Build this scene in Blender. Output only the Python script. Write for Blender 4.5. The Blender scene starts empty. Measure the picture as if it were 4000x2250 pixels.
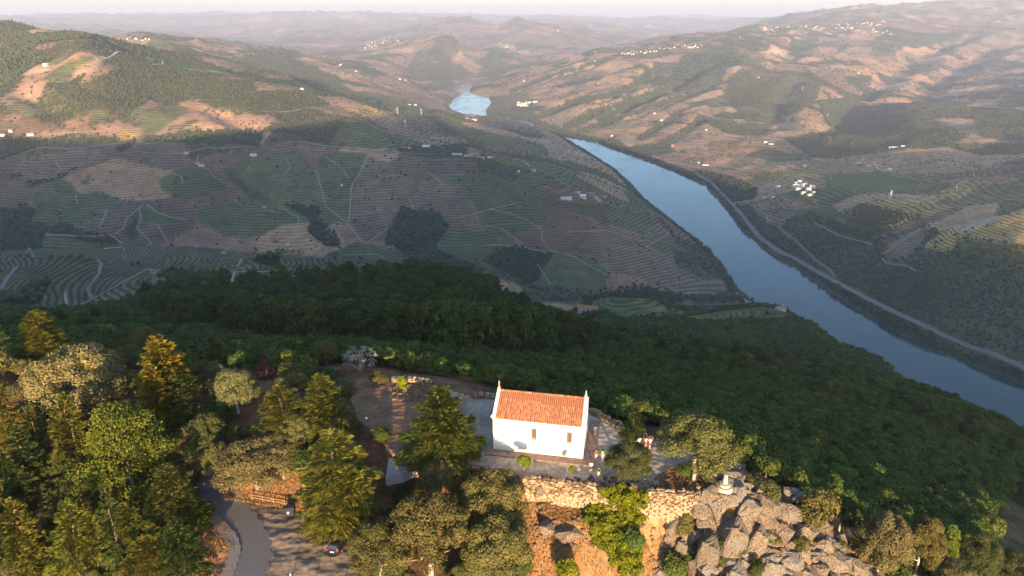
import bpy, bmesh, math, random, time
import numpy as np
from mathutils import Vector, Matrix

T0 = time.time()
SCN = bpy.context.scene
COL = SCN.collection
R = math.radians

# ---------------------------------------------------------------- camera
F = 1717.0                      # focal length in pixels of a 2576 px wide frame
CAMZ = 57.0                     # drone height above the chapel terrace (z = 0)
PITCH = math.atan((724.5 - 36) / F)
cam_data = bpy.data.cameras.new('camera')
cam_data.sensor_width = 36.0
cam_data.lens = 36.0 * F / 2576.0
cam_data.clip_start = 1.0
cam_data.clip_end = 90000.0
cam = bpy.data.objects.new('camera', cam_data)
cam.location = (0, 0, CAMZ)
cam.rotation_euler = (math.pi / 2 - PITCH, 0, 0)
COL.objects.link(cam)
SCN.camera = cam

# ---------------------------------------------------------------- sun, sky, exposure
SUN_EL = R(7.0)
SUN_AZ_X = 0.12                 # the sun stands behind the camera, slightly to the right
sdir = Vector((SUN_AZ_X, -1.0, math.tan(SUN_EL) * math.hypot(SUN_AZ_X, 1.0))).normalized()   # towards the sun
sun_data = bpy.data.lights.new('sun', 'SUN')
sun_data.energy = 5.0
sun_data.angle = R(0.55)
sun_data.color = (1.0, 0.71, 0.43)
sun = bpy.data.objects.new('sun', sun_data)
sun.rotation_euler = sdir.to_track_quat('Z', 'Y').to_euler()
sun.location = (0, -200, 200)
COL.objects.link(sun)

world = bpy.data.worlds.new('World')
SCN.world = world
world.use_nodes = True
wn = world.node_tree
wn.nodes.clear()
w_out = wn.nodes.new('ShaderNodeOutputWorld')
w_bg = wn.nodes.new('ShaderNodeBackground')
w_sky = wn.nodes.new('ShaderNodeTexSky')
w_sky.sky_type = 'NISHITA'
w_sky.sun_disc = False
w_sky.sun_elevation = SUN_EL
w_sky.sun_rotation = math.atan2(sdir.x, sdir.y)
w_sky.altitude = 600
w_sky.air_density = 1.0
w_sky.dust_density = 1.8
w_sky.ozone_density = 2.4
w_bg.inputs['Strength'].default_value = 0.15
wn.links.new(w_sky.outputs[0], w_bg.inputs[0])
wn.links.new(w_bg.outputs[0], w_out.inputs[0])

SCN.view_settings.view_transform = 'Standard'
SCN.view_settings.look = 'None'
SCN.view_settings.exposure = 2.0
SCN.view_settings.gamma = 1.0
SCN.view_settings.use_curve_mapping = False
SCN.cycles.use_denoising = True
SCN.cycles.denoiser = 'OPENIMAGEDENOISE'
SCN.cycles.max_bounces = 5
SCN.cycles.diffuse_bounces = 2
SCN.cycles.glossy_bounces = 2
SCN.cycles.transmission_bounces = 2
SCN.cycles.transparent_max_bounces = 4
SCN.cycles.volume_bounces = 1
SCN.cycles.use_adaptive_sampling = True
SCN.cycles.adaptive_threshold = 0.015
SCN.cycles.caustics_reflective = False
SCN.cycles.caustics_refractive = False

# ---------------------------------------------------------------- small helpers
CP, SP = math.cos(PITCH), math.sin(PITCH)

def pray(px, py):
    """Direction (x, y, z) through a point of the 2576 x 1449 frame, as numpy arrays."""
    u = (np.asarray(px, float) - 1288.0) / F
    v = (np.asarray(py, float) - 724.5) / F
    return u, CP - v * SP, -SP - v * CP

def at_z(px, py, z):
    u, dy, dz = pray(px, py)
    t = (np.asarray(z, float) - CAMZ) / dz
    return u * t, dy * t

def link(o, parent=None):
    COL.objects.link(o)
    if parent is not None:
        o.parent = parent
    return o

def tag(o, label=None, cat=None, group=None, kind=None):
    if label: o['label'] = label
    if cat: o['category'] = cat
    if group: o['group'] = group
    if kind: o['kind'] = kind
    return o

def empty(name, loc=(0, 0, 0), rz=0.0, sc=1.0):
    o = bpy.data.objects.new(name, None)
    o.empty_display_size = 0.5
    o.location = loc
    o.rotation_euler = (0, 0, rz)
    o.scale = (sc, sc, sc) if not hasattr(sc, '__len__') else sc
    return link(o)

def mesh_obj(name, me, mat=None, parent=None):
    o = bpy.data.objects.new(name, me)
    if mat is not None and len(me.materials) == 0:
        me.materials.append(mat)
    return link(o, parent)

def mesh_np(name, V, Fc, smooth=False):
    """Mesh from numpy vertex array (n,3) and face array (m,3) or (m,4)."""
    V = np.asarray(V, np.float32); Fc = np.asarray(Fc, np.int32)
    me = bpy.data.meshes.new(name)
    me.vertices.add(len(V)); me.vertices.foreach_set('co', V.ravel())
    k = Fc.shape[1]
    me.loops.add(Fc.size); me.loops.foreach_set('vertex_index', Fc.ravel())
    me.polygons.add(len(Fc))
    me.polygons.foreach_set('loop_start', np.arange(0, Fc.size, k, dtype=np.int32))
    try: me.polygons.foreach_set('loop_total', np.full(len(Fc), k, np.int32))
    except Exception: pass
    if smooth: me.polygons.foreach_set('use_smooth', np.ones(len(Fc), bool))
    me.update(calc_edges=True)
    return me

def bm_mesh(name, bm, smooth=False):
    me = bpy.data.meshes.new(name)
    bm.to_mesh(me); bm.free()
    if smooth:
        for p in me.polygons: p.use_smooth = True
    return me

def bbox(bm, c, s, rot=None, taper=None):
    """A box into a bmesh: centre c, full size s."""
    g = bmesh.ops.create_cube(bm, size=1.0)['verts']
    for v in g:
        if taper and v.co.z > 0:
            v.co.x *= taper; v.co.y *= taper
        v.co = Vector((v.co.x * s[0], v.co.y * s[1], v.co.z * s[2]))
        if rot is not None: v.co = rot @ v.co
        v.co += Vector(c)
    return g

def btube(bm, p0, p1, r0, r1=None, seg=8):
    r1 = r0 if r1 is None else r1
    p0 = Vector(p0); p1 = Vector(p1); d = p1 - p0
    g = bmesh.ops.create_cone(bm, cap_ends=True, segments=seg, radius1=r0, radius2=r1, depth=d.length)['verts']
    q = Vector((0, 0, 1)).rotation_difference(d.normalized()).to_matrix() if d.length > 1e-6 else Matrix.Identity(3)
    for v in g: v.co = q @ v.co + (p0 + p1) / 2
    return g

def _hash(ix, iy, seed):
    h = (ix.astype(np.int64) * 374761393 + iy.astype(np.int64) * 668265263 + seed * 982451653) & 0xFFFFFFFF
    h = ((h ^ (h >> 13)) * 1274126177) & 0xFFFFFFFF
    h = h ^ (h >> 16)
    return (h & 0xFFFFFF).astype(np.float64) / float(0xFFFFFF)

def vnoise(x, y, seed=0):
    """Value noise in -1..1"""
    ix = np.floor(x); iy = np.floor(y)
    fx = x - ix; fy = y - iy
    fx = fx * fx * fx * (fx * (fx * 6 - 15) + 10); fy = fy * fy * fy * (fy * (fy * 6 - 15) + 10)
    ix = ix.astype(np.int64); iy = iy.astype(np.int64)
    a = _hash(ix, iy, seed); b = _hash(ix + 1, iy, seed)
    c = _hash(ix, iy + 1, seed); d = _hash(ix + 1, iy + 1, seed)
    return ((a + (b - a) * fx) * (1 - fy) + (c + (d - c) * fx) * fy) * 2 - 1

def fbm(x, y, sc, octv=4, seed=0, ridged=False):
    out = np.zeros(np.shape(x)); amp = 1.0; tot = 0.0
    c, s = math.cos(0.6), math.sin(0.6)
    x = np.asarray(x, float) / sc; y = np.asarray(y, float) / sc
    for i in range(octv):
        n = vnoise(x, y, seed + i * 17)
        if ridged: n = 1 - 2 * np.abs(n)
        out += n * amp; tot += amp; amp *= 0.5
        x, y = (x * c - y * s) * 2.03 + 11.3, (x * s + y * c) * 2.03 - 7.1
    return out / tot

def in_poly(x, y, poly):
    inside = np.zeros(np.shape(x), bool)
    n = len(poly); j = n - 1
    for i in range(n):
        xi, yi = poly[i]; xj, yj = poly[j]
        if yi != yj:
            c = ((yi > y) != (yj > y)) & (x < (xj - xi) * (y - yi) / (yj - yi) + xi)
            inside ^= c
        j = i
    return inside

def dist_line(x, y, pts, closed=False):
    d = np.full(np.shape(x), 1e18)
    n = len(pts)
    for i in range(n if closed else n - 1):
        ax, ay = pts[i]; bx, by = pts[(i + 1) % n]
        vx, vy = bx - ax, by - ay
        L = vx * vx + vy * vy + 1e-12
        t = np.clip(((x - ax) * vx + (y - ay) * vy) / L, 0, 1)
        d = np.minimum(d, (x - ax - t * vx) ** 2 + (y - ay - t * vy) ** 2)
    return np.sqrt(d)

def sstep(a, b, x):
    t = np.clip((x - a) / (b - a), 0, 1)
    return t * t * (3 - 2 * t)
# ================================================================ terrain
RIVER_Z = -560.0
# control points (frame x, frame y, elevation): each is put where that line of sight meets that elevation
CTRL_Z = [
 # wooded slope falling away beyond the chapel
 (1288,900,-40),(1288,800,-100),(1288,758,-160),(900,705,-135),(700,700,-140),(1100,700,-138),(900,800,-92),(600,800,-100),
 (200,640,-200),(200,750,-200),(450,700,-188),(0,700,-192),(450,640,-205),(0,640,-205),(700,650,-225),(950,665,-215),
 (200,800,-112),(500,765,-142),(0,800,-112),(200,900,-24),(60,870,-14),(400,870,-34),(700,880,-34),(1000,880,-40),
 (1800,900,-90),(2000,1000,-70),(2300,1200,-52),(2500,1400,-40),(2576,1300,-62),(2576,1116,-168),(2400,1034,-188),(2680,1178,-152),
 (2200,898,-238),(2050,820,-298),(1960,790,-318),(1800,800,-318),(1500,790,-285),(1620,800,-290),(2000,900,-215),
 (1800,850,-232),(1600,850,-190),(1400,850,-118),(1600,950,-55),(1400,950,-33),
 # terraced hill left of the river
 (1840,765,-545),(1600,745,-525),(1320,700,-500),(1050,645,-460),(600,622,-440),(100,600,-430),(1400,600,-450),
 (1470,500,-400),(1400,500,-390),(1650,640,-510),(1650,550,-500),(1560,480,-490),(1200,500,-385),(1000,500,-380),
 (800,500,-375),(500,500,-375),(100,500,-370),(1200,420,-350),(1350,420,-400),(1430,385,-510),(1240,300,-515),(1300,312,-530),(1370,332,-540),(1260,325,-500),(1300,370,-440),
 (1100,370,-350),(800,370,-315),(400,370,-300),(50,400,-310),(1100,320,-400),(950,300,-300),
 (600,300,-250),(200,300,-230),(600,220,-190),(200,220,-160),(200,130,-60),
 # river banks
 (1450,368,-557),(1590,468,-556),(1790,632,-556),(1850,722,-556),(1895,770,-556),
 (1700,428,-556),(1800,488,-556),(1870,578,-556),(2000,668,-556),(2180,788,-556),(2350,880,-556),(2576,968,-556),
 (1500,352,-556),(1235,262,-556),(1130,262,-556),
 # right bank hills
 (1900,480,-543),(2010,475,-500),(2150,450,-491),(2250,520,-455),(2100,560,-500),(1950,580,-530),(2300,600,-460),
 (2500,570,-400),(2576,600,-395),(2450,650,-450),(2250,700,-510),(2576,750,-475),(2450,800,-525),(2576,900,-535),
 (2576,450,-390),(2400,450,-446),(2500,400,-454),
]
# control points (frame x, frame y, distance along the view axis)
CTRL_T = [
 (1560,750,1010),(1640,757,1010),(1500,757,980),(1900,773,1090),(1980,781,1060),(1800,784,1050),
 (20,62,2890),(240,92,2990),(560,162,3200),(900,237,3000),(1100,282,3300),(400,130,3120),(720,200,3100),
 (350,88,5000),(700,140,5200),(900,170,5200),(1080,205,5600),(800,200,4300),(1000,232,4700),(500,110,5100),
 (1130,92,8200),(960,120,8500),(1330,165,8000),(1200,195,7180),(1050,180,7000),(1160,150,7600),(1050,105,8300),(1250,130,8100),
 (1180,50,13000),(1100,62,13000),(1300,48,13200),(1450,75,12500),(1270,120,10500),(1600,85,14000),(1000,85,13500),
 (1270,200,6300),(1330,182,6500),(1500,130,6800),(1700,100,7200),(1830,85,7600),(1860,165,5000),(1600,200,5000),
 (1500,270,4300),(1400,300,4200),(1700,300,3900),(1850,280,3900),(1900,350,3300),(1780,388,3100),(2000,200,4900),
 (2100,240,4300),(2150,350,3100),(2050,400,2850),(2200,400,2750),(2300,300,3600),(2500,300,3500),(2450,340,3000),
 (2300,70,8800),(2100,78,8500),(1910,76,8800),(2500,80,8600),(2300,150,6300),(2500,200,5500),(2100,150,6000),(2400,230,5000),(1750,150,5700),
 (1900,66,11500),(2000,32,12000),(2150,10,12500),(2400,-4,12800),(2576,-2,12500),(2400,45,10500),(2576,40,10500),(2720,0,12000),(2720,100,8000),
 (400,58,17000),(760,38,18000),(600,44,18000),(950,44,18000),(200,52,17000),(0,46,16000),(-100,46,16000),(1500,55,19000),(1700,60,18000),(1850,62,18000),
]
# hidden ground (world x, y, z): valleys behind ridges, ground behind and beside the camera
CTRL_W = [
 (600,1500,-560),(280,1330,-556),(0,1250,-520),(-300,1150,-480),(-650,1080,-440),(-1100,1000,-400),(150,1250,-535),(-350,950,-330),(-100,1000,-400),
 (-50,700,-270),(380,1180,-520),(600,1050,-555),(700,800,-550),(520,800,-440),(480,500,-360),(700,500,-545),(850,300,-545),(500,150,-360),(330,80,-200),
 (-1449,3900,-300),(-836,3700,-400),(-2244,3900,-230),(-2600,2200,-60),(-1900,1500,-250),(-2000,900,-300),(-1200,500,-180),(-700,300,-60),(-400,150,-15),
 (-450,3900,-500),(1500,1100,-380),(1900,1300,-300),(1700,600,-400),(1300,500,-500),(2800,2200,-300),(3800,3500,-250),(2600,1500,-300),
 (-1500,6600,-380),(-3500,6000,-200),(-800,10500,-480),(-2500,10000,-420),(1500,10500,-420),(3500,10300,-330),(900,9200,-440),(-300,6200,-520),
 (-6000,9000,-250),(-5000,14000,-350),(0,15500,-350),(4000,14500,-300),(-9000,12000,-200),(12000,12000,200),(9000,8000,0),(7000,5000,-100),
 (0,26000,0),(-12000,24000,0),(12000,24000,0),(-20000,16000,60),(20000,16000,100),
]

def build_rbf():
    X = []; Y = []; Z = []
    a = np.array(CTRL_Z, float)
    x, y = at_z(a[:, 0], a[:, 1], a[:, 2]); X += list(x); Y += list(y); Z += list(a[:, 2])
    a = np.array(CTRL_T, float)
    u, dy, dz = pray(a[:, 0], a[:, 1])
    X += list(u * a[:, 2]); Y += list(dy * a[:, 2]); Z += list(CAMZ + dz * a[:, 2])
    a = np.array(CTRL_W, float)
    X += list(a[:, 0]); Y += list(a[:, 1]); Z += list(a[:, 2])
    for (x, y, z) in NEAR: X.append(x); Y.append(y); Z.append(z)
    return np.array(X), np.array(Y), np.array(Z)

def warp(x, y):
    r = np.sqrt(x * x + y * y) + 1e-6
    g = np.log1p(r / 100.0)
    return x / r * g * 1.0, y / r * g

# near ground: (world x, y, z)
def _n(px, py, z):
    x, y = at_z(px, py, z); return (float(x), float(y), z)
NEAR = [_n(1400,1400,-7.0),_n(1500,1440,-8.5),_n(1350,1300,-4.5),_n(1700,1440,-11),_n(1650,1300,-4.5),_n(1900,1440,-9.5),_n(2050,1430,-14),
 _n(2150,1400,-18),_n(2250,1449,-22),_n(2380,1449,-30),_n(2300,1380,-30),_n(2500,1440,-38),_n(2576,1400,-46),_n(2200,1330,-26),_n(1850,1290,-2.5),_n(2000,1300,-6),_n(2100,1350,-12),_n(1900,1215,-3),_n(1960,1230,-7),
 _n(700,1400,-6),_n(560,1300,-6),_n(800,1440,-6),_n(600,1449,-6),_n(500,1420,-6.5),_n(740,1270,-5.5),_n(700,1220,-4.0),_n(560,1230,-6),
 _n(800,1180,-1.5),_n(600,1100,-2.0),_n(350,1240,-8),_n(200,1380,-12),_n(50,1300,-12),_n(50,1440,-15),_n(300,1449,-10),_n(200,1050,-7),
 _n(400,1000,-6),_n(560,960,-4),_n(60,1000,-9),_n(120,900,-10),_n(450,930,-9),_n(700,1000,-1.0),_n(850,940,-1.0),_n(900,1000,0),_n(1000,1030,0),
 _n(1100,1250,-5),_n(1000,1300,-6),_n(1200,1400,-7),_n(1000,1440,-6.5),_n(950,1210,-3.5),_n(1150,1190,-3),_n(1250,1250,-5),
 _n(1100,1060,0),_n(1200,1020,0),_n(1360,1100,0),_n(1550,1130,0),_n(1700,1180,0),_n(1600,1200,0),_n(1400,1180,0),_n(1800,1190,-.3),
 _n(1360,1000,-5),_n(1560,1035,-7),_n(1700,1080,-7),_n(1850,1130,-9),_n(1100,930,-8),_n(950,915,-8),_n(1450,960,-16),
 (0,30,-16),(-60,30,-14),(60,30,-24),(0,0,-22),(120,20,-52),(100,55,-38),(-120,20,-20),(-150,80,-10),(-220,60,-12),(120,60,-42),
 (0,-100,-20),(-100,-100,-20),(150,-100,-40),(0,-300,-20),(-300,-200,-30),(300,-100,-80),(-600,-100,-60),(0,-900,-40),(-1000,-300,-120),(800,-200,-200),
 (-2500,0,-200),(2500,0,-300),(0,-3000,-200),(-3000,-3000,-200),(3000,-3000,-200),(0,-12000,0),(-12000,-4000,0),(12000,-4000,0)]

TERRACE = [(1060,1152),(1130,1162),(1220,1180),(1310,1203),(1400,1213),(1500,1225),(1600,1233),(1745,1243),(1790,1240),(1825,1215),(1850,1185),(1770,1125),
 (1700,1112),(1640,1108),(1600,1098),(1560,1078),(1520,1055),(1480,1036),(1400,1020),(1240,1002),(1190,998),(1080,962),(1020,958),(900,950),(880,1000),(900,1060),(960,1100),(985,1145)]
TERR_XY = [tuple(map(float, at_z(px, py, 0.0))) for px, py in TERRACE]
CARPARK = [(540,1240),(600,1262),(680,1275),(740,1290),(800,1310),(870,1330),(900,1449),(880,1600),(560,1600),(560,1449),(590,1400),(585,1360),(560,1325),(530,1290),(515,1262)]
CARP_XY = [tuple(map(float, at_z(px, py, -6.0))) for px, py in CARPARK]

RIVER_PX = [(2576,968),(2450,920),(2350,882),(2250,832),(2180,792),(2100,742),(2000,672),(1920,622),(1870,582),(1840,542),(1800,492),(1770,462),(1700,432),
 (1600,392),(1500,356),(1420,338),(1370,322),(1325,302),(1260,289),(1222,286),(1225,278),(1240,258),(1225,243),(1180,232),(1188,215),(1240,205),(1215,196),(1150,208),
 (1138,225),(1145,240),(1125,268),(1140,282),(1165,292),(1195,303),(1225,297),(1262,300),(1325,313),
 (1400,338),(1450,368),(1500,400),(1550,432),(1590,470),(1620,505),(1680,552),(1730,592),(1790,635),(1830,690),(1850,718),(1858,740)]
RIVER_XY = [tuple(map(float, at_z(px, py, RIVER_Z))) for px, py in RIVER_PX]
RIVER_XY += [(560,1452),(520,1440),(430,1432),(330,1442),(240,1415),(180,1380),(230,1365),(330,1385),(430,1370),(540,1385),(600,1350),(650,1150),(700,1000),(770,700),(850,400),(930,100),(1150,100),(1080,500),(960,950)]

# skyline of the unseen ridge behind the camera, shaped so its shadow falls across the valley: (x, z)
RIDGE_X = np.array([-9000,-4200,-3000,-2000,-1500,-1150,-930,-740,-510,-365,-270,-150,-60,60,150,210,310,400,640,900,1030,1100,1190,1250,1350,1480,1560,1750,1900,2300,3200,9000], float)
RIDGE_Z = np.array([-150, -40,20,30,35,35,21,18,14,38,70,60,34,20,14,10,26,35,-11,-48,-97,-141,-165,-200,-160,-113,-60,-25,-40,-30,-60,-150], float)

_CX, _CY, _CZ = build_rbf()
_qx, _qy = warp(_CX, _CY)
_C2 = 0.03 ** 2
_A = np.sqrt((_qx[:, None] - _qx[None]) ** 2 + (_qy[:, None] - _qy[None]) ** 2 + _C2)
_n_ = len(_qx)
_M = np.zeros((_n_ + 3, _n_ + 3)); _M[:_n_, :_n_] = _A - np.eye(_n_) * 0.0012
_P = np.stack([np.ones(_n_), _qx, _qy], 1); _M[:_n_, _n_:] = _P; _M[_n_:, :_n_] = _P.T
_W = np.linalg.solve(_M, np.concatenate([_CZ, np.zeros(3)]))

def base_z(x, y):
    x = np.asarray(x, float); y = np.asarray(y, float)
    sh = x.shape; x = x.ravel(); y = y.ravel()
    out = np.empty(len(x), np.float32)
    W = _W[:_n_].astype(np.float32)
    CH = 40000
    for i in range(0, len(x), CH):
        qx, qy = warp(x[i:i + CH], y[i:i + CH])
        qx = qx.astype(np.float32); qy = qy.astype(np.float32)
        d = (qx[:, None] - _qx[None].astype(np.float32)) ** 2
        d += (qy[:, None] - _qy[None].astype(np.float32)) ** 2
        d += np.float32(_C2)
        np.sqrt(d, out=d)
        out[i:i + CH] = d @ W + _W[_n_] + _W[_n_ + 1] * qx + _W[_n_ + 2] * qy
    return out.astype(float).reshape(sh)

def height(x, y, coarse=False):
    x = np.asarray(x, float); y = np.asarray(y, float)
    r = np.hypot(x, y)
    z = base_z(x, y)
    # gullies, spurs and folds
    amp = np.interp(r, [0, 110, 300, 900, 1500, 3000, 7000, 14000, 30000], [0, 0, 3, 5, 15, 34, 52, 75, 70])
    wx = fbm(x, y, 900, 3, 5) * 160; wy = fbm(x, y, 900, 3, 9) * 160
    n = fbm(x + wx, y + wy, 620, 5, 21, ridged=True) * 0.75 + fbm(x, y, 1500, 3, 3) * 0.35
    z = z + (fbm(x + wx * 3, y + wy * 3, 4600, 5, 31, ridged=True) - .62) * np.interp(r, [7000, 12000, 17000, 30000], [0, 60, 210, 260])
    dr = dist_line(x, y, RIVER_XY, True)
    damp = sstep(20, 420, dr) * 0.9 + 0.1
    z = z + n * amp * damp
    z = z + fbm(x + wx * .5, y + wy * .5, 330, 4, 37, ridged=True) * np.interp(r, [1700, 2600, 5000, 9000, 14000], [0, 7, 20, 34, 45]) * damp
    z = z + fbm(x, y, 70, 3, 44) * np.interp(r, [0, 100, 160, 800, 3000], [0, 0.0, 1.0, 2.0, 3.0])
    # ridge behind the camera
    rz = np.interp(x, RIDGE_X, RIDGE_Z) + fbm(x, y * 0, 260, 4, 77) * 10 * sstep(60, 300, np.abs(x))
    zr = rz - np.abs(y + 330 + 0.12 * np.abs(x)) * np.interp(y, [-400, -200], [0.25, 0.42])
    z = np.where(y < -60, np.maximum(z, zr), z)
    capz = rz - (y + 150) * 0 - 4
    z = np.where((y < 0) & (r > 150), np.minimum(z, np.maximum(rz, -400)), z)
    # river bed and valley floor
    inr = in_poly(x, y, RIVER_XY)
    zone = (y > 50) & (x > -3000)
    z = np.where(zone & ~inr, np.maximum(z, RIVER_Z + 1.5 + np.minimum(dr * 0.16, 4.0)), z)
    z = np.where(zone & ~inr, np.minimum(z, RIVER_Z + 3.0 + dr * np.interp(r, [1150, 2000, 4000], [1.5, 0.62, 0.35])), z)
    z = np.where(inr, RIVER_Z - np.minimum(dr * 0.5, 8.0) - 0.5, z)
    # chapel terrace and car park
    near = r < 170
    if near.any():
        xn = x[near]; yn = y[near]; zn = z[near]
        it = in_poly(xn, yn, TERR_XY); dt = dist_line(xn, yn, TERR_XY, True)
        zn = zn + fbm(xn, yn, 9, 4, 61) * 0.35 * (~it) + fbm(xn, yn, 30, 2, 62) * 0.6 * (~it)
        front = yn < 80
        zin = np.clip(fbm(xn, yn, 12, 3, 71) * 0.10, -0.1, 0.1)
        zin = np.where(xn > 24, zin - 0.0, zin)
        zo = np.where(dt < 0.35, np.minimum(zn, -0.25), zn)
        zo = np.where(front & (xn < 25) & (dt < 7), np.minimum(zo, -3.4 - dt * 0.25), np.minimum(zo, 0.4 + dt * 0.0))
        zo = np.where((~front) & (dt < 6), np.minimum(zo, -0.25 - dt * 0.3), zo)
        zn = np.where(it, zin, zo)
        # crest of the rock crag
        cxs = np.array([24, 27, 31, 36.6, 41.6, 45.8, 51.2, 56, 62.]); cz = np.interp(xn, cxs, [-2.2, -1.2, -2.6, -4.4, -6.2, -10.7, -15.0, -19.5, -27.0]); cy = np.interp(xn, cxs, [74, 75, 76, 76.5, 77, 76, 75, 74, 73.])
        zc = cz - .62 * np.maximum(0, cy - yn) - 1.3 * np.maximum(0, yn - cy) + fbm(xn, yn, 5, 3, 66) * .9
        mcr = (xn > 24) & (xn < 62) & (yn > 50) & (yn < 95) & ~it
        zn = np.where(mcr, np.maximum(zn, zc), zn)
        ic = in_poly(xn, yn, CARP_XY); dc = dist_line(xn, yn, CARP_XY, True)
        k = np.where(ic, 1.0, 1 - sstep(0, 3.0, dc))
        zn = zn * (1 - k) + (-6.0) * k
        z[near] = zn
    return z

# polar grid round the foot of the camera: fine where the camera looks, coarse elsewhere
QUICK = False
a_in = np.radians(np.arange(-41, 41.001, 0.105))
a_out = np.radians(np.concatenate([np.arange(-179, -41.5, 1.5), np.arange(42.5, 180.0, 1.5)]))
A_ = np.sort(np.concatenate([a_in, a_out]))
LR = np.concatenate([np.linspace(math.log(2), math.log(48), 24, endpoint=False), np.linspace(math.log(48), math.log(24000), 980), np.linspace(math.log(25500), math.log(42000), 6)])
RR = np.exp(LR)
GX = np.sin(A_)[:, None] * RR[None]; GY = np.cos(A_)[:, None] * RR[None]
GZ = height(GX, GY)
NA, NR = GX.shape

def ground(x, y):
    """Height of the built terrain sheet at world x, y (arrays or floats)."""
    x = np.asarray(x, float); y = np.asarray(y, float)
    a = np.arctan2(x, y); l = 0.5 * np.log(x * x + y * y + 1e-9)
    i = np.clip(np.searchsorted(A_, a) - 1, 0, NA - 2); j = np.clip(np.searchsorted(LR, l) - 1, 0, NR - 2)
    fa = np.clip((a - A_[i]) / (A_[i + 1] - A_[i]), 0, 1); fr = np.clip((l - LR[j]) / (LR[j + 1] - LR[j]), 0, 1)
    return (GZ[i, j] * (1 - fa) * (1 - fr) + GZ[i + 1, j] * fa * (1 - fr) + GZ[i, j + 1] * (1 - fa) * fr + GZ[i + 1, j + 1] * fa * fr)

_TT = np.exp(np.linspace(math.log(60), math.log(30000), 2200))
def hit(px, py):
    """Where lines of sight through frame points meet the terrain: arrays x, y, z (nan when they miss)."""
    px = np.atleast_1d(np.asarray(px, float)); py = np.atleast_1d(np.asarray(py, float))
    u, dy, dz = pray(px, py)
    ox = np.full(len(px), np.nan); oy = ox.copy(); oz = ox.copy()
    for s in range(0, len(px), 400):
        e = slice(s, s + 400)
        X = u[e, None] * _TT; Y = dy[e, None] * _TT; Z = CAMZ + dz[e, None] * _TT
        below = Z < ground(X, Y)
        k = below.argmax(1); ok = below.any(1) & (k > 0)
        k = np.maximum(k, 1); q = np.arange(len(k))
        g0 = Z[q, k - 1] - ground(X[q, k - 1], Y[q, k - 1]); g1 = ground(X[q, k], Y[q, k]) - Z[q, k]
        f = np.clip(g0 / (g0 + g1 + 1e-9), 0, 1)
        t = _TT[k - 1] + (_TT[k] - _TT[k - 1]) * f
        xx = u[e] * t; yy = dy[e] * t
        ox[e] = np.where(ok, xx, np.nan); oy[e] = np.where(ok, yy, np.nan); oz[e] = np.where(ok, ground(xx, yy), np.nan)
    return ox, oy, oz

print('terrain heights', round(time.time() - T0, 1))
# ================================================================ land cover
def expand(poly, space, n=5, closed=True):
    """Outline traced on the photograph -> subdivided outline, still in frame pixels. Spaces: F frame, L / R enlarged left / right half, M middle, N near-left, S river right."""
    p = np.array(poly, float)
    if space == 'L': p = p / 2
    elif space == 'R': p = np.stack([1288 + p[:, 0] / 2, p[:, 1] / 2], 1)
    elif space == 'M': p = np.stack([863 + p[:, 0] * .335, 450.8 + p[:, 1] * .335], 1)
    elif space == 'N': p = np.stack([p[:, 0] * .335, 450.8 + p[:, 1] * .335], 1)
    elif space == 'S': p = np.stack([1713 + p[:, 0] * .335, 450.8 + p[:, 1] * .335], 1)
    elif space == 'T': p = np.stack([863 + p[:, 0] * .335, p[:, 1] * .335], 1)
    q = []
    m = len(p) if closed else len(p) - 1
    for i in range(m):
        a = p[i]; b = p[(i + 1) % len(p)]
        for k in range(n): q.append(a + (b - a) * k / n)
    if not closed: q.append(p[-1])
    return np.array(q)

def world_outline(poly, space, n=5, closed=True):
    q = expand(poly, space, n, closed)
    x, y, z = hit(q[:, 0], q[:, 1])
    ok = ~np.isnan(x)
    return np.stack([x[ok], y[ok]], 1)

# gullies that cut the hills: (space, line, depth m, half width m)
GULLIES = [
 ('R',[(0,460),(200,380),(420,320),(560,270)],38,70),
 ('R',[(80,610),(280,530),(500,480),(620,430),(740,330)],34,60),
 ('R',[(280,640),(420,560),(600,520),(740,460)],30,55),
 ('R',[(450,600),(620,530),(760,470),(900,400),(1050,300)],30,55),
 ('R',[(350,660),(560,590),(760,520),(900,480),(1050,400)],26,45),
 ('R',[(640,700),(760,620),(860,560)],18,35),
 ('R',[(740,740),(900,640),(960,590)],18,35),
 ('R',[(1320,640),(1330,540),(1400,430),(1480,380)],40,80),
 ('R',[(1680,620),(1800,420),(1950,330),(2150,220),(2350,160)],80,160),
 ('R',[(2000,500),(2150,380),(2350,260),(2576,170)],70,160),
 ('R',[(1240,420),(1330,300),(1400,230),(1560,200)],40,120),
 ('L',[(120,460),(200,490),(270,530)],22,35),
 ('L',[(1130,560),(1260,650),(1330,700)],24,45),
 ('L',[(1590,770),(1600,860),(1610,960),(1600,1040),(1680,1200)],22,40),
 ('L',[(1100,850),(1250,980),(1350,1030)],14,35),
 ('L',[(2140,870),(2040,1000),(1960,1100),(1930,1230)],16,40),
 ('L',[(460,900),(300,1000),(180,1060)],16,40),
 ('L',[(1100,1160),(1160,1080),(1200,1000)],10,30),
 ('M',[(1400,30),(1350,120),(1260,160),(1000,330)],12,35),
 ('M',[(1280,60),(1650,380),(1640,560),(1480,740)],10,40),
 ('S',[(1500,600),(1830,400),(2050,290),(2400,210)],22,50),
 ('T',[(600,640),(560,560),(640,420)],60,150),('T',[(900,590),(860,520),(800,400)],50,120),
]
_r = np.hypot(GX, GY)
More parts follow.
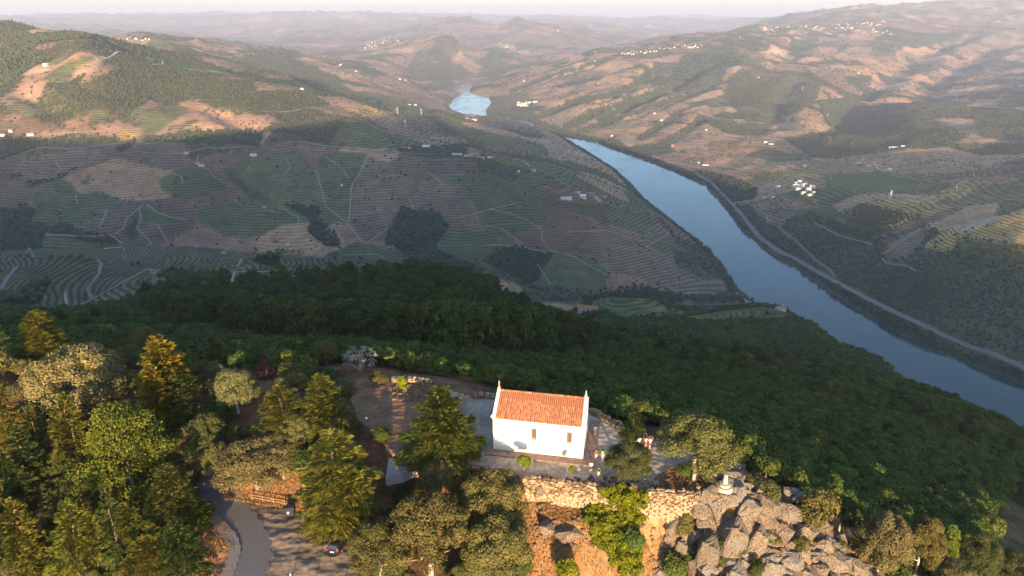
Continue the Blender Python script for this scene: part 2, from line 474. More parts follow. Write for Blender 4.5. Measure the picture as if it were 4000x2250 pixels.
for sp, ln, dep, w in GULLIES:
    P = world_outline(ln, sp, 3, False)
    if len(P) < 2: continue
    lo = P.min(0) - w * 3; hi = P.max(0) + w * 3
    mk = (GX > lo[0]) & (GX < hi[0]) & (GY > lo[1]) & (GY < hi[1])
    d = dist_line(GX[mk], GY[mk], [tuple(p) for p in P])
    GZ[mk] = np.where(GZ[mk] > RIVER_Z + 5, np.maximum(GZ[mk] - dep * np.exp(-(d / w) ** 2) * sstep(5, 60, GZ[mk] - RIVER_Z), RIVER_Z + 3), GZ[mk])

def voro(x, y, sc, seed=0, jit=0.85):
    """Cell number and distance to the cell border of a jittered Voronoi tiling."""
    X = x / sc; Y = y / sc
    ix = np.floor(X).astype(np.int64); iy = np.floor(Y).astype(np.int64)
    f1 = np.full(X.shape, 1e9); f2 = f1.copy(); cid = np.zeros(X.shape)
    for a in (-1, 0, 1):
        for b in (-1, 0, 1):
            cx = ix + a + 0.5 + (_hash(ix + a, iy + b, seed) - 0.5) * jit
            cy = iy + b + 0.5 + (_hash(ix + a, iy + b, seed + 7) - 0.5) * jit
            d = np.hypot(X - cx, Y - cy); h = _hash(ix + a, iy + b, seed + 13)
            n1 = d < f1
            f2 = np.where(n1, f1, np.minimum(f2, d)); cid = np.where(n1, h, cid); f1 = np.minimum(f1, d)
    return cid, (f2 - f1) * sc

#        red   green blue   rows  bushes per hectare
TYPES = {
 'vb': (.165, .113, .080, .85, 3), 'vg': (.098, .100, .050, .90, 3), 'vt': (.30, .185, .110, .50, 4), 'vo': (.30, .19, .07, .9, 3),
 'w':  (.028, .044, .016, 0, 230), 'sw': (.085, .078, .040, 0, 190), 's': (.080, .074, .046, 0, 90), 'g': (.075, .115, .035, .2, 0),
 'gd': (.050, .070, .030, .2, 20), 'b': (.34, .23, .155, 0, 0), 'bo': (.30, .17, .10, .3, 25), 'sg': (.115, .10, .035, 0, 150), 'vn': (.115, .098, .066, 1.0, 2),
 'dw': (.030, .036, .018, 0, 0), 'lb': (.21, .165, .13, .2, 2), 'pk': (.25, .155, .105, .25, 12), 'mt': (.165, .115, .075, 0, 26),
}
TN = list(TYPES); TI = {k: i for i, k in enumerate(TN)}
FIELDS = [
 # ---- left lit hill
 ('w','L',[(0,105),(220,140),(430,180),(540,215),(440,190),(330,200),(180,240),(200,265),(300,290),(180,330),(90,385),(40,430),(0,440)]),
 ('sw','L',[(220,430),(340,420),(420,380),(600,350),(960,340),(1100,400),(1270,400),(1270,460),(1550,460),(1650,520),(1640,540),(1200,590),(1150,560),(1090,560),(1000,500),(860,520),(760,500),(680,550),(560,620),(450,620),(450,560),(300,620),(200,620),(100,560),(200,500)]),
 ('s','L',[(200,270),(300,215),(480,210),(480,250),(330,290),(230,300)]),
 ('pk','L',[(170,265),(180,230),(330,200),(450,195),(480,205),(300,215),(240,250)]),
 ('b','L',[(90,385),(180,330),(245,325),(250,350),(120,392)]),('b','L',[(450,305),(470,280),(540,290),(520,305)]),('lb','L',[(245,330),(260,325),(340,335),(250,350)]),
 ('vg','L',[(210,400),(330,310),(420,280),(480,290),(400,340),(340,410),(300,430)]),('pk','L',[(480,330),(560,320),(600,345),(520,380),(400,420),(420,390)]),
 ('sw','L',[(540,290),(600,262),(680,285),(690,300),(620,330),(560,320)]),
 ('g','L',[(700,270),(830,300),(1000,330),(1300,380),(1560,430),(1500,445),(1280,400),(950,350),(860,335),(780,300)]),
 ('vt','L',[(1265,460),(1300,408),(1400,420),(1500,440),(1550,460)]),
 ('pk','L',[(690,550),(750,500),(830,525),(770,545)]),('vg','L',[(1000,505),(1040,490),(1120,500),(1110,525),(1020,525)]),
 ('pk','L',[(830,640),(960,550),(1090,555),(1110,600),(950,600),(900,630)]),('pk','L',[(780,675),(830,640),(910,640),(905,670)]),('vg','L',[(445,600),(450,560),(510,560),(560,600),(500,625),(450,640)]),
 ('vo','L',[(590,690),(600,650),(650,645),(710,665),(690,700),(620,700)]),('pk','L',[(15,610),(30,575),(80,570),(105,590),(80,610)]),
 ('pk','L',[(90,680),(300,655),(580,655),(560,670),(300,690),(130,700)]),('vg','L',[(20,560),(60,520),(160,510),(250,570),(160,600),(100,570)]),
 ('w','L',[(640,705),(900,675),(1240,655),(1330,685),(1300,730),(1000,722)]),('w','L',[(1300,660),(1500,600),(1740,590),(1640,720),(1520,700),(1500,670)]),('sw','L',[(300,720),(330,680),(580,690),(590,715),(400,735)]),
 ('w','L',[(0,690),(100,690),(190,740),(150,770),(0,810)]),('w','L',[(560,740),(620,740),(680,700),(650,745),(600,770)]),
 ('vg','L',[(1660,720),(1740,595),(1900,640),(2130,720),(1870,750)]),('vb','L',[(1850,600),(1960,580),(2150,590),(2260,680),(2080,705),(1920,640)]),
 ('vo','L',[(1720,540),(1960,545),(2000,575),(1850,600),(1790,570)]),('b','L',[(1950,560),(1990,555),(2000,570),(1960,572)]),
 # ---- behind the left ridge
 ('s','L',[(1150,300),(1340,260),(1500,300),(1700,390),(1760,460),(1600,440),(1380,380),(1250,350)]),('pk','L',[(1290,370),(1330,345),(1490,390),(1460,405),(1370,395)]),
 ('w','L',[(810,205),(850,175),(960,175),(1000,190),(1040,200),(900,205)]),('pk','L',[(1040,300),(1100,275),(1160,320),(1150,340)]),('lb','L',[(590,180),(650,165),(740,180),(720,190)]),
 ('w','L',[(520,200),(600,215),(760,240),(820,275),(700,265),(600,240)]),('s','L',[(860,300),(900,290),(1040,320),(1180,365),(1000,335)]),
 # ---- terraced slope in the valley shade
 ('w','L',[(1995,1045),(2080,1065),(2180,1070),(2260,1135),(2165,1265),(1940,1230),(1950,1150)]),
 ('w','L',[(1430,1035),(1600,1040),(1600,1100),(1700,1200),(1720,1240),(1640,1240),(1550,1170),(1560,1100)]),
 ('g','L',[(705,1040),(735,1030),(890,1105),(730,1120),(710,1100)]),('gd','L',[(610,1170),(690,1090),(700,1190),(650,1210)]),
 ('w','L',[(0,1060),(190,1050),(150,1110),(230,1150),(200,1250),(0,1260)]),('w','L',[(230,1150),(330,1130),(420,1180),(600,1190),(600,1230),(430,1220),(250,1180)]),
 ('gd','L',[(1120,850),(1160,870),(1340,990),(1360,1030),(1250,990),(1150,900)]),('gd','L',[(380,950),(450,880),(460,900),(220,1050),(180,1040)]),('w','L',[(140,930),(360,872),(370,882),(150,938)]),
 ('vg','L',[(1120,850),(1300,760),(1500,760),(1590,860),(1600,940),(1500,1020),(1370,1020),(1300,950),(1150,870)]),('vg','L',[(1620,960),(1600,800),(1700,760),(1850,770),(1760,1000),(1740,1030)]),
 ('vg','L',[(800,900),(900,850),(1050,860),(1160,940),(1040,980),(900,1000),(820,960)]),('pk','L',[(1620,1160),(1680,1120),(1740,1130),(1700,1180)]),
 ('vb','L',[(1760,1110),(1770,980),(1850,780),(2140,880),(2040,1000),(1940,1200),(1840,1230)]),('vb','L',[(30,820),(330,760),(580,740),(560,800),(370,870),(130,920)]),
 ('vb','L',[(2060,1000),(2150,870),(2360,960),(2270,1110),(2180,1070),(2010,1040)]),
 ('g','F',[(1220,397),(1250,395),(1290,410),(1330,418),(1370,420),(1390,428),(1340,428),(1280,415)]),
 ('w','F',[(1215,655),(1270,620),(1320,622),(1390,640),(1372,668),(1355,705),(1330,715),(1260,680)]),('s','F',[(1180,660),(1260,680),(1340,718),(1500,740),(1470,760),(1340,760),(1300,720)]),
 ('s','M',[(2470,530),(2700,560),(2850,720),(2576,680)]),('vg','M',[(1380,130),(1640,160),(1900,190),(2300,240),(2350,330),(2250,420),(1900,300),(1600,200)]),
 ('vg','F',[(1600,600),(1680,590),(1720,640),(1680,640)]),('s','F',[(1650,540),(1700,590),(1790,640),(1830,690),(1800,690),(1700,610)]),
 ('s','F',[(1690,630),(1780,640),(1830,700),(1780,705),(1700,670)]),
 # ---- near vine hill, left
 ('vn','F',[(-200,640),(0,635),(150,628),(350,615),(520,622),(620,635),(850,648),(1045,650),(1055,680),(900,700),(640,705),(380,740),(180,790),(-200,790)]),
 ('g','F',[(180,632),(250,618),(350,613),(300,628),(200,637)]),('sw','F',[(402,682),(490,678),(585,690),(580,706),(430,715)]),('w','F',[(608,626),(650,630),(705,650),(700,672),(640,660)]),
 ('pk','F',[(372,676),(400,682),(430,716),(395,712)]),('sw','F',[(690,630),(800,640),(860,640),(850,652),(720,668)]),('w','F',[(0,740),(60,730),(130,700),(100,760),(0,800)]),
 ('w','F',[(980,610),(1080,620),(1180,665),(1250,700),(1180,690),(1040,655)]),
 ('vg','F',[(1440,758),(1520,745),(1640,752),(1745,782),(1690,800),(1560,805),(1500,780)]),('vg','F',[(1700,800),(1800,784),(1960,768),(2010,790),(1950,805),(1780,812)]),
 ('vt','F',[(1240,700),(1310,720),(1316,755),(1280,750)]),
 # ---- right bank
 ('w','R',[(770,430),(860,280),(1030,230),(1130,260),(1200,290),(1180,330),(1090,330),(1060,390),(860,460),(780,450)]),
 ('s','R',[(1090,390),(1440,380),(1560,430),(1520,520),(1440,560),(1330,600),(1300,660),(1180,620),(1110,540),(1080,460)]),
 ('sw','R',[(920,580),(1000,600),(1180,625),(1300,630),(1280,680),(1100,680),(960,620)]),
 ('w','R',[(1540,510),(1640,500),(1740,500),(1830,580),(1850,640),(1700,650),(1600,640),(1570,600)]),('w','R',[(1370,700),(1600,690),(1670,760),(1650,800),(1500,790)]),
 ('sw','R',[(1850,540),(2130,600),(2300,680),(2200,740),(1900,760),(1600,800),(1600,660)]),('lb','R',[(2110,600),(2320,620),(2350,660),(2450,680),(2330,695)]),
 ('w','R',[(2190,740),(2576,720),(2576,775),(2350,780)]),('sw','R',[(2050,520),(2576,560),(2576,720),(2350,690),(2340,620)]),
 ('bo','R',[(870,760),(1060,700),(1160,750),(1040,810),(900,810)]),('vt','R',[(1100,700),(1280,690),(1260,740),(1160,745)]),
 ('g','R',[(1570,880),(1850,860),(2060,910),(2000,950),(1650,960),(1570,930)]),('vo','R',[(1130,910),(1240,850),(1530,850),(1560,880),(1300,910),(1140,925)]),
 ('w','R',[(1000,900),(1230,940),(1220,1000),(1100,1020)]),('sw','R',[(900,850),(1100,890),(1200,930),(1000,900)]),('vb','R',[(1210,1060),(1390,1035),(1430,1080),(1350,1135),(1280,1120)]),
 ('sw','R',[(1110,1030),(1210,1040),(1220,1070),(1280,1130),(1340,1150),(1620,1370),(1700,1449),(1640,1449),(1500,1350),(1340,1240),(1200,1130)]),
 ('sw','R',[(1380,1110),(1500,1070),(1860,1200),(2070,1130),(2230,1200),(2576,1240),(2700,1449),(2576,1949),(1640,1449),(1620,1370),(1350,1150)]),
 ('sw','S',[(1160,760),(1500,600),(2000,560),(2576,700),(2800,1000),(2800,1600),(2576,1380),(1960,1160)]),
 ('sg','R',[(1640,1080),(1760,1030),(2060,1090),(1860,1180),(1750,1160)]),('vo','R',[(1770,1010),(2100,1020),(2220,1040),(2070,1095),(1850,1050)]),
 ('vo','R',[(2060,1240),(2220,1130),(2480,1080),(2576,1050),(2700,1060),(2700,1250),(2290,1190),(2200,1270)]),('vo','R',[(2130,960),(2300,910),(2370,920),(2240,1010)]),('b','R',[(2210,1140),(2400,1090),(2480,1085),(2400,1120),(2270,1170)]),
 ('vb','R',[(1870,1260),(1950,1190),(2060,1150),(2080,1200),(2000,1290),(1900,1310)]),('sg','R',[(2230,1210),(2576,1240),(2576,1400),(2450,1350),(2250,1280)]),('sg','R',[(1960,965),(2050,960),(2240,930),(2150,960)]),
 ('b','R',[(1250,245),(1320,245),(1420,290),(1400,300),(1330,275)]),('lb','R',[(1090,333),(1210,335),(1140,352)]),('b','R',[(1560,430),(1640,470),(1700,498),(1640,500),(1560,450)]),
 ('lb','R',[(1450,188),(1480,180),(1600,185),(1620,195)]),('lb','R',[(1660,260),(1700,235),(1810,235),(1800,270),(1700,285)]),('b','R',[(1900,365),(2000,365),(2010,385),(1950,390)]),
 ('pk','R',[(1820,330),(1900,315),(1960,350),(1900,370),(1820,355)]),('w','R',[(1660,390),(1730,380),(1810,390),(1800,415),(1700,420)]),('w','R',[(1820,470),(1860,462),(1900,480),(1880,492),(1830,490)]),
 ('w','R',[(1390,215),(1440,200),(1550,200),(1480,250),(1400,245)]),('w','R',[(1850,130),(2100,170),(2300,150),(2250,200),(2000,240),(1880,200)]),('vg','R',[(1140,300),(1270,290),(1280,310),(1210,330)]),
 # ---- far reach
 ('s','T',[(470,520),(560,380),(640,380),(620,500),(740,460),(880,490),(980,560),(860,600),(700,610),(560,600)]),('s','T',[(960,450),(1200,470),(1230,510),(1100,530),(1020,490)]),('b','T',[(1010,600),(1110,600),(1080,640)]),
 ('pk','F',[(900,200),(960,190),(1080,230),(1140,262),(1160,290),(1080,270),(960,235)]),
]
# ---------------------------------------------------------------- paint the ground: colour, vine rows, cover type
_r = np.hypot(GX, GY)
wxn = fbm(GX, GY, 140, 3, 101) * 26; wyn = fbm(GX, GY, 140, 3, 103) * 26
cid1, e1 = voro(GX + wxn, GY + wyn, 190, 3)
cid2, e2 = voro(GX + wxn * 1.5, GY + wyn * 1.5, 330, 9)
far = sstep(4200, 6500, _r)
T = np.zeros(GX.shape, np.int16)
reg = fbm(GX, GY, 1400, 3, 131)
T[:] = TI['vb']
T[cid1 > .50] = TI['vg']
T[cid1 > .80] = TI['vt']
T[(cid1 > .92)] = TI['s']
T[(cid1 > .30) & (cid1 < .36)] = TI['pk']
# left hill above the road and the country behind
x0, y0 = at_z(np.array([0, 1240.]), np.array([375, 320.]), -310.)
lh = (GX < 500) & (GY > 2050) & (GX < -100 - (GY - 2050) * 0.02)
T[lh & (cid1 < .45)] = TI['s']; T[lh & (cid1 >= .45) & (cid1 < .7)] = TI['vg']; T[lh & (cid1 >= .7)] = TI['pk']; T[lh & (cid1 > .88)] = TI['vt']
# right bank: warm vineyards
rb = (GX > 150) & (GY > 2300)
T[rb] = TI['vt']; T[rb & (cid1 < .16)] = TI['vg']; T[rb & (cid1 > .93)] = TI['s']
hr = (GX > 1500) & (GY > 3200)
T[hr] = TI['mt']; T[hr & (cid1 < .16)] = TI['s']; T[hr & (cid1 > .52)] = TI['pk']; T[hr & (cid1 > .86)] = TI['vt']; T[hr & (cid1 > .3) & (cid1 < .42)] = TI['w']; T[hr & (reg < -.1) & (cid1 < .55)] = TI['sw']
fr_ = (_r > 5200) & ~hr
T[fr_] = TI['vt']; T[fr_ & (cid2 < .24)] = TI['s']; T[fr_ & (cid2 > .7)] = TI['mt']; T[fr_ & (cid2 > .9)] = TI['pk']
T[fr_ & (cid1 > .88) & (cid2 < .7)] = TI['w']; T[(_r > 9500) & (cid2 < .7)] = TI['mt']; T[(_r > 9500) & (cid2 < .3)] = TI['s']
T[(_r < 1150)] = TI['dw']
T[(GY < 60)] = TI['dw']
for ty, sp, poly in FIELDS:
    P = world_outline(poly, sp, 4)
    if len(P) < 3: continue
    # drop stray points that fell over a ridge
    med = np.median(P, 0); dd = np.hypot(*(P - med).T); P = P[dd < 3.2 * np.median(dd) + 60]
    lo = P.min(0) - 40; hi = P.max(0) + 40
    mk = (GX > lo[0]) & (GX < hi[0]) & (GY > lo[1]) & (GY < hi[1])
    if not mk.any(): continue
    j = 4 + 0.006 * np.median(dd)
    xx = GX[mk] + wxn[mk] * 0.02 * j; yy = GY[mk] + wyn[mk] * 0.02 * j
    ins = in_poly(xx, yy, [tuple(p) for p in P])
    t = T[mk]; t[ins] = TI[ty]; T[mk] = t
for sp, ln, dep, w in GULLIES:  # dark wood cover along right-hill gullies; paints in their shadow stripes too
    if sp in 'R' and dep < 39:
        P = world_outline(ln, sp, 4, False)
        if len(P) < 2: continue
        lo = P.min(0) - w; hi = P.max(0) + w
        mk = (GX > lo[0]) & (GX < hi[0]) & (GY > lo[1]) & (GY < hi[1])
        d = dist_line(GX[mk], GY[mk], [tuple(p) for p in P]) + wxn[mk] * 0.5
        t = T[mk]; t[d < w * 0.48] = TI['w']; T[mk] = t
# banks of the river carry trees
dR = np.full(GX.shape, 1e9)
mk = (GY > 600) & (_r < 5600) & (GX > -800) & (GX < 1700) & (GZ < RIVER_Z + 60)
dR[mk] = dist_line(GX[mk], GY[mk], RIVER_XY, True)
inR = GZ < RIVER_Z - 0.3
T[(dR < np.where(GX > 1e9, 10, 26)) & ~inR] = TI['w']

TAB = np.array([TYPES[k] for k in TN])
colr = TAB[T][..., :3].copy(); rows = TAB[T][..., 3].copy()
vin = rows > 0.3
tone = 1 + (cid1 - .5) * .36 + (fbm(GX, GY, 420, 4, 151)) * .28
tone2 = fbm(GX, GY, 60, 4, 161) * .16
colr *= (tone + tone2)[..., None]
warm = fbm(GX, GY, 260, 3, 171)[..., None]
colr *= 1 + warm * np.array([.10, .0, -.10])
edge = (np.minimum(e1, e2 + 6) < np.interp(_r, [1000, 6000], [4, 16])) & vin
colr[edge] *= 1.22; rows[edge] *= .2
# blur type borders a touch on far ground
for _ in range(1):
    c2 = colr.copy()
    c2[1:-1] = (colr[:-2] + 2 * colr[1:-1] + colr[2:]) / 4
    m3 = (_r > 1300)[..., None]
    colr = np.where(m3, c2, colr)
# vine rows follow the contours; on the near hill they also swing across the slope
rowc = GZ / np.interp(_r, [500, 900, 1500, 3000, 6000], [1.6, 2.4, 4.6, 6.5, 9.0]) + fbm(GX, GY, 160, 3, 181) * .8
nh = T == TI['vn']
ang = fbm(GX, GY, 300, 2, 191) * 1.2
rowc = np.where(nh, (GX * .80 + GY * .42 + fbm(GX, GY, 150, 2, 192) * 42) / 6.0, rowc)
rows = rows * (1 - sstep(3500, 6000, _r) * .7)

# ---- the ground near the chapel
nm = _r < 200
xn = GX[nm]; yn = GY[nm]; zn = GZ[nm]
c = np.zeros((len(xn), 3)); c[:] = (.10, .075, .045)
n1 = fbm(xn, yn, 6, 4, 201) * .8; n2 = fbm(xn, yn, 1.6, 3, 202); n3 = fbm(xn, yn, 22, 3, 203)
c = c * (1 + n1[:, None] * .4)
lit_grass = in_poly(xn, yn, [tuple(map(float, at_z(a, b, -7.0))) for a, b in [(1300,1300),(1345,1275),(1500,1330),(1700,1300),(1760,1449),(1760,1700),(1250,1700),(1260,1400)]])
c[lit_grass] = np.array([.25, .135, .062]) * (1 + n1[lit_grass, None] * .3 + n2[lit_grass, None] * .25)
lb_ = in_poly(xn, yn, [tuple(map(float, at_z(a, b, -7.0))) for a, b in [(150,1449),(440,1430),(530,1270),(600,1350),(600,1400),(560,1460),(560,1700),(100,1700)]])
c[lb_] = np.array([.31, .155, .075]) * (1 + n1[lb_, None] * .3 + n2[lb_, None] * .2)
it = in_poly(xn, yn, TERR_XY)
tc = np.array([.33, .275, .225]) * (1 + n1[:, None] * .10 + n2[:, None] * .10)
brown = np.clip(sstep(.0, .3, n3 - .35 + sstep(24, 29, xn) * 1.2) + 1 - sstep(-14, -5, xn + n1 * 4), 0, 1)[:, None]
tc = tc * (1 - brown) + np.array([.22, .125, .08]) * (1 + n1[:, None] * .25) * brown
c[it] = tc[it]
ic = in_poly(xn, yn, CARP_XY)
stripe = np.array([.235, .175, .125]) * (1 + n2[:, None] * .12 + n1[:, None] * .08)
c[ic] = stripe[ic]
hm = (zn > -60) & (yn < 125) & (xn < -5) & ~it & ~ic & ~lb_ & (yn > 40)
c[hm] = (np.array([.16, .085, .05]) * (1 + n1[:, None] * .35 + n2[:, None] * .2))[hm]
rk = in_poly(xn, yn, [tuple(map(float, at_z(a, b, -6.0))) for a, b in [(1640,1290),(1740,1240),(1840,1150),(1900,1250),(2030,1270),(2200,1400),(2230,1460),(2100,1700),(1650,1700),(1690,1400)]])
c[rk] = np.array([.20, .13, .075]) * (1 + n1[rk, None] * .4 + n2[rk, None] * .35)
wf = dist_line(xn, yn, TERR_XY[:8])
wf_ = (wf < 5.5) & ~it & (xn > 0)
c[wf_] = np.array([.24, .14, .07]) * (1 + n1[wf_, None] * .3 + n2[wf_, None] * .3)
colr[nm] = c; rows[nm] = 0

# ---------------------------------------------------------------- ground mesh and material
def new_mat(name):
    m = bpy.data.materials.new(name); m.use_nodes = True
    nt = m.node_tree; nt.nodes.clear()
    out = nt.nodes.new('ShaderNodeOutputMaterial'); bs = nt.nodes.new('ShaderNodeBsdfPrincipled')
    nt.links.new(bs.outputs[0], out.inputs[0])
    bs.inputs['Roughness'].default_value = 0.9
    bs.inputs['Specular IOR Level'].default_value = 0.2
    return m, nt, bs

def nd(nt, t, **kw):
    n = nt.nodes.new(t)
    for k, v in kw.items():
        if k.startswith('i_'):
            n.inputs[int(k[2:]) if k[2:].isdigit() else k[2:].replace('_', ' ')].default_value = v
        else: setattr(n, k, v)
    return n

def mathn(nt, op, a, b=None, c=None):
    n = nt.nodes.new('ShaderNodeMath'); n.operation = op
    for i, v in enumerate((a, b, c)):
        if v is None: continue
        if isinstance(v, (int, float)): n.inputs[i].default_value = v
        else: nt.links.new(v, n.inputs[i])
    return n.outputs[0]

def mixc(nt, fac, a, b, mode='MIX'):
    n = nt.nodes.new('ShaderNodeMix'); n.data_type = 'RGBA'; n.blend_type = mode
    for s, v in ((n.inputs['Factor'], fac), (n.inputs[6], a), (n.inputs[7], b)):
        if isinstance(v, (int, float)): s.default_value = v
        elif isinstance(v, tuple): s.default_value = (*v, 1) if len(v) == 3 else v
        else: nt.links.new(v, s)
    return n.outputs[2]

def noise(nt, scale, detail=4, rough=.6, vec=None, dist=0.0):
    n = nt.nodes.new('ShaderNodeTexNoise'); n.inputs['Scale'].default_value = scale
    n.inputs['Detail'].default_value = detail; n.inputs['Roughness'].default_value = rough; n.inputs['Distortion'].default_value = dist
    if vec is not None: nt.links.new(vec, n.inputs['Vector'])
    return n.outputs['Fac']

def ramp(nt, fac, stops):
    n = nt.nodes.new('ShaderNodeValToRGB'); e = n.color_ramp.elements
    while len(e) < len(stops): e.new(0.5)
    for k, (p, col_) in zip(e, stops):
        k.position = p; k.color = (*col_, 1) if len(col_) == 3 else col_
    nt.links.new(fac, n.inputs[0]); return n.outputs[0]

def bump(nt, bs, h, strength=.5, dist=.1):
    n = nt.nodes.new('ShaderNodeBump'); n.inputs['Strength'].default_value = strength; n.inputs['Distance'].default_value = dist
    nt.links.new(h, n.inputs['Height']); nt.links.new(n.outputs[0], bs.inputs['Normal'])

idx = np.arange(NA * NR).reshape(NA, NR)
q = np.stack([idx[:-1, :-1], idx[1:, :-1], idx[1:, 1:], idx[:-1, 1:]], -1).reshape(-1, 4)
me = mesh_np('terrain', np.stack([GX, GY, GZ], -1).reshape(-1, 3), q, True)
at_ = me.color_attributes.new('tint', 'FLOAT_COLOR', 'POINT')
at_.data.foreach_set('color', np.concatenate([np.clip(colr, .005, .9), np.ones((*colr.shape[:2], 1))], -1).astype(np.float32).ravel())
a2 = me.attributes.new('rowc', 'FLOAT', 'POINT'); a2.data.foreach_set('value', rowc.astype(np.float32).ravel())
a3 = me.attributes.new('rows', 'FLOAT', 'POINT'); a3.data.foreach_set('value', rows.astype(np.float32).ravel())

m_ground, nt, bs = new_mat('ground_cover')
geo = nd(nt, 'ShaderNodeNewGeometry')
att = nd(nt, 'ShaderNodeAttribute', attribute_name='tint')
rc = nd(nt, 'ShaderNodeAttribute', attribute_name='rowc'); ra = nd(nt, 'ShaderNodeAttribute', attribute_name='rows')
pos = geo.outputs['Position']
nlo = noise(nt, .035, 5, .65, pos); nmi = noise(nt, .22, 4, .65, pos); nhi = noise(nt, 1.7, 5, .7, pos)
wob = mathn(nt, 'ADD', rc.outputs['Fac'], mathn(nt, 'MULTIPLY', nmi, .30))
fr = mathn(nt, 'FRACT', wob)
tri = mathn(nt, 'ABSOLUTE', mathn(nt, 'SUBTRACT', fr, .5))          # 0 mid row .. 0.5
vine = mathn(nt, 'SUBTRACT', 1.0, mathn(nt, 'MULTIPLY', tri, 4.2)); vine.node.use_clamp = True
gap = ramp(nt, nmi, [(.36, (0, 0, 0)), (.5, (1, 1, 1))])
vine = mathn(nt, 'MULTIPLY', mathn(nt, 'MULTIPLY', vine, ra.outputs['Fac']), mathn(nt, 'MAXIMUM', gap, .45))
bank = mathn(nt, 'MULTIPLY', mathn(nt, 'GREATER_THAN', tri, .38), ra.outputs['Fac'])
v = ramp(nt, nlo, [(.3, (.72, .72, .72)), (.7, (1.28, 1.28, 1.28))])
base = mixc(nt, 1.0, att.outputs['Color'], v, 'MULTIPLY')
v2 = ramp(nt, nhi, [(.3, (.72, .72, .72)), (.7, (1.25, 1.25, 1.25))])
base = mixc(nt, 1.0, base, v2, 'MULTIPLY')
v3 = ramp(nt, nmi, [(.36, (.62, .66, .62)), (.56, (1.15, 1.12, 1.08))])
base = mixc(nt, .8, base, v3, 'MULTIPLY')
b2 = mixc(nt, mathn(nt, 'MULTIPLY', bank, .6), base, mixc(nt, 1.0, base, (1.7, 1.6, 1.5), 'MULTIPLY'))
b3 = mixc(nt, mathn(nt, 'MULTIPLY', vine, .9), b2, (.026, .036, .015))
nt.links.new(b3, bs.inputs['Base Color'])
bs.inputs['Roughness'].default_value = 1.0
bs.inputs['Specular IOR Level'].default_value = 0.0
hgt = mathn(nt, 'ADD', mathn(nt, 'ADD', mathn(nt, 'MULTIPLY', nmi, .45), mathn(nt, 'MULTIPLY', nlo, 6.0)), mathn(nt, 'MULTIPLY', nhi, .05))
hgt = mathn(nt, 'ADD', hgt, mathn(nt, 'MULTIPLY', vine, .9))
bump(nt, bs, hgt, .7, 1.0)
terrain = mesh_obj('terrain', me, m_ground); tag(terrain, 'valley sides with terraced vineyards, scrub and bare ground', kind='structure')

# ---------------------------------------------------------------- river
gx = np.linspace(-3000, 3000, 2); me = mesh_np('river', [(-2600, 100, RIVER_Z), (2600, 100, RIVER_Z), (2600, 9500, RIVER_Z), (-2600, 9500, RIVER_Z)], [(0, 1, 2, 3)])
m_water, nt, bs = new_mat('river_water')
bs.inputs['Base Color'].default_value = (.022, .040, .040, 1); bs.inputs['Roughness'].default_value = .06; bs.inputs['Specular IOR Level'].default_value = .36; bs.inputs['IOR'].default_value = 1.33
geo = nd(nt, 'ShaderNodeNewGeometry')
mp = nd(nt, 'ShaderNodeMapping'); mp.inputs['Scale'].default_value = (1, .5, 1); nt.links.new(geo.outputs['Position'], mp.inputs[0])
w1 = noise(nt, .35, 3, .6, mp.outputs[0]); w2 = noise(nt, .012, 4, .6, mp.outputs[0], .6)
rr = ramp(nt, w2, [(.42, (.05, .05, .05)), (.62, (.20, .20, .20))]); nt.links.new(rr, bs.inputs['Roughness'])
bump(nt, bs, w1, .12, .25)
river = mesh_obj('river', me, m_water); tag(river, 'calm blue river bending through the valley', kind='structure')
print('ground painted', round(time.time() - T0, 1))
# ================================================================ roads and tracks
m_road, nt, bs = new_mat('asphalt'); bs.inputs['Base Color'].default_value = (.17, .155, .145, 1)
nn = noise(nt, .4, 4); nt.links.new(ramp(nt, nn, [(.3, (.13, .12, .11)), (.7, (.21, .19, .17))]), bs.inputs['Base Color'])
m_track, nt, bs = new_mat('dirt_track_surface'); nn = noise(nt, .15, 5); nt.links.new(ramp(nt, nn, [(.3, (.22, .18, .14)), (.7, (.34, .275, .21))]), bs.inputs['Base Color'])
m_pale, nt, bs = new_mat('pale_track_surface'); nn = noise(nt, .15, 4); nt.links.new(ramp(nt, nn, [(.3, (.42, .36, .30)), (.7, (.58, .51, .42))]), bs.inputs['Base Color'])

def smooth_line(P, n=6):
    P = np.asarray(P, float)
    if len(P) < 3: return np.array([P[0] + (P[-1] - P[0]) * k / n for k in range(n + 1)])
    Q = np.vstack([2 * P[0] - P[1], P, 2 * P[-1] - P[-2]]); out = []
    for i in range(1, len(Q) - 2):
        for k in range(n):
            t = k / n; a, b, c_, d = Q[i - 1], Q[i], Q[i + 1], Q[i + 2]
            out.append(.5 * ((2 * b) + (-a + c_) * t + (2 * a - 5 * b + 4 * c_ - d) * t * t + (-a + 3 * b - 3 * c_ + d) * t ** 3))
    out.append(P[-1]); return np.array(out)

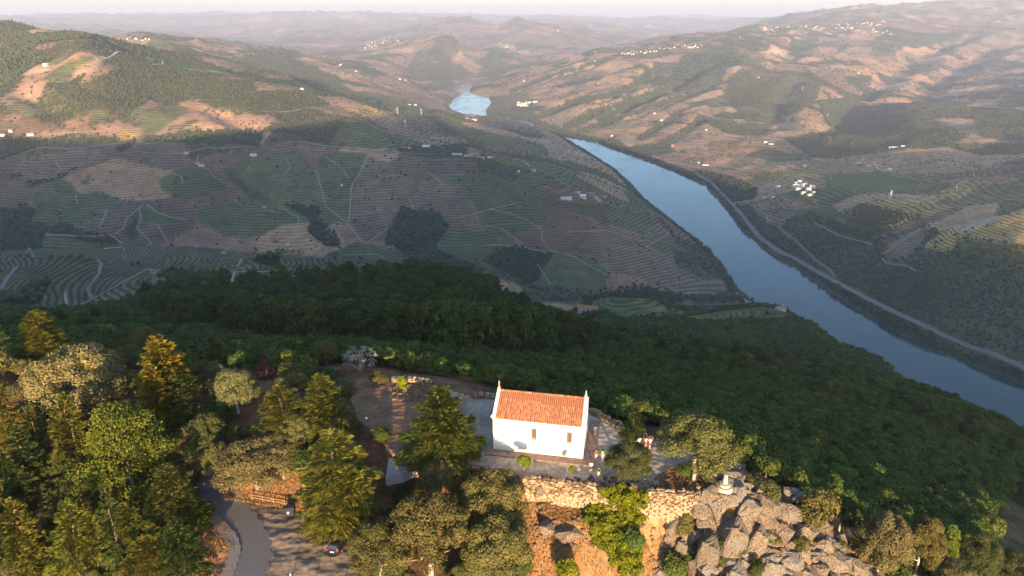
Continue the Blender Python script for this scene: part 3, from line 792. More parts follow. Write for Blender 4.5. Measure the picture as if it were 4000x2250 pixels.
def ribbon(name, xy, width, mat, lift=None, cross=3):
    xy = smooth_line(xy, 8)
    d = np.gradient(xy, axis=0); L = np.hypot(d[:, 0], d[:, 1]) + 1e-9
    nx, ny = -d[:, 1] / L, d[:, 0] / L
    V = []; s = np.linspace(-.5, .5, cross)
    r = np.hypot(xy[:, 0], xy[:, 1])
    up = (np.interp(r, [100, 1000, 5000], [.06, .8, 3.0]) if lift is None else np.full(len(r), lift))
    cen = ground(xy[:, 0], xy[:, 1])
    for k in s:
        w = width * (1 + .12 * np.sin(np.arange(len(r)) * 1.7))
        x = xy[:, 0] + nx * w * k; y = xy[:, 1] + ny * w * k
        V.append(np.stack([x, y, np.maximum(ground(x, y), cen - .5 * np.abs(k) * width) + up], 1))
    V = np.stack(V, 1); n = len(xy)
    ii = np.arange(n * cross).reshape(n, cross)
    q = np.stack([ii[:-1, :-1], ii[:-1, 1:], ii[1:, 1:], ii[1:, :-1]], -1).reshape(-1, 4)
    o = mesh_obj(name, mesh_np(name, V.reshape(-1, 3), q[:, ::-1], True), mat)
    return tag(o, kind='structure')

ROADLINES = []
ROADS = [
 ('a','R',12,[(920,870),(1010,930),(1110,1030),(1170,1100),(1240,1190),(1340,1265),(1420,1300),(1520,1360),(1614,1410)]),
 ('a','S',12,[(1140,760),(1400,900),(1600,1000),(1800,1090),(1960,1170),(2100,1230),(2400,1340),(2640,1440)]),
 ('a','S',6,[(740,370),(880,480),(1010,610),(1110,680),(1160,740)]),('t','S',4,[(1000,330),(1200,430),(1440,495)]),
 ('a','L',7,[(620,770),(900,772),(1050,748),(1280,742),(1530,718),(1850,765),(2250,778)]),('a','L',6,[(30,800),(200,748),(400,748),(600,722)]),
 ('a','L',6,[(1730,560),(1850,620),(1920,660),(2000,690),(2150,715),(2240,750)]),('a','L',5,[(1000,780),(990,815),(1040,850),(1090,900),(1160,940)]),
 ('t','L',4,[(540,1060),(500,1145)]),('a','L',5,[(720,1030),(702,1050),(710,1100),(690,1150),(740,1200),(765,1232)]),('t','L',4,[(740,1034),(790,1070),(860,1095),(940,1105)]),
 ('a','L',4,[(795,1135),(850,1228)]),('t','L',3,[(700,1050),(640,1100),(620,1150),(580,1180)]),('t','L',4,[(1860,775),(1810,870),(1770,940),(1755,1120)]),
 ('t','L',3,[(1640,790),(1720,850),(1755,900)]),('t','L',3,[(1590,860),(1620,960),(1640,1040),(1740,1120),(1830,1230)]),('t','L',3,[(1950,1150),(1840,1230)]),
 ('t','L',3,[(2055,995),(2080,1050)]),('t','L',3,[(2150,870),(2200,900),(2230,940)]),('t','L',3,[(1400,1035),(1500,1100),(1500,1140),(1560,1190),(1620,1220)]),('t','L',3,[(1450,1130),(1560,1195)]),
 ('t','L',3,[(380,980),(390,1030)]),('t','L',3,[(280,815),(305,850),(290,870)]),('t','L',3,[(1440,800),(1460,840),(1430,880),(1370,890)]),('t','L',3,[(840,860),(910,890),(920,920)]),
 ('p','L',5,[(540,295),(600,262),(680,280),(760,300),(820,305),(815,325),(760,325),(735,310)]),('p','L',5,[(950,352),(1060,360),(1180,377),(1280,387)]),('t','L',5,[(1200,590),(1640,540)]),
 ('t','L',4,[(130,690),(400,668),(620,655)]),('t','L',4,[(230,1180),(400,1190),(560,1190),(620,1228)]),
 ('t','M',3,[(860,295),(1100,230),(1260,260),(1400,320),(1490,380),(1500,460),(1560,540),(1640,560),(1720,580),(1880,670),(1980,720)]),
 ('t','M',3,[(1070,345),(1200,380),(1300,450),(1380,520),(1560,555)]),('t','M',3,[(1690,395),(2010,395),(2200,460),(2310,465)]),('t','M',3,[(2270,515),(2440,410),(2330,310),(2310,240)]),
 ('t','M',3,[(1040,500),(1160,497),(1280,500)]),('t','M',3,[(2270,515),(2340,525),(2400,575)]),
 ('a','M',4,[(1600,160),(1840,190)]),('a','M',5,[(1590,0),(1740,70),(1750,130)]),('t','M',3,[(1460,640),(1560,790)]),('t','M',3,[(1100,230),(1300,185)]),
 ('a','R',5,[(0,805),(70,850),(110,850),(150,860),(230,900),(290,940)]),('t','R',3,[(230,885),(300,920),(380,960)]),('t','R',3,[(600,1070),(680,1060)]),('p','R',4,[(0,797),(60,815),(90,840)]),
 ('a','N',5,[(200,555),(300,610)]),('a','N',5,[(130,660),(60,740),(0,840)]),('a','N',4,[(700,580),(760,640),(740,720),(660,820),(690,900),(630,940)]),('a','N',4,[(920,510),(945,560),(940,600)]),
 ('a','N',4,[(1280,500),(1440,580),(1500,660),(1600,640),(1800,560)]),('t','N',3,[(1110,680),(1440,690),(1740,700),(2100,690),(2576,650)]),('t','N',3,[(1760,700),(1740,780)]),('t','N',3,[(1100,680),(900,790),(700,900)]),
 ('t','N',3,[(490,850),(500,960)]),('p','N',3,[(780,525),(910,512)]),('t','N',3,[(1800,540),(1820,600),(1780,660)]),
 ('t','M',3,[(0,570),(260,570),(310,600),(250,650),(260,730)]),('t','M',3,[(180,600),(210,660),(180,710)]),
 ('p','R',5,[(130,460),(200,448),(280,437)]),('p','R',5,[(140,482),(230,470)]),('p','R',5,[(180,420),(280,437)]),('p','R',5,[(90,490),(190,492)]),('p','R',5,[(165,430),(230,448)]),
 ('p','R',4,[(2160,965),(2235,960),(2240,930),(2290,910)]),('t','R',4,[(1350,1035),(1380,1050),(1440,1060)]),('t','R',4,[(1690,840),(1760,850),(1830,890)]),('t','R',4,[(1870,1280),(1950,1220),(2060,1150)]),
 ('t','R',3,[(1860,1300),(2030,1365)]),('t','R',5,[(1085,325),(1085,390)]),('t','R',5,[(1100,390),(1270,380),(1440,382)]),('t','R',5,[(1190,615),(1300,625)]),('p','R',6,[(1820,815),(1840,850),(1880,858)]),
 ('t','R',4,[(1840,880),(2060,910),(2190,890)]),('t','R',4,[(2120,820),(2180,850),(2180,885)]),('t','R',4,[(2065,845),(2090,885),(2060,900)]),('t','R',4,[(1000,860),(1100,880),(1180,890)]),('t','R',4,[(1540,850),(1600,880),(1610,910)]),
 ('t','R',5,[(940,470),(950,490),(1040,530),(1100,560)]),('t','R',5,[(380,390),(330,400)]),('t','R',4,[(520,655),(530,680),(550,690)]),('t','R',4,[(840,690),(845,660)]),('t','R',4,[(1240,1060),(1280,1085),(1290,1120)]),
 ('t','R',4,[(250,540),(350,535),(440,530)]),('t','R',4,[(560,600),(620,560),(700,560)]),('t','R',4,[(2320,870),(2330,890),(2480,900)]),('t','R',4,[(2310,970),(2400,1000),(2560,1010)]),
]
for kind, sp, w, ln in ROADS:
    P = world_outline(ln, sp, 2, False)
    if len(P) < 2: continue
    seg = np.hypot(*np.diff(P, axis=0).T)
    med = np.median(seg)
    cut = np.nonzero(seg > 6 * med + 150)[0]
    if len(cut): P = P[:cut[0] + 1] if cut[0] > len(P) / 2 else P[cut[-1] + 1:]
    if len(P) < 2: continue
    ROADLINES.append((smooth_line(P, 4), w))
    ribbon('road' if kind == 'a' else 'dirt_track', P, w * (1 if w > 9 else .8), {'a': m_road, 't': m_track, 'p': m_pale}[kind])
print('roads', round(time.time() - T0, 1))
# ================================================================ haze: one closed box of thin air
bm = bmesh.new(); bmesh.ops.create_cube(bm, size=1.0)
hz = mesh_obj('haze', bm_mesh('haze', bm)); 
HZ_TOP = max(float(GZ.max()) + 20, CAMZ + 30); HZ_BOT = float(GZ.min()) - 3
hz.scale = (84600, 84600, HZ_TOP - HZ_BOT); hz.location = (0, 0, (HZ_TOP + HZ_BOT) / 2)
m_haze = bpy.data.materials.new('haze_air'); m_haze.use_nodes = True
nt = m_haze.node_tree; nt.nodes.clear()
out = nt.nodes.new('ShaderNodeOutputMaterial'); pv = nt.nodes.new('ShaderNodeVolumePrincipled')
pv.inputs['Color'].default_value = (.64, .69, .82, 1); pv.inputs['Density'].default_value = 6.0e-5; pv.inputs['Anisotropy'].default_value = 0.15
nt.links.new(pv.outputs[0], out.inputs['Volume'])
hz.data.materials.append(m_haze); tag(hz, 'thin evening haze filling the valley', kind='stuff')
# ================================================================ vegetation
def leaf_mat(name, c0, c1, c2, trans=.25):
    """Foliage: clump-to-clump colour change, leaf-to-leaf variation, a little light through the leaf."""
    m, nt, bs = new_mat(name)
    oi = nd(nt, 'ShaderNodeObjectInfo'); geo = nd(nt, 'ShaderNodeNewGeometry')
    at = nd(nt, 'ShaderNodeAttribute', attribute_name='lum')
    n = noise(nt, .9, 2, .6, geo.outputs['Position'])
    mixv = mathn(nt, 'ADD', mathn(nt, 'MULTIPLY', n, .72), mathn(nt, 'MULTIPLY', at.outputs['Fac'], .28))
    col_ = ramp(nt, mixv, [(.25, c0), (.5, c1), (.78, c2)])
    br = mathn(nt, 'ADD', mathn(nt, 'MULTIPLY', oi.outputs['Random'], .5), .75)
    cb = nt.nodes.new('ShaderNodeCombineColor')
    nt.links.new(mathn(nt, 'MULTIPLY', br, mathn(nt, 'ADD', mathn(nt, 'MULTIPLY', mathn(nt, 'FRACT', mathn(nt, 'MULTIPLY', oi.outputs['Random'], 7.3)), .35), .85)), cb.inputs[0])
    nt.links.new(br, cb.inputs[1]); nt.links.new(br, cb.inputs[2])
    col_ = mixc(nt, 1.0, col_, cb.outputs[0], 'MULTIPLY')
    nt.links.new(col_, bs.inputs['Base Color']); bs.inputs['Roughness'].default_value = .8; bs.inputs['Specular IOR Level'].default_value = .15
    if trans:
        tr = nt.nodes.new('ShaderNodeBsdfTranslucent'); nt.links.new(col_, tr.inputs[0])
        mx = nt.nodes.new('ShaderNodeMixShader'); mx.inputs[0].default_value = trans
        out = [x for x in nt.nodes if x.type == 'OUTPUT_MATERIAL'][0]
        nt.links.new(bs.outputs[0], mx.inputs[1]); nt.links.new(tr.outputs[0], mx.inputs[2]); nt.links.new(mx.outputs[0], out.inputs[0])
    return m

M_CEDAR = leaf_mat('cedar_foliage', (.065, .085, .012), (.165, .158, .020), (.250, .215, .032))
M_CEDARD = leaf_mat('dark_cedar_foliage', (.030, .058, .014), (.078, .100, .020), (.140, .145, .030))
M_OAK = leaf_mat('oak_foliage', (.045, .052, .014), (.098, .096, .028), (.160, .142, .045))
M_OLIVE = leaf_mat('pale_oak_foliage', (.070, .076, .028), (.135, .130, .048), (.205, .185, .075))
M_PINE = leaf_mat('pine_foliage', (.055, .085, .012), (.130, .155, .018), (.200, .210, .030))
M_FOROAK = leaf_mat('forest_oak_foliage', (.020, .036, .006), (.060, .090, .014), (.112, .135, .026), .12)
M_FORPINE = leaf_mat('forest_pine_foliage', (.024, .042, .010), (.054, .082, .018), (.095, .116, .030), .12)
M_FARBUSH = leaf_mat('far_bush_foliage', (.022, .032, .014), (.040, .050, .020), (.066, .068, .028), .0)
M_IVY = leaf_mat('ivy_foliage', (.070, .100, .006), (.130, .160, .008), (.190, .200, .014), .3)
M_GREEN = leaf_mat('green_shrub_foliage', (.030, .055, .012), (.060, .090, .018), (.100, .120, .026))
M_DEADRED = leaf_mat('dead_red_needles', (.050, .020, .012), (.105, .042, .024), (.160, .070, .040), .1)
M_SILVER = leaf_mat('silver_twigs', (.15, .14, .12), (.25, .23, .20), (.34, .31, .26), .1)
M_GREY = leaf_mat('grey_green_foliage', (.045, .055, .040), (.085, .095, .070), (.13, .14, .10), .15)
m_bark, nt, bs = new_mat('bark'); nt.links.new(ramp(nt, noise(nt, 5, 5), [(.3, (.10, .070, .050)), (.7, (.24, .18, .13))]), bs.inputs['Base Color'])
m_palebark, nt, bs = new_mat('pale_bark'); nt.links.new(ramp(nt, noise(nt, 5, 5), [(.3, (.22, .18, .14)), (.7, (.42, .36, .29))]), bs.inputs['Base Color'])

def cards(C, D, Nn, L, W, rng, bend=.0):
    """Diamond leaves: centre C, long axis D, normal N, length L, width W -> verts, quads."""
    D = D / (np.linalg.norm(D, axis=1, keepdims=True) + 1e-9)
    S = np.cross(D, Nn); S /= (np.linalg.norm(S, axis=1, keepdims=True) + 1e-9)
    L = L[:, None]; W = W[:, None]
    V = np.stack([C - D * L * .5, C + S * W * .5 - D * L * .08, C + D * L * .5 - np.array([0, 0, 1]) * L * bend, C - S * W * .5 - D * L * .08], 1)
    return V.reshape(-1, 3)

def foliage_mesh(name, V, mat, rng, lum=None):
    n = len(V) // 4
    me = mesh_np(name, V, np.arange(n * 4).reshape(n, 4))
    a = me.attributes.new('lum', 'FLOAT', 'FACE')
    a.data.foreach_set('value', (rng.random(n) if lum is None else lum).astype(np.float32))
    me.materials.append(mat)
    return me

def trunk_mesh(name, H, r0, rng, limbs=6, top=.85, spread=.5, mat=None, lean=0.0, start=.35):
    bm = bmesh.new()
    n = 6; prev = Vector((0, 0, -.6)); pr = r0 * 1.25; pts = []
    for i in range(1, n + 1):
        t = i / n; p = Vector((lean * H * t * t + rng.normal() * .02 * H * t, rng.normal() * .02 * H * t, H * top * t)); r = r0 * (1 - .85 * t)
        btube(bm, prev, p, pr, r, 7); pts.append((p, r)); prev, pr = p, r
    for k in range(limbs):
        t = start + (1 - start) * (k + .5) / limbs * .9
        i = min(int(t * n), n - 1); p, r = pts[i]
        a = k * 2.4 + rng.random(); L = spread * H * (1 - t * .5) * (.6 + .4 * rng.random())
        e = p + Vector((math.cos(a) * L, math.sin(a) * L, L * (.35 + .4 * rng.random())))
        m_ = (p + e) / 2 + Vector((0, 0, -.04 * L)); btube(bm, p, m_, r * .55, r * .38, 5); btube(bm, m_, e, r * .38, r * .1, 5)
    me = bm_mesh(name, bm, True); me.materials.append(mat or m_bark); return me

def rnd_dirs(n, rng):
    v = rng.normal(size=(n, 3)); return v / np.linalg.norm(v, axis=1, keepdims=True)

def cedar(name, seed, mat, H=1.0, Rr=.28, nb=120, per=80, L=.036, W=.019, low=.08, power=.8, leaders=1, droop=.12, tiers=0):
    """Unit-height conifer with layered, plumed branches."""
    rng = np.random.default_rng(seed); C = []; D = []; Nn = []; LL = []; WW = []
    tops = [(0, 0, 1.0)] + [(rng.normal() * .10, rng.normal() * .10, .72 + .2 * rng.random()) for _ in range(leaders - 1)]
    for ti, (tx, ty, th) in enumerate(tops):
        m = nb if ti == 0 else nb // 2
        for i in range(m):
            u = low + (1 - low) * ((i + rng.random()) / m) ** .92
            if ti > 0: u = .45 + .55 * u
            if tiers: u = (round(u * tiers) + rng.normal() * .13) / tiers; u = min(max(u, low), .99)
            h = u * th
            ln = Rr * ((1 - u) ** power * (1.05 if ti == 0 else .7) + .03) * (.72 + .42 * rng.random())
            az = i * 2.399 + rng.normal() * .3
            el = -.15 + .85 * u ** 1.5 + rng.normal() * .10
            d = np.array([math.cos(az) * math.cos(el), math.sin(az) * math.cos(el), math.sin(el)])
            sd = np.array([-math.sin(az), math.cos(az), 0])
            k = max(6, int(per * .85 * (ln / Rr) ** 1.1 + 6))
            s = .22 + .78 * rng.random(k) ** .75
            lat = (rng.random(k) * 2 - 1) * (.42 * ln) * (1.1 - s * .75)
            base = np.array([tx * min(u * 1.5, 1), ty * min(u * 1.5, 1), h])
            P = base + d * (ln * s)[:, None] + sd * lat[:, None]
            P[:, 2] += -droop * ln * s ** 2 - np.abs(lat) * .25 + rng.normal(size=k) * .006
            dd = d[None] + sd[None] * (np.sign(lat) * (.5 + .5 * rng.random(k)))[:, None] + np.array([0, 0, .10]) + rng.normal(size=(k, 3)) * .13
            nn = np.array([0, 0, 1.0]) - d * .35 + rng.normal(size=(k, 3)) * .38
            C.append(P); D.append(dd); Nn.append(nn); LL.append(L * (.7 + .6 * rng.random(k))); WW.append(W * (.7 + .6 * rng.random(k)))
    C = np.vstack(C) * H
    return foliage_mesh(name, cards(C, np.vstack(D), np.vstack(Nn), np.concatenate(LL) * H, np.concatenate(WW) * H, rng, .15), mat, rng)

def broad(name, seed, mat, lobes=13, n=7000, size=.034, Rr=.5, Hc=(.35, 1.0), flat=.8, lob=(.17, .30), open_=0.0):
    """Unit-height round-crowned tree: leaf clumps on many lobes round the crown."""
    rng = np.random.default_rng(seed); C = []; Nn = []; lum = []
    zc = (Hc[0] + Hc[1]) / 2; zr = (Hc[1] - Hc[0]) / 2
    dirs = rnd_dirs(lobes, rng); dirs[:, 2] = np.where(dirs[:, 2] < -.45, -dirs[:, 2], dirs[:, 2]) * 1.05; dirs *= (.62 + .38 * rng.random(lobes) ** .5)[:, None]
    for i in range(lobes):
        rl = lob[0] + (lob[1] - lob[0]) * rng.random()
        c = np.array([dirs[i, 0] * (Rr - rl * .8), dirs[i, 1] * (Rr - rl * .8), zc + dirs[i, 2] * (zr - rl * flat * .6)])
        k = int(n * rl * rl / (lobes * ((lob[0] + lob[1]) / 2) ** 2))
        v = rnd_dirs(k, rng); v[:, 2] = np.where(v[:, 2] < -.35, -v[:, 2], v[:, 2])
        # sub clumps
        q = rnd_dirs(26, rng); near = (v @ q.T).max(1)
        keep = near > .80 + open_ * .1; v = v[keep]
        rad = rl * (.72 + .36 * rng.random(len(v))) * (1 + .22 * (near[keep] - .9) * 4)
        P = c + v * rad[:, None] * np.array([1, 1, flat])
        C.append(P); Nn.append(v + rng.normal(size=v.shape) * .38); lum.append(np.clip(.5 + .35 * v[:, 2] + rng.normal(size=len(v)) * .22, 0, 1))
    C = np.vstack(C); Nn = np.vstack(Nn); k = len(C)
    D = np.cross(Nn, rnd_dirs(k, rng)); s = size * (.7 + .7 * rng.random(k))
    return foliage_mesh(name, cards(C, D, Nn, s * 1.25, s, rng), mat, rng, rng.random(k))

def pine(name, seed, mat, n=5200, lobes=15, size=.036, Rr=.34, low=.42):
    rng = np.random.default_rng(seed); C = []; Nn = []
    for i in range(lobes):
        u = low + (1 - low) * (i + .5) / lobes
        rr = Rr * (1 - ((u - low) / (1 - low)) ** 2.2) * (.55 + .5 * rng.random()); a = i * 2.4 + rng.random()
        rl = .085 + .06 * rng.random()
        c = np.array([math.cos(a) * rr, math.sin(a) * rr, u - .06])
        for _ in range(3):
            cc = c + rng.normal(size=3) * np.array([.06, .06, .025]); k = n // (lobes * 3)
            v = rnd_dirs(k, rng); v[:, 2] = np.abs(v[:, 2]) * .9 - .15
            P = cc + v * (rl * (.65 + .4 * rng.random(k)))[:, None] * np.array([1.25, 1.25, .62])
            C.append(P); Nn.append(v + rng.normal(size=v.shape) * .6)
    C = np.vstack(C); Nn = np.vstack(Nn); k = len(C)
    D = np.array([0, 0, .5]) + rnd_dirs(k, rng); s = size * (.7 + .6 * rng.random(k))
    return foliage_mesh(name, cards(C, D, np.cross(D, rnd_dirs(k, rng)), s * 1.3, s * .7, rng), mat, rng)

_rg = np.random.default_rng(5)
KINDS = {   # kind: list of (crown mesh, trunk mesh)
 'cedar': [(cedar('cedar_crown', 11, M_CEDAR, nb=88, per=230, leaders=2, Rr=.30, power=.62, L=.044, W=.0125), trunk_mesh('cedar_trunk', 1, .022, _rg, 5, .93, .12)),
           (cedar('cedar_crown_b', 12, M_CEDAR, nb=84, per=230, leaders=3, Rr=.32, power=.5, L=.044, W=.0125), trunk_mesh('cedar_trunk_b', 1, .024, _rg, 5, .9, .12)),
           (cedar('cedar_crown_c', 13, M_CEDAR, nb=90, per=220, leaders=2, Rr=.28, power=.7, L=.044, W=.0125), trunk_mesh('cedar_trunk_c', 1, .02, _rg, 5, .95, .10))],
 'fir': [(cedar('fir_crown', 21, M_CEDARD, nb=90, per=190, Rr=.25, power=.8, L=.044, W=.0115, droop=.02), trunk_mesh('fir_trunk', 1, .016, _rg, 4, .96, .06)),
         (cedar('fir_crown_b', 22, M_CEDARD, nb=90, per=190, Rr=.27, power=.7, L=.044, W=.0115, droop=.05, leaders=2), trunk_mesh('fir_trunk_b', 1, .017, _rg, 4, .95, .06))],
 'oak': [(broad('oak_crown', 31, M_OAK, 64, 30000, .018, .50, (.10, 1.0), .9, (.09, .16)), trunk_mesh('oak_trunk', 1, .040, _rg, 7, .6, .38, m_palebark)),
         (broad('oak_crown_b', 32, M_OAK, 72, 30000, .018, .52, (.12, 1.0), .85, (.08, .15)), trunk_mesh('oak_trunk_b', 1, .042, _rg, 7, .6, .42, m_palebark))],
 'pale_oak': [(broad('pale_oak_crown', 33, M_OLIVE, 76, 32000, .018, .50, (.08, 1.0), .9, (.08, .15)), trunk_mesh('pale_oak_trunk', 1, .035, _rg, 8, .65, .35, m_palebark)),
              (broad('pale_oak_crown_b', 34, M_OLIVE, 54, 24000, .020, .44, (.06, 1.0), .95, (.09, .16)), trunk_mesh('pale_oak_trunk_b', 1, .032, _rg, 6, .6, .3, m_palebark))],
 'pine': [(pine('pine_crown', 41, M_PINE, 26000, 30, .019, .36, .36), trunk_mesh('pine_trunk', 1, .022, _rg, 8, .9, .26, m_palebark, .0, .4)),
          (pine('pine_crown_b', 42, M_PINE, 9000, 18, .030, .30, .28), trunk_mesh('pine_trunk_b', 1, .020, _rg, 6, .9, .2, m_palebark))],
 'gold_cedar': [(cedar('gold_cedar_crown', 51, leaf_mat('golden_cedar_foliage', (.075, .075, .008), (.150, .140, .012), (.22, .19, .02)), nb=130, per=100, leaders=4, Rr=.30, power=.5, L=.045, W=.022), trunk_mesh('gold_cedar_trunk', 1, .024, _rg, 5, .9, .1))],
 'green_shrub': [(broad('shrub_crown', 61, M_GREEN, 8, 3200, .055, .55, (.0, 1.0), 1.0, (.26, .40)), None)],
 'shrub': [(broad('olive_shrub_crown', 62, M_OAK, 9, 3600, .052, .55, (.0, 1.0), 1.0, (.24, .38)), None)],
 'ivy_bush': [(broad('ivy_crown', 63, M_IVY, 9, 3600, .060, .55, (.0, 1.0), 1.0, (.24, .38)), None)],
 'dead_fir': [(cedar('dead_fir_crown', 71, M_DEADRED, nb=70, per=50, Rr=.17, power=1.0, L=.05, W=.015), trunk_mesh('dead_fir_trunk', 1, .016, _rg, 4, .96, .06))],
 'silver': [(broad('silver_crown', 72, M_SILVER, 34, 1500, .030, .52, (.15, 1.0), .9, (.05, .10), .5), trunk_mesh('silver_trunk', 1, .045, _rg, 26, .75, .48, m_palebark, 0, .12))],
 'sapling': [(broad('sapling_crown', 73, M_IVY, 7, 1500, .075, .36, (.25, 1.0), 1.0, (.16, .26)), trunk_mesh('sapling_trunk', 1, .02, _rg, 3, .6, .15, m_palebark))],
}
NAME = {'cedar': 'cedar_tree', 'fir': 'fir_tree', 'oak': 'oak_tree', 'pale_oak': 'oak_tree', 'pine': 'pine_tree', 'gold_cedar': 'cedar_tree', 'green_shrub': 'shrub',
        'shrub': 'shrub', 'ivy_bush': 'shrub', 'dead_fir': 'fir_tree', 'silver': 'dead_tree', 'sapling': 'sapling'}
CAT = {'cedar': 'tree', 'fir': 'tree', 'oak': 'tree', 'pale_oak': 'tree', 'pine': 'tree', 'gold_cedar': 'tree', 'green_shrub': 'shrub', 'shrub': 'shrub', 'ivy_bush': 'shrub', 'dead_fir': 'tree', 'silver': 'tree', 'sapling': 'tree'}
WID = {'cedar': .56, 'fir': .44, 'oak': 1.0, 'pale_oak': .95, 'pine': .72, 'gold_cedar': .56, 'green_shrub': 1.1, 'shrub': 1.1, 'ivy_bush': 1.1, 'dead_fir': .36, 'silver': .9, 'sapling': .7}

def plant(kind, loc, H, width, label, var=0, rz=None, group=None):
    crown, trunk = KINDS[kind][var % len(KINDS[kind])]
    rz = (loc[0] * 3.7 + loc[1] * 1.3) % 6.28 if rz is None else rz
    w = width / WID[kind]
    r = empty(NAME[kind], loc, rz, (w, w, H))
    tag(r, label, CAT[kind], group)
    if trunk is not None: mesh_obj('trunk', trunk, None, r)
    mesh_obj('crown' if trunk is not None else 'foliage', crown, None, r)
    return r

def plant_px(kind, px, base, top, wpx, label, var=0, zfix=None):
    """A tree whose foot stands on the ground under frame point (px, base); its height and width come from its size there."""
    if zfix is None: x, y, z = (float(v[0]) for v in hit(px, base))
    else: z = zfix; x, y = (float(v) for v in at_z(px, base, z))
    u, dy, dz = pray(px, top)
    H = CAMZ + float(dz) / float(dy) * y - z
    # the far side of a wide crown leans into the picture: keep the silhouette height
    t = y / float(dy)
    w = wpx / F * t
    H = max(H - w * .12, .8)
    return plant(kind, (x, y, z - .15), H, w, label, var)

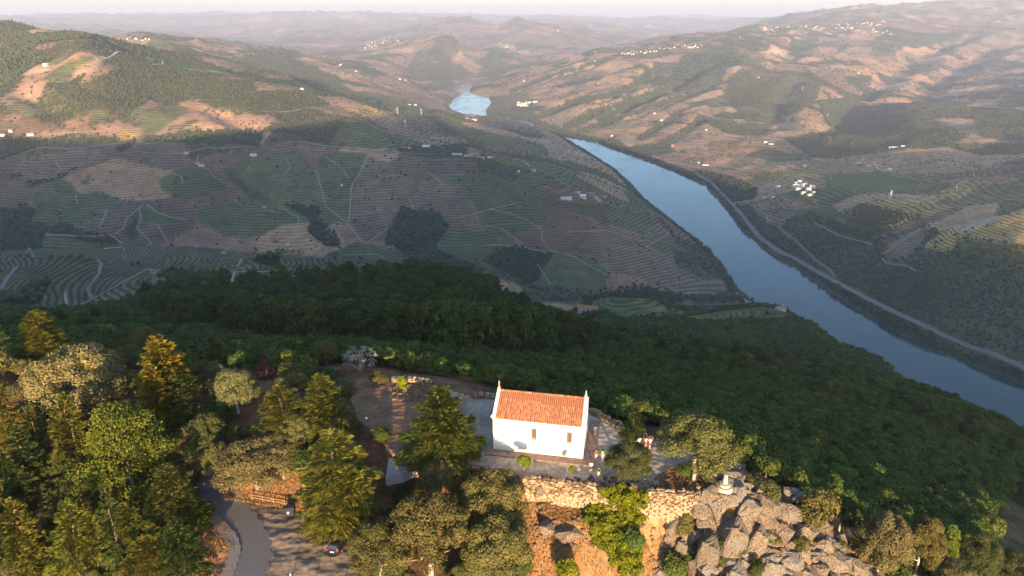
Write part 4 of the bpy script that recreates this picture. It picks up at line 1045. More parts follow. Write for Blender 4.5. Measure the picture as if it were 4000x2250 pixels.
TREES = [
 ('cedar',858,1308,1062,236,'big feathery golden-green cedar standing over the car park, left of the chapel',1),
 ('cedar',1112,1155,947,225,'bright cedar leaning over the left front corner of the white chapel',0),
 ('cedar',822,1105,922,175,'tall cedar with swept branches beside the earth bank left of the chapel',0),
 ('cedar',722,1108,955,150,'yellow-green cedar joined to the taller cedar on its right',1),
 ('gold_cedar',440,1075,828,170,'dense golden cedar with rounded tiers at the edge of the dark wood',0),
 ('fir',468,1090,925,100,'dark green fir in the shade in front of the dense golden cedar',0),
 ('pale_oak',212,1050,858,235,'very wide pale golden oak in the sunlit wood, left of the golden cedar',0),
 ('gold_cedar',120,905,768,130,'golden flat-topped tree with bare grey limbs below, furthest left on the crest',0),
 ('pale_oak',600,1040,918,112,'golden-brown oak between the dead red fir and the earth clearing',1),
 ('pine',345,1262,1000,200,'tall pine with a bare pale trunk and billowing bright crown',0),
 ('cedar',452,1345,1148,195,'broad cedar just left of the car park bend',2),
 ('fir',232,1350,1140,135,'dark fir in front of the tall pine with the bare trunk',1),
 ('fir',320,1449,1205,110,'slender fir left of the broad cedar at the car park bend',0),
 ('cedar',225,1470,1240,175,'young cedar with upswept tips at the bottom of the conifer wood',0),
 ('cedar',96,1470,1235,165,'green cedar at the lower left, beside the grey-leaved trees',2),
 ('fir',20,1449,1290,130,'dark fir in the lower left corner of the wood',1),
 ('cedar',35,1140,915,120,'sunlit cedar at the left border of the wood, above the grey-leaved trees',2),
 ('fir',112,1160,1012,85,'small pointed fir standing in the gap left of the drooping cedar',0),
 ('cedar',215,1205,975,120,'drooping ochre cedar in front of the very wide pale oak',0),
 ('fir',95,1260,1060,130,'broad green fir in the middle of the left border wood',1),
 ('fir',30,1290,1085,120,'green fir partly hidden at the left border',0),
 ('cedar',300,1380,1240,110,'ochre cedar with thin foliage near the broad cedar',0),
 ('fir',470,1449,1290,120,'dark fir at the edge of the orange dry bank',1),
 ('pale_oak',650,1225,1092,205,'rounded olive-gold oak right above the car park bend',0),
 ('oak',530,1160,1035,112,'brown-gold oak between the tall pine and the earth track',1),
 ('oak',715,1165,1080,110,'low dark oak under the joined cedars',0),
 ('oak',1240,1350,1175,190,'large oak under the left end of the stone retaining wall',0),
 ('oak',1110,1300,1150,125,'upright oak on the slope below the chapel forecourt',1),
 ('oak',1085,1449,1240,230,'wide oak filling the slope right of the parked car',1),
 ('oak',960,1460,1310,170,'oak hanging over the parked black car',0),
 ('oak',1250,1470,1290,190,'oak at the bottom of the slope beside the dry orange grass',0),
 ('green_shrub',1300,1449,1370,90,'greenish shrub at the foot of the oak slope',0),
 ('oak',1745,1195,1030,205,'large spreading oak at the right end of the terrace',1),
 ('oak',1577,1208,1107,132,'round oak on the terrace beside the group of visitors',0),
 ('fir',1592,1103,1003,62,'small pointed fir by the rear terrace wall',0),
 ('shrub',1925,1262,1205,66,'round sunlit bush on the edge behind the rock crag',0),
 ('shrub',2050,1330,1228,105,'bushy green oak shrub right of the crag top',0),
 ('oak',2110,1335,1245,80,'slim shadowy oak shrub beside the bushy one right of the crag',1),
 ('pale_oak',2205,1445,1288,145,'grey-gold oak below the crag on the right slope',0),
 ('oak',2300,1449,1300,110,'thin oak with a leaning trunk on the right slope',1),
 ('pine',2370,1449,1322,50,'small bright pine among the oaks on the right slope',1),
 ('oak',2440,1449,1335,120,'dark oak by the lower right corner of the slope',0),
 ('pale_oak',2385,1500,1405,110,'pale rounded bush at the bottom edge of the right slope',1),
 ('oak',2530,1480,1385,110,'last oak before the right edge of the slope',0),
 ('green_shrub',962,1118,1072,48,'dark ball-shaped bush beside the terrace left of the cedar',0),
 ('shrub',955,968,930,52,'leafy bush on the rim of the earth clearing',0),
 ('ivy_bush',1014,985,945,30,'small round yellow-green bush on the stone rim',0),
 ('silver',908,935,866,88,'silvery dead tree with a tuft of golden leaves',0),
 ('dead_fir',612,925,853,34,'narrow dead fir with rust-red needles',0),
 ('dead_fir',672,950,872,64,'broader half-dead fir with rust-red lower branches',0),
 ('fir',762,935,843,50,'thin green fir with a sunlit yellow tip',0),
 ('green_shrub',757,965,890,100,'dark green oak bush with a lit crown below the thin fir',0),
 ('fir',545,930,832,90,'dark fir rising in the shade right of the golden cedar',0),
 ('pale_oak',262,850,812,70,'small golden oak on the far rim of the crest',1),
 ('oak',310,890,830,75,'rounded ochre oak on the crest rim',0),
 ('pale_oak',375,905,818,66,'pale yellow oak standing highest on the crest rim',0),
 ('oak',340,925,862,90,'brown oak below the pale yellow oak on the crest',1),
 ('fir',8,905,780,60,'golden conifer cut by the left edge of the crest',0),
 ('shrub',20,960,860,70,'golden pointed bush at the left edge under the conifer',0),
 ('pale_oak',545,965,905,60,'small yellow oak left of the golden-brown oak',1),
 ('green_shrub',1000,910,870,70,'dark round oak behind the silvery dead tree',0),
 ('oak',885,1180,1130,60,'dark shrubby oak between the two big cedars',0),
 ('sapling',1318,1187,1143,34,'small yellow-green sapling in front of the chapel wall',0),
 ('sapling',1437,1202,1168,14,'thin sapling in a ring of dark soil near the retaining wall',0),
 ('pale_oak',60,1240,1150,90,'grey-green silvery tree at the left among the cedars',1),
 ('pale_oak',150,1270,1200,60,'small silvery tree left of the dark fir',0),
 ('oak',470,1180,1085,90,'dark shaded oak right of the tall pine crown',0),
 ('oak',560,1230,1110,90,'shadowed oak above the car park bend',1),
 ('cedar',395,1449,1335,150,'dense cedar low above the orange dry bank',1),
 ('fir',160,1340,1200,90,'shadowed fir among the conifers at the lower left',1),
 ('cedar',20,1400,1200,110,'green cedar leaning in from the left border',0),
 ('oak',400,1060,985,110,'dark oak between the tall pine and the golden cedar',0),
 ('oak',330,1080,1000,90,'shadowed oak behind the tall pine',1),
 ('oak',165,1120,1040,100,'dark broadleaf tree under the very wide pale oak',0),
 ('shrub',1885,1215,1190,40,'dark bush in the shade under the spreading oak',0),
 ('green_shrub',1720,1195,1165,42,'bright green undergrowth at the foot of the spreading oak',0),
 ('green_shrub',1590,1395,1330,60,'dark green shrub beside the ivy on the slope',0),
 ('ivy_bush',1430,1475,1402,72,'round lime-green bush on the dry orange slope',0),
 ('shrub',1785,1215,1195,36,'small bush beside the stone survey pillar',0),
 ('green_shrub',1690,1475,1395,70,'leafy green bush at the foot of the crag',0),
 ('shrub',1720,1345,1285,60,'olive bush growing on the face of the crag',0),
 ('shrub',2010,1390,1345,50,'green bush in a cleft of the crag',0),
 ('green_shrub',1900,1449,1408,46,'small green pine-like bush low on the crag',0),
 ('shrub',2150,1385,1350,44,'bush beside the loose boulder at the crag end',0),
]
for k, px, b, t, w, lab, var in TREES:
    plant_px(k, px, b, t, w, lab, var)
rgu = random.Random(12); placed = [(t[1], t[2]) for t in TREES]; nU = 0; tries = 0
U_OPEN = [(505,1225),(760,1240),(900,1330),(930,1449),(930,1700),(470,1700),(505,1440)]
U_T = [(870,960),(1240,990),(1860,1180),(1760,1250),(1310,1215),(1120,1175),(975,1205),(890,1120)]
while nU < 150 and tries < 9000:
    tries += 1
    if nU < 120: px, py = rgu.uniform(-30, 900), rgu.uniform(900, 1500)
    else: px, py = rgu.uniform(930, 1290), rgu.uniform(1265, 1500)
    a = np.array([px]); b = np.array([py])
    if in_poly(a, b, U_OPEN)[0] or in_poly(a, b, U_T)[0]: continue
    if any(abs(px - q[0]) < 28 and abs(py - q[1]) < 17 for q in placed): continue
    placed.append((px, py)); s_ = rgu.uniform(48, 95) if px < 930 else rgu.uniform(36, 56)
    kd = rgu.choice(['oak', 'green_shrub', 'shrub', 'oak'])
    if kd == 'oak': plant_px(kd, px, py, py - s_ * 1.0, s_ * 1.1, 'leafy oak of the undergrowth between the bigger trees on the crest', rgu.randrange(2))['group'] = 'undergrowth oaks on the crest'
    else: plant_px(kd, px, py, py - s_ * .55, s_ * .9, 'dense bush of the undergrowth between the bigger trees on the crest', 0)['group'] = 'undergrowth bushes on the crest'
    nU += 1
print('foreground trees', round(time.time() - T0, 1))

# ---------------------------------------------------------------- the shaded wood below the chapel
FK = {
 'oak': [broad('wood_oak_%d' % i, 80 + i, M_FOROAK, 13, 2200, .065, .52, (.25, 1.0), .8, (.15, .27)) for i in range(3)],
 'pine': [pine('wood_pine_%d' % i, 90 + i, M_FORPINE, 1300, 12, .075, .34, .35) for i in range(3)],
}
FT = {'oak': trunk_mesh('wood_oak_trunk', 1, .03, _rg, 3, .6, .3), 'pine': trunk_mesh('wood_pine_trunk', 1, .016, _rg, 3, .9, .15)}
rng = np.random.default_rng(77)
PINE_PX = [(560,700),(640,690),(800,680),(1000,690),(1230,700),(1260,760),(1400,830),(1500,880),(1200,900),(900,860),(700,860),(380,800),(360,740)]
xh, yh, zh = hit(np.array([p[0] for p in PINE_PX], float), np.array([p[1] for p in PINE_PX], float) + 12)
okp = ~np.isnan(xh); PINE_XY = list(zip(xh[okp], yh[okp]))
def grid_lookup(x, y, G):
    a = np.arctan2(x, y); l = 0.5 * np.log(x * x + y * y)
    i = np.clip(np.searchsorted(A_, a) - 1, 0, NA - 1); j = np.clip(np.searchsorted(LR, l) - 1, 0, NR - 1)
    return G[i, j]
def near_road(x, y, pad=3.0):
    b = np.zeros(len(x), bool)
    for P, w in ROADLINES:
        lo = P.min(0) - w - pad; hi = P.max(0) + w + pad
        m_ = np.nonzero((x > lo[0]) & (x < hi[0]) & (y > lo[1]) & (y < hi[1]))[0]
        if len(m_): b[m_] |= dist_line(x[m_], y[m_], [tuple(p) for p in P]) < w * .5 + pad
    return b
def visible(x, y, z):
    """True where the line from the camera to the point clears the terrain by eye."""
    ok = np.ones(len(x), bool)
    for f in (.15, .25, .35, .45, .55, .65, .75, .85, .92, .97):
        gx, gy = x * f, y * f
        ok &= ground(gx, gy) < CAMZ + (z - CAMZ) * f + 2
    return ok
def in_view(x, y, z, m=60):
    yy = y * CP - (z - CAMZ) * SP; v = (-(y * SP) - (z - CAMZ) * CP) / yy; u = x / yy
    return (np.abs(u) * F < 1288 + m) & (v * F < 724 + m) & (v * F > -724 - m), u * F + 1288, v * F + 724.5, yy

def candidates(r0, r1, per_m2, m=80):
    n = int(.5 * 1.45 * (r1 * r1 - r0 * r0) * per_m2)
    r = np.sqrt(rng.random(n) * (r1 * r1 - r0 * r0) + r0 * r0); a = (rng.random(n) - .5) * 1.45
    return np.sin(a) * r, np.cos(a) * r

xs, ys = [], []
for r0, r1, d in ((60, 300, 1 / 6.), (300, 480, 1 / 8.), (480, 1150, 1 / 13.)):
    a, b = candidates(r0, r1, d); xs.append(a); ys.append(b)
X = np.concatenate(xs); Y = np.concatenate(ys); Z = ground(X, Y)
ty = grid_lookup(X, Y, T)
ok = (Z > RIVER_Z + 4) & ((ty == TI['dw']) | (ty == TI['sw']))
dT = dist_line(X, Y, TERR_XY, True); inT = in_poly(X, Y, TERR_XY)
ok &= ~inT & (dT > 4.0) & (Z < -3.0)
OPEN_PX = [(a, b) for a, b in [(-90,905),(100,930),(260,890),(420,930),(600,945),(900,935),(1060,960),(1200,1000),(1480,1030),(1580,1070),(1700,1120),(1880,1190),(1960,1240),(2080,1290),(2180,1370),(2230,1449),(2240,1900),(-300,1900),(-300,905)]]
for hx_, hy_ in ((1478, 783), (1963, 781)):
    a, b, c = hit(hx_, hy_); ok &= ~((np.hypot(X - a[0], Y - b[0]) < 22) | ((np.abs(X - a[0] * Y / b[0]) < 16) & (Y < b[0]) & (Y > b[0] - 45)))
scr = fbm(X, Y, 110, 3, 301)
thin = (scr > .32) & in_poly(X, Y, PINE_XY); ok &= ~(thin & (rng.random(len(X)) < .6))
X, Y, Z = X[ok], Y[ok], Z[ok]
iv, pu, pv, dep = in_view(X, Y, Z); ok = iv & visible(X, Y, Z + 8) & ~in_poly(pu, pv, OPEN_PX); X, Y, Z, pu, pv, dep = X[ok], Y[ok], Z[ok], pu[ok], pv[ok], dep[ok]
inP = in_poly(X, Y, PINE_XY)
isp = (inP & (rng.random(len(X)) < .16)) | (~inP & (rng.random(len(X)) < .02) & (np.hypot(X, Y) > 240) & (fbm(X, Y, 120, 2, 303) > -.1))
Hh = np.where(isp, np.where(inP, 11 + 6 * rng.random(len(X)), 6 + 4 * rng.random(len(X))), 2.4 + 2.0 * rng.random(len(X)) ** 1.5 + 3.0 * ((rng.random(len(X)) < .05) & (np.hypot(X, Y) > 260)))
keepr = ~near_road(X, Y, 3.5); Hh *= np.where(keepr, 1, .3); Hh *= np.where(pu > 1900, np.interp(dep, [200, 600], [1, .75]), 1)
Ww = np.where(isp, Hh * (.62 + .3 * rng.random(len(X))), Hh * (1.0 + .35 * rng.random(len(X))))
px_size = Hh / dep
order = np.argsort(-px_size)
indiv = np.zeros(len(X), bool)
po = [i for i in order if isp[i]][:130]; oo = [i for i in order if not isp[i]][:290]
indiv[po] = True; indiv[oo] = True
for i in po + oo:
    k = 'pine' if isp[i] else 'oak'
    r = empty(k + '_tree', (X[i], Y[i], Z[i] - .3), rng.random() * 6.28, (Ww[i], Ww[i], Hh[i]))
    if k == 'pine': tag(r, 'dark green pine rising from the shaded wood on the slope beyond the chapel', 'tree', 'pines of the shaded wood')
    else: tag(r, 'low evergreen oak of the dense shaded wood on the slope beyond the chapel', 'tree', 'oaks of the shaded wood')
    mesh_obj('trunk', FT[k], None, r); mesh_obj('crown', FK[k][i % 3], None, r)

def scatter(name, label, X, Y, Z, W, H, meshes, seed=0):
    """One object that stands a plant on every point (geometry nodes)."""
    n = len(X); rg = np.random.default_rng(seed)
    me = bpy.data.meshes.new(name); me.vertices.add(n)
    me.vertices.foreach_set('co', np.stack([X, Y, Z], 1).astype(np.float32).ravel())
    a = me.attributes.new('scl', 'FLOAT_VECTOR', 'POINT'); a.data.foreach_set('vector', np.stack([W, W, H], 1).astype(np.float32).ravel())
    a = me.attributes.new('rot', 'FLOAT_VECTOR', 'POINT'); a.data.foreach_set('vector', np.stack([rg.normal(size=n) * .05, rg.normal(size=n) * .05, rg.random(n) * 6.28], 1).astype(np.float32).ravel())
    a = me.attributes.new('pick', 'INT', 'POINT'); a.data.foreach_set('value', rg.integers(0, len(meshes), n).astype(np.int32))
    o = mesh_obj(name, me)
    ng = bpy.data.node_groups.new(name, 'GeometryNodeTree')
    ng.interface.new_socket('Geometry', in_out='INPUT', socket_type='NodeSocketGeometry'); ng.interface.new_socket('Geometry', in_out='OUTPUT', socket_type='NodeSocketGeometry')
    gi = ng.nodes.new('NodeGroupInput'); go = ng.nodes.new('NodeGroupOutput')
    iop = ng.nodes.new('GeometryNodeInstanceOnPoints'); g2i = ng.nodes.new('GeometryNodeGeometryToInstance')
    for mm in reversed(meshes):
        so = bpy.data.objects.new('source_' + mm.name, mm)
        oi = ng.nodes.new('GeometryNodeObjectInfo'); oi.inputs['Object'].default_value = so; oi.inputs['As Instance'].default_value = True
        ng.links.new(oi.outputs['Geometry'], g2i.inputs[0])
    def named(nm, dt):
        q = ng.nodes.new('GeometryNodeInputNamedAttribute'); q.data_type = dt; q.inputs['Name'].default_value = nm; return q.outputs['Attribute']
    ng.links.new(gi.outputs[0], iop.inputs['Points'])
    ng.links.new(g2i.outputs[0], iop.inputs['Instance']); iop.inputs['Pick Instance'].default_value = True
    ng.links.new(named('pick', 'INT'), iop.inputs['Instance Index'])
    e2r = ng.nodes.new('FunctionNodeEulerToRotation'); ng.links.new(named('rot', 'FLOAT_VECTOR'), e2r.inputs[0]); ng.links.new(e2r.outputs[0], iop.inputs['Rotation'])
    ng.links.new(named('scl', 'FLOAT_VECTOR'), iop.inputs['Scale'])
    ng.links.new(iop.outputs[0], go.inputs[0])
    md = o.modifiers.new('plants', 'NODES'); md.node_group = ng
    return tag(o, label, kind='stuff')

LOWO = [broad('low_oak_%d' % i, 110 + i, M_FOROAK, 6, 260, .20, .52, (.2, 1.0), .8, (.24, .36)) for i in range(3)]
LOWP = [pine('low_pine_%d' % i, 120 + i, M_FORPINE, 330, 9, .15, .32, .35) for i in range(2)]
nearm = dep < 520
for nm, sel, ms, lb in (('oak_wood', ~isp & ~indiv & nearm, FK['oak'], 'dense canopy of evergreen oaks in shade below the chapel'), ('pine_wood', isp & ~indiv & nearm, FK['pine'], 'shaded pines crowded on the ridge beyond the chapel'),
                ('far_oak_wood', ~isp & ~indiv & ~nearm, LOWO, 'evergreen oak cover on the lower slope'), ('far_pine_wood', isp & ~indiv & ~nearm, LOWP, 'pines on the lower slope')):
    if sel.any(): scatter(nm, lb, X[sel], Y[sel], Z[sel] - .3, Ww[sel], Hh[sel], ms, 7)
print('wood', len(X), int(nearm.sum()), round(time.time() - T0, 1))

# ---------------------------------------------------------------- bushes and woods across the valley
def blob(name, seed, mat):
    bm = bmesh.new(); bmesh.ops.create_icosphere(bm, subdivisions=1, radius=.5)
    rg = random.Random(seed)
    for v in bm.verts: v.co *= rg.uniform(.78, 1.2); v.co.z = v.co.z * .9 + .45
    me = bm_mesh(name, bm, False); me.materials.append(mat)
    a = me.attributes.new('lum', 'FLOAT', 'FACE'); a.data.foreach_set('value', np.array([rg.random() for _ in me.polygons], np.float32)); return me
BL = [blob('far_bush_%d' % i, i, M_FARBUSH) for i in range(4)]
BLG = [blob('far_gold_bush_%d' % i, 10 + i, M_OAK) for i in range(3)]
X, Y = candidates(700, 5200, 300 / 10000.)
ty = grid_lookup(X, Y, T); Z = ground(X, Y); rr_ = np.hypot(X, Y)
DENS = np.array([TYPES[k][4] for k in TN], float)
dens = DENS[ty] / 300. * (1 + .8 * fbm(X, Y, 130, 3, 311)) * np.interp(rr_, [2500, 5200], [1, .45])
lines = np.minimum(voro(X + fbm(X, Y, 140, 3, 101) * 26, Y + fbm(X, Y, 140, 3, 103) * 26, 190, 3)[1], 50)
dens = np.where((lines < 5) & (dens > .005) & (fbm(X, Y, 90, 2, 313) > .1), np.maximum(dens, .3), dens)
ok = (rng.random(len(X)) < dens) & (Z > RIVER_Z + .6)
ok[ok] &= ~near_road(X[ok], Y[ok], 4.0)
X, Y, Z, ty = X[ok], Y[ok], Z[ok], ty[ok]
iv, pu, pv, dep = in_view(X, Y, Z, 30); ok = iv & visible(X, Y, Z + 6)
X, Y, Z, ty, dep = X[ok], Y[ok], Z[ok], ty[ok], dep[ok]
S = np.where((ty == TI['w']) | (ty == TI['sg']), 6.5, 4.6) * (.7 + .7 * rng.random(len(X))) * np.interp(dep, [1500, 4500], [1, 1.5])
gold = (ty == TI['sg']) | ((ty == TI['bo']) & (rng.random(len(X)) < .5))
scatter('valley_woods', 'woods and bushes scattered over the valley sides', X[~gold], Y[~gold], Z[~gold] - .3, S[~gold], S[~gold] * (.8 + .5 * rng.random((~gold).sum())), BL, 8)
scatter('golden_scrub', 'golden scrub on the far bank', X[gold], Y[gold], Z[gold] - .3, S[gold], S[gold] * .9, BLG, 9)
X, Y = candidates(5000, 9500, 1 / 260.)
ty = grid_lookup(X, Y, T); Z = ground(X, Y)
ok = (rng.random(len(X)) < np.clip(DENS[ty] / 230. * (1 + .9 * fbm(X, Y, 300, 3, 331)), 0.02, 1)) & (Z > RIVER_Z + 1)
X, Y, Z = X[ok], Y[ok], Z[ok]; iv, pu, pv, dep = in_view(X, Y, Z, 30); ok = iv & visible(X, Y, Z + 8); X, Y, Z = X[ok], Y[ok], Z[ok]
S = 11 * (.6 + .9 * rng.random(len(X)))
scatter('distant_woods', 'clumps of woodland on the hazy far hills', X, Y, Z - 1, S * 1.5, S * .75, BL, 10)
print('valley bushes', len(X), round(time.time() - T0, 1))
# ================================================================ chapel
def simple_mat(name, col_, rough=.8, spec=.3, var=.12, scale=3.0, metal=0.0, bmp=0.0):
    m, nt, bs = new_mat(name); bs.inputs['Roughness'].default_value = rough; bs.inputs['Specular IOR Level'].default_value = spec; bs.inputs['Metallic'].default_value = metal
    g = nd(nt, 'ShaderNodeNewGeometry'); n = noise(nt, scale, 4, .6, g.outputs['Position'])
    a = tuple(c * (1 - var) for c in col_); b = tuple(min(1, c * (1 + var)) for c in col_)
    nt.links.new(ramp(nt, n, [(.3, a), (.7, b)]), bs.inputs['Base Color'])
    if bmp: bump(nt, bs, n, bmp, .05)
    return m
m_white, nt, bs = new_mat('whitewash')
g = nd(nt, 'ShaderNodeNewGeometry'); n = noise(nt, 1.2, 5, .65, g.outputs['Position']); sx = nd(nt, 'ShaderNodeSeparateXYZ'); nt.links.new(g.outputs['Position'], sx.inputs[0])
low = mathn(nt, 'SUBTRACT', 1.0, mathn(nt, 'MULTIPLY', mathn(nt, 'ADD', sx.outputs['Z'], mathn(nt, 'MULTIPLY', n, -1.2)), 1.1)); low.node.use_clamp = True
c0 = ramp(nt, n, [(.3, (.74, .73, .71)), (.7, (.83, .82, .80))])
nt.links.new(mixc(nt, mathn(nt, 'MULTIPLY', low, .6), c0, (.58, .47, .32)), bs.inputs['Base Color'])
m_tile, nt, bs = new_mat('terracotta_tile')
oi = nd(nt, 'ShaderNodeObjectInfo'); at = nd(nt, 'ShaderNodeAttribute', attribute_name='lum'); g = nd(nt, 'ShaderNodeNewGeometry'); n = noise(nt, 2.5, 4, .7, g.outputs['Position'])
f = mathn(nt, 'ADD', mathn(nt, 'MULTIPLY', oi.outputs['Random'], .5), mathn(nt, 'MULTIPLY', n, .5))
nt.links.new(ramp(nt, f, [(.2, (.20, .075, .036)), (.45, (.33, .125, .060)), (.65, (.40, .17, .088)), (.85, (.46, .26, .16))]), bs.inputs['Base Color'])
m_stone = simple_mat('granite_stone', (.34, .28, .21), .9, .2, .3, 4, 0, .3)
m_pave = simple_mat('paving_stone', (.21, .145, .11), .9, .2, .25, 2)
m_iron = simple_mat('dark_iron', (.10, .055, .04), .6, .3)
m_dark = simple_mat('dark_opening', (.035, .03, .028), .5, .3)
m_wood = simple_mat('weathered_wood', (.20, .14, .09), .8, .2)

p0 = Vector((*map(float, at_z(1241, 1131, 0)), 0)); p1 = Vector((*map(float, at_z(1466, 1156, 0)), 0))
ax = (p1 - p0).normalized(); LEN = (p1 - p0).length; ang_c = math.atan2(ax.y, ax.x)
DEP = 7.2; WH = 5.45; RH = 2.05
chapel = empty('chapel', p0, ang_c); tag(chapel, 'white chapel with an orange tiled roof on the hilltop terrace', 'chapel')
# local axes: x along the front, y away from the camera, origin at the front left corner
bm = bmesh.new()
T_ = .35
def wall_with_holes(bm, x0, x1, z0, z1, y, th, holes):
    xs = sorted({x0, x1, *[h[0] for h in holes], *[h[1] for h in holes]}); zs = sorted({z0, z1, *[h[2] for h in holes], *[h[3] for h in holes]})
    for i in range(len(xs) - 1):
        for j in range(len(zs) - 1):
            cx = (xs[i] + xs[i + 1]) / 2; cz = (zs[j] + zs[j + 1]) / 2
            if any(h[0] < cx < h[1] and h[2] < cz < h[3] for h in holes): continue
            bbox(bm, (cx, y + th / 2, cz), (xs[i + 1] - xs[i], th, zs[j + 1] - zs[j]))
m_pane = simple_mat('brown_pane', (.20, .155, .12), .5, .3)  # opaque panes, mid brown with slight variation
WIN = [(5.45, 6.05, 2.6, 4.15), (10.35, 10.95, 2.6, 4.15)]
wall_with_holes(bm, 0, LEN, -.4, WH, 0, T_, WIN)
wall_with_holes(bm, 0, LEN, -.4, WH, DEP - T_, T_, [])
bmesh.ops.remove_doubles(bm, verts=bm.verts, dist=1e-4)
mesh_obj('wall', bm_mesh('wall', bm), m_white, chapel)
def prism_yz(bm, x0, x1, pts):
    a = [bm.verts.new((x0, y, z)) for y, z in pts]; b = [bm.verts.new((x1, y, z)) for y, z in pts]
    n = len(pts); bm.faces.new(a[::-1]); bm.faces.new(b)
    for i in range(n): bm.faces.new((a[i], a[(i + 1) % n], b[(i + 1) % n], b[i]))
for x0, x1 in ((-.003, T_), (LEN - T_, LEN + .003)):
    bm = bmesh.new()
    prism_yz(bm, x0, x1, [(.003, -.4), (DEP - .003, -.4), (DEP - .003, WH + .14), (DEP / 2, WH + RH + .17), (.003, WH + .14)])
    bmesh.ops.recalc_face_normals(bm, faces=bm.faces)
    gb = mesh_obj('gable', bm_mesh('gable', bm), m_white, chapel)
    for sgn in (0, 1):                      # coping stones along the slopes
        bm = bmesh.new(); ya, yb = (0, DEP / 2) if sgn == 0 else (DEP, DEP / 2)
        L = math.hypot(yb - ya, RH); q = Matrix.Rotation(math.atan2(RH, yb - ya), 3, 'X')
        cx = (x0 + x1) / 2; out = -.04 if x0 < 1 else .04
        d = Vector((0, yb - ya, RH + .03)).normalized(); pa = Vector((cx + out, ya - d.y * .22, WH + .16 - d.z * .22)); pb = Vector((cx + out, yb, WH + RH + .21)); m_ = (pa + pb) / 2
        rot = Vector((0, 1, 0)).rotation_difference(d).to_matrix()
        bbox(bm, m_, (T_ + .05, (pb - pa).length + .02, .09), rot)
        mesh_obj('coping', bm_mesh('coping', bm), m_white, gb)
# cornice under the eaves
bm = bmesh.new(); bbox(bm, (LEN / 2, -.09, WH - .09), (LEN - .1, .18, .16)); mesh_obj('cornice', bm_mesh('cornice', bm), m_white, chapel)
# roof deck
SL = math.hypot(DEP / 2 + .28, RH * (DEP / 2 + .28) / (DEP / 2)); pitch = math.atan2(RH, DEP / 2)
bm = bmesh.new(); e = .28; ez = e * math.tan(pitch)
prism_yz(bm, T_ + .01, LEN - T_ - .01, [(-e, WH - ez + .02), (DEP / 2, WH + RH + .02), (DEP + e, WH - ez + .02), (DEP + e, WH - ez + .08), (DEP / 2, WH + RH + .09), (-e, WH - ez + .08)])
bmesh.ops.recalc_face_normals(bm, faces=bm.faces)
roof = mesh_obj('roof', bm_mesh('roof', bm), m_tile, chapel)
NC = 40; NRW = 11; tw = (LEN - 2 * T_ - .06) / NC; tl = SL / NRW
def tile_verts(lift=0.0):
    V = []; Fq = []
    for k, (yy, rr, zz) in enumerate(((-.03, tw * .40, .045), (tl + .05, tw * .33, .0))):
        for j in range(6):
            a = math.pi * j / 5; V.append((-math.cos(a) * rr, yy, math.sin(a) * rr * .9 + zz))
    for j in range(5): Fq.append((j, j + 1, j + 7, j + 6))
    return V, Fq
V, Fq = tile_verts(); tme = mesh_np('roof_tile', V, Fq, True); tme.materials.append(m_tile)
bmf = mesh_np('ro', V, Fq)
rg = random.Random(3); restV = []; restF = []; cnt = 0
Rx = Matrix.Rotation(pitch, 4, 'X'); Rb = Matrix.Rotation(math.pi, 4, 'Z') @ Matrix.Rotation(pitch, 4, 'X')
for side in (0, 1):
    for j in range(NRW):
        for i in range(NC):
            x = T_ + .03 + tw * (i + .5) + rg.uniform(-.012, .012); s = tl * j
            lift = .085 + rg.uniform(0, .012)
            if side == 0: M4 = Matrix.Translation((x, -e + s * math.cos(pitch), WH - ez + s * math.sin(pitch) + lift)) @ Rx @ Matrix.Rotation(rg.uniform(-.03, .03), 4, 'Z')
            else: M4 = Matrix.Translation((x, DEP + e - s * math.cos(pitch), WH - ez + s * math.sin(pitch) + lift)) @ Rb
            if side == 0 and cnt < 300:
                t = mesh_obj('tile', tme, None, roof); t.matrix_local = M4; cnt += 1
            else:
                b = len(restV)
                for v in V: restV.append(tuple(M4 @ Vector(v)))
                restF += [tuple(b + k for k in f_) for f_ in Fq]
rt = mesh_obj('tiles', mesh_np('tiles', restV, restF, True), m_tile, roof); tag(rt, kind='stuff')
for i in range(24):                          # ridge tiles
    bm = bmesh.new(); w = (LEN - 2 * T_) / 24
    if i == 0:
        btube(bm, (0, 0, 0), (w + .04, 0, .0), .17, .15, 8); rme = bm_mesh('ridge_tile', bm, True); rme.materials.append(m_tile)
    else: bm.free()
    t = mesh_obj('ridge_tile', rme, None, roof); t.location = (T_ + w * i, DEP / 2, WH + RH + .10 + rg.uniform(-.01, .01))
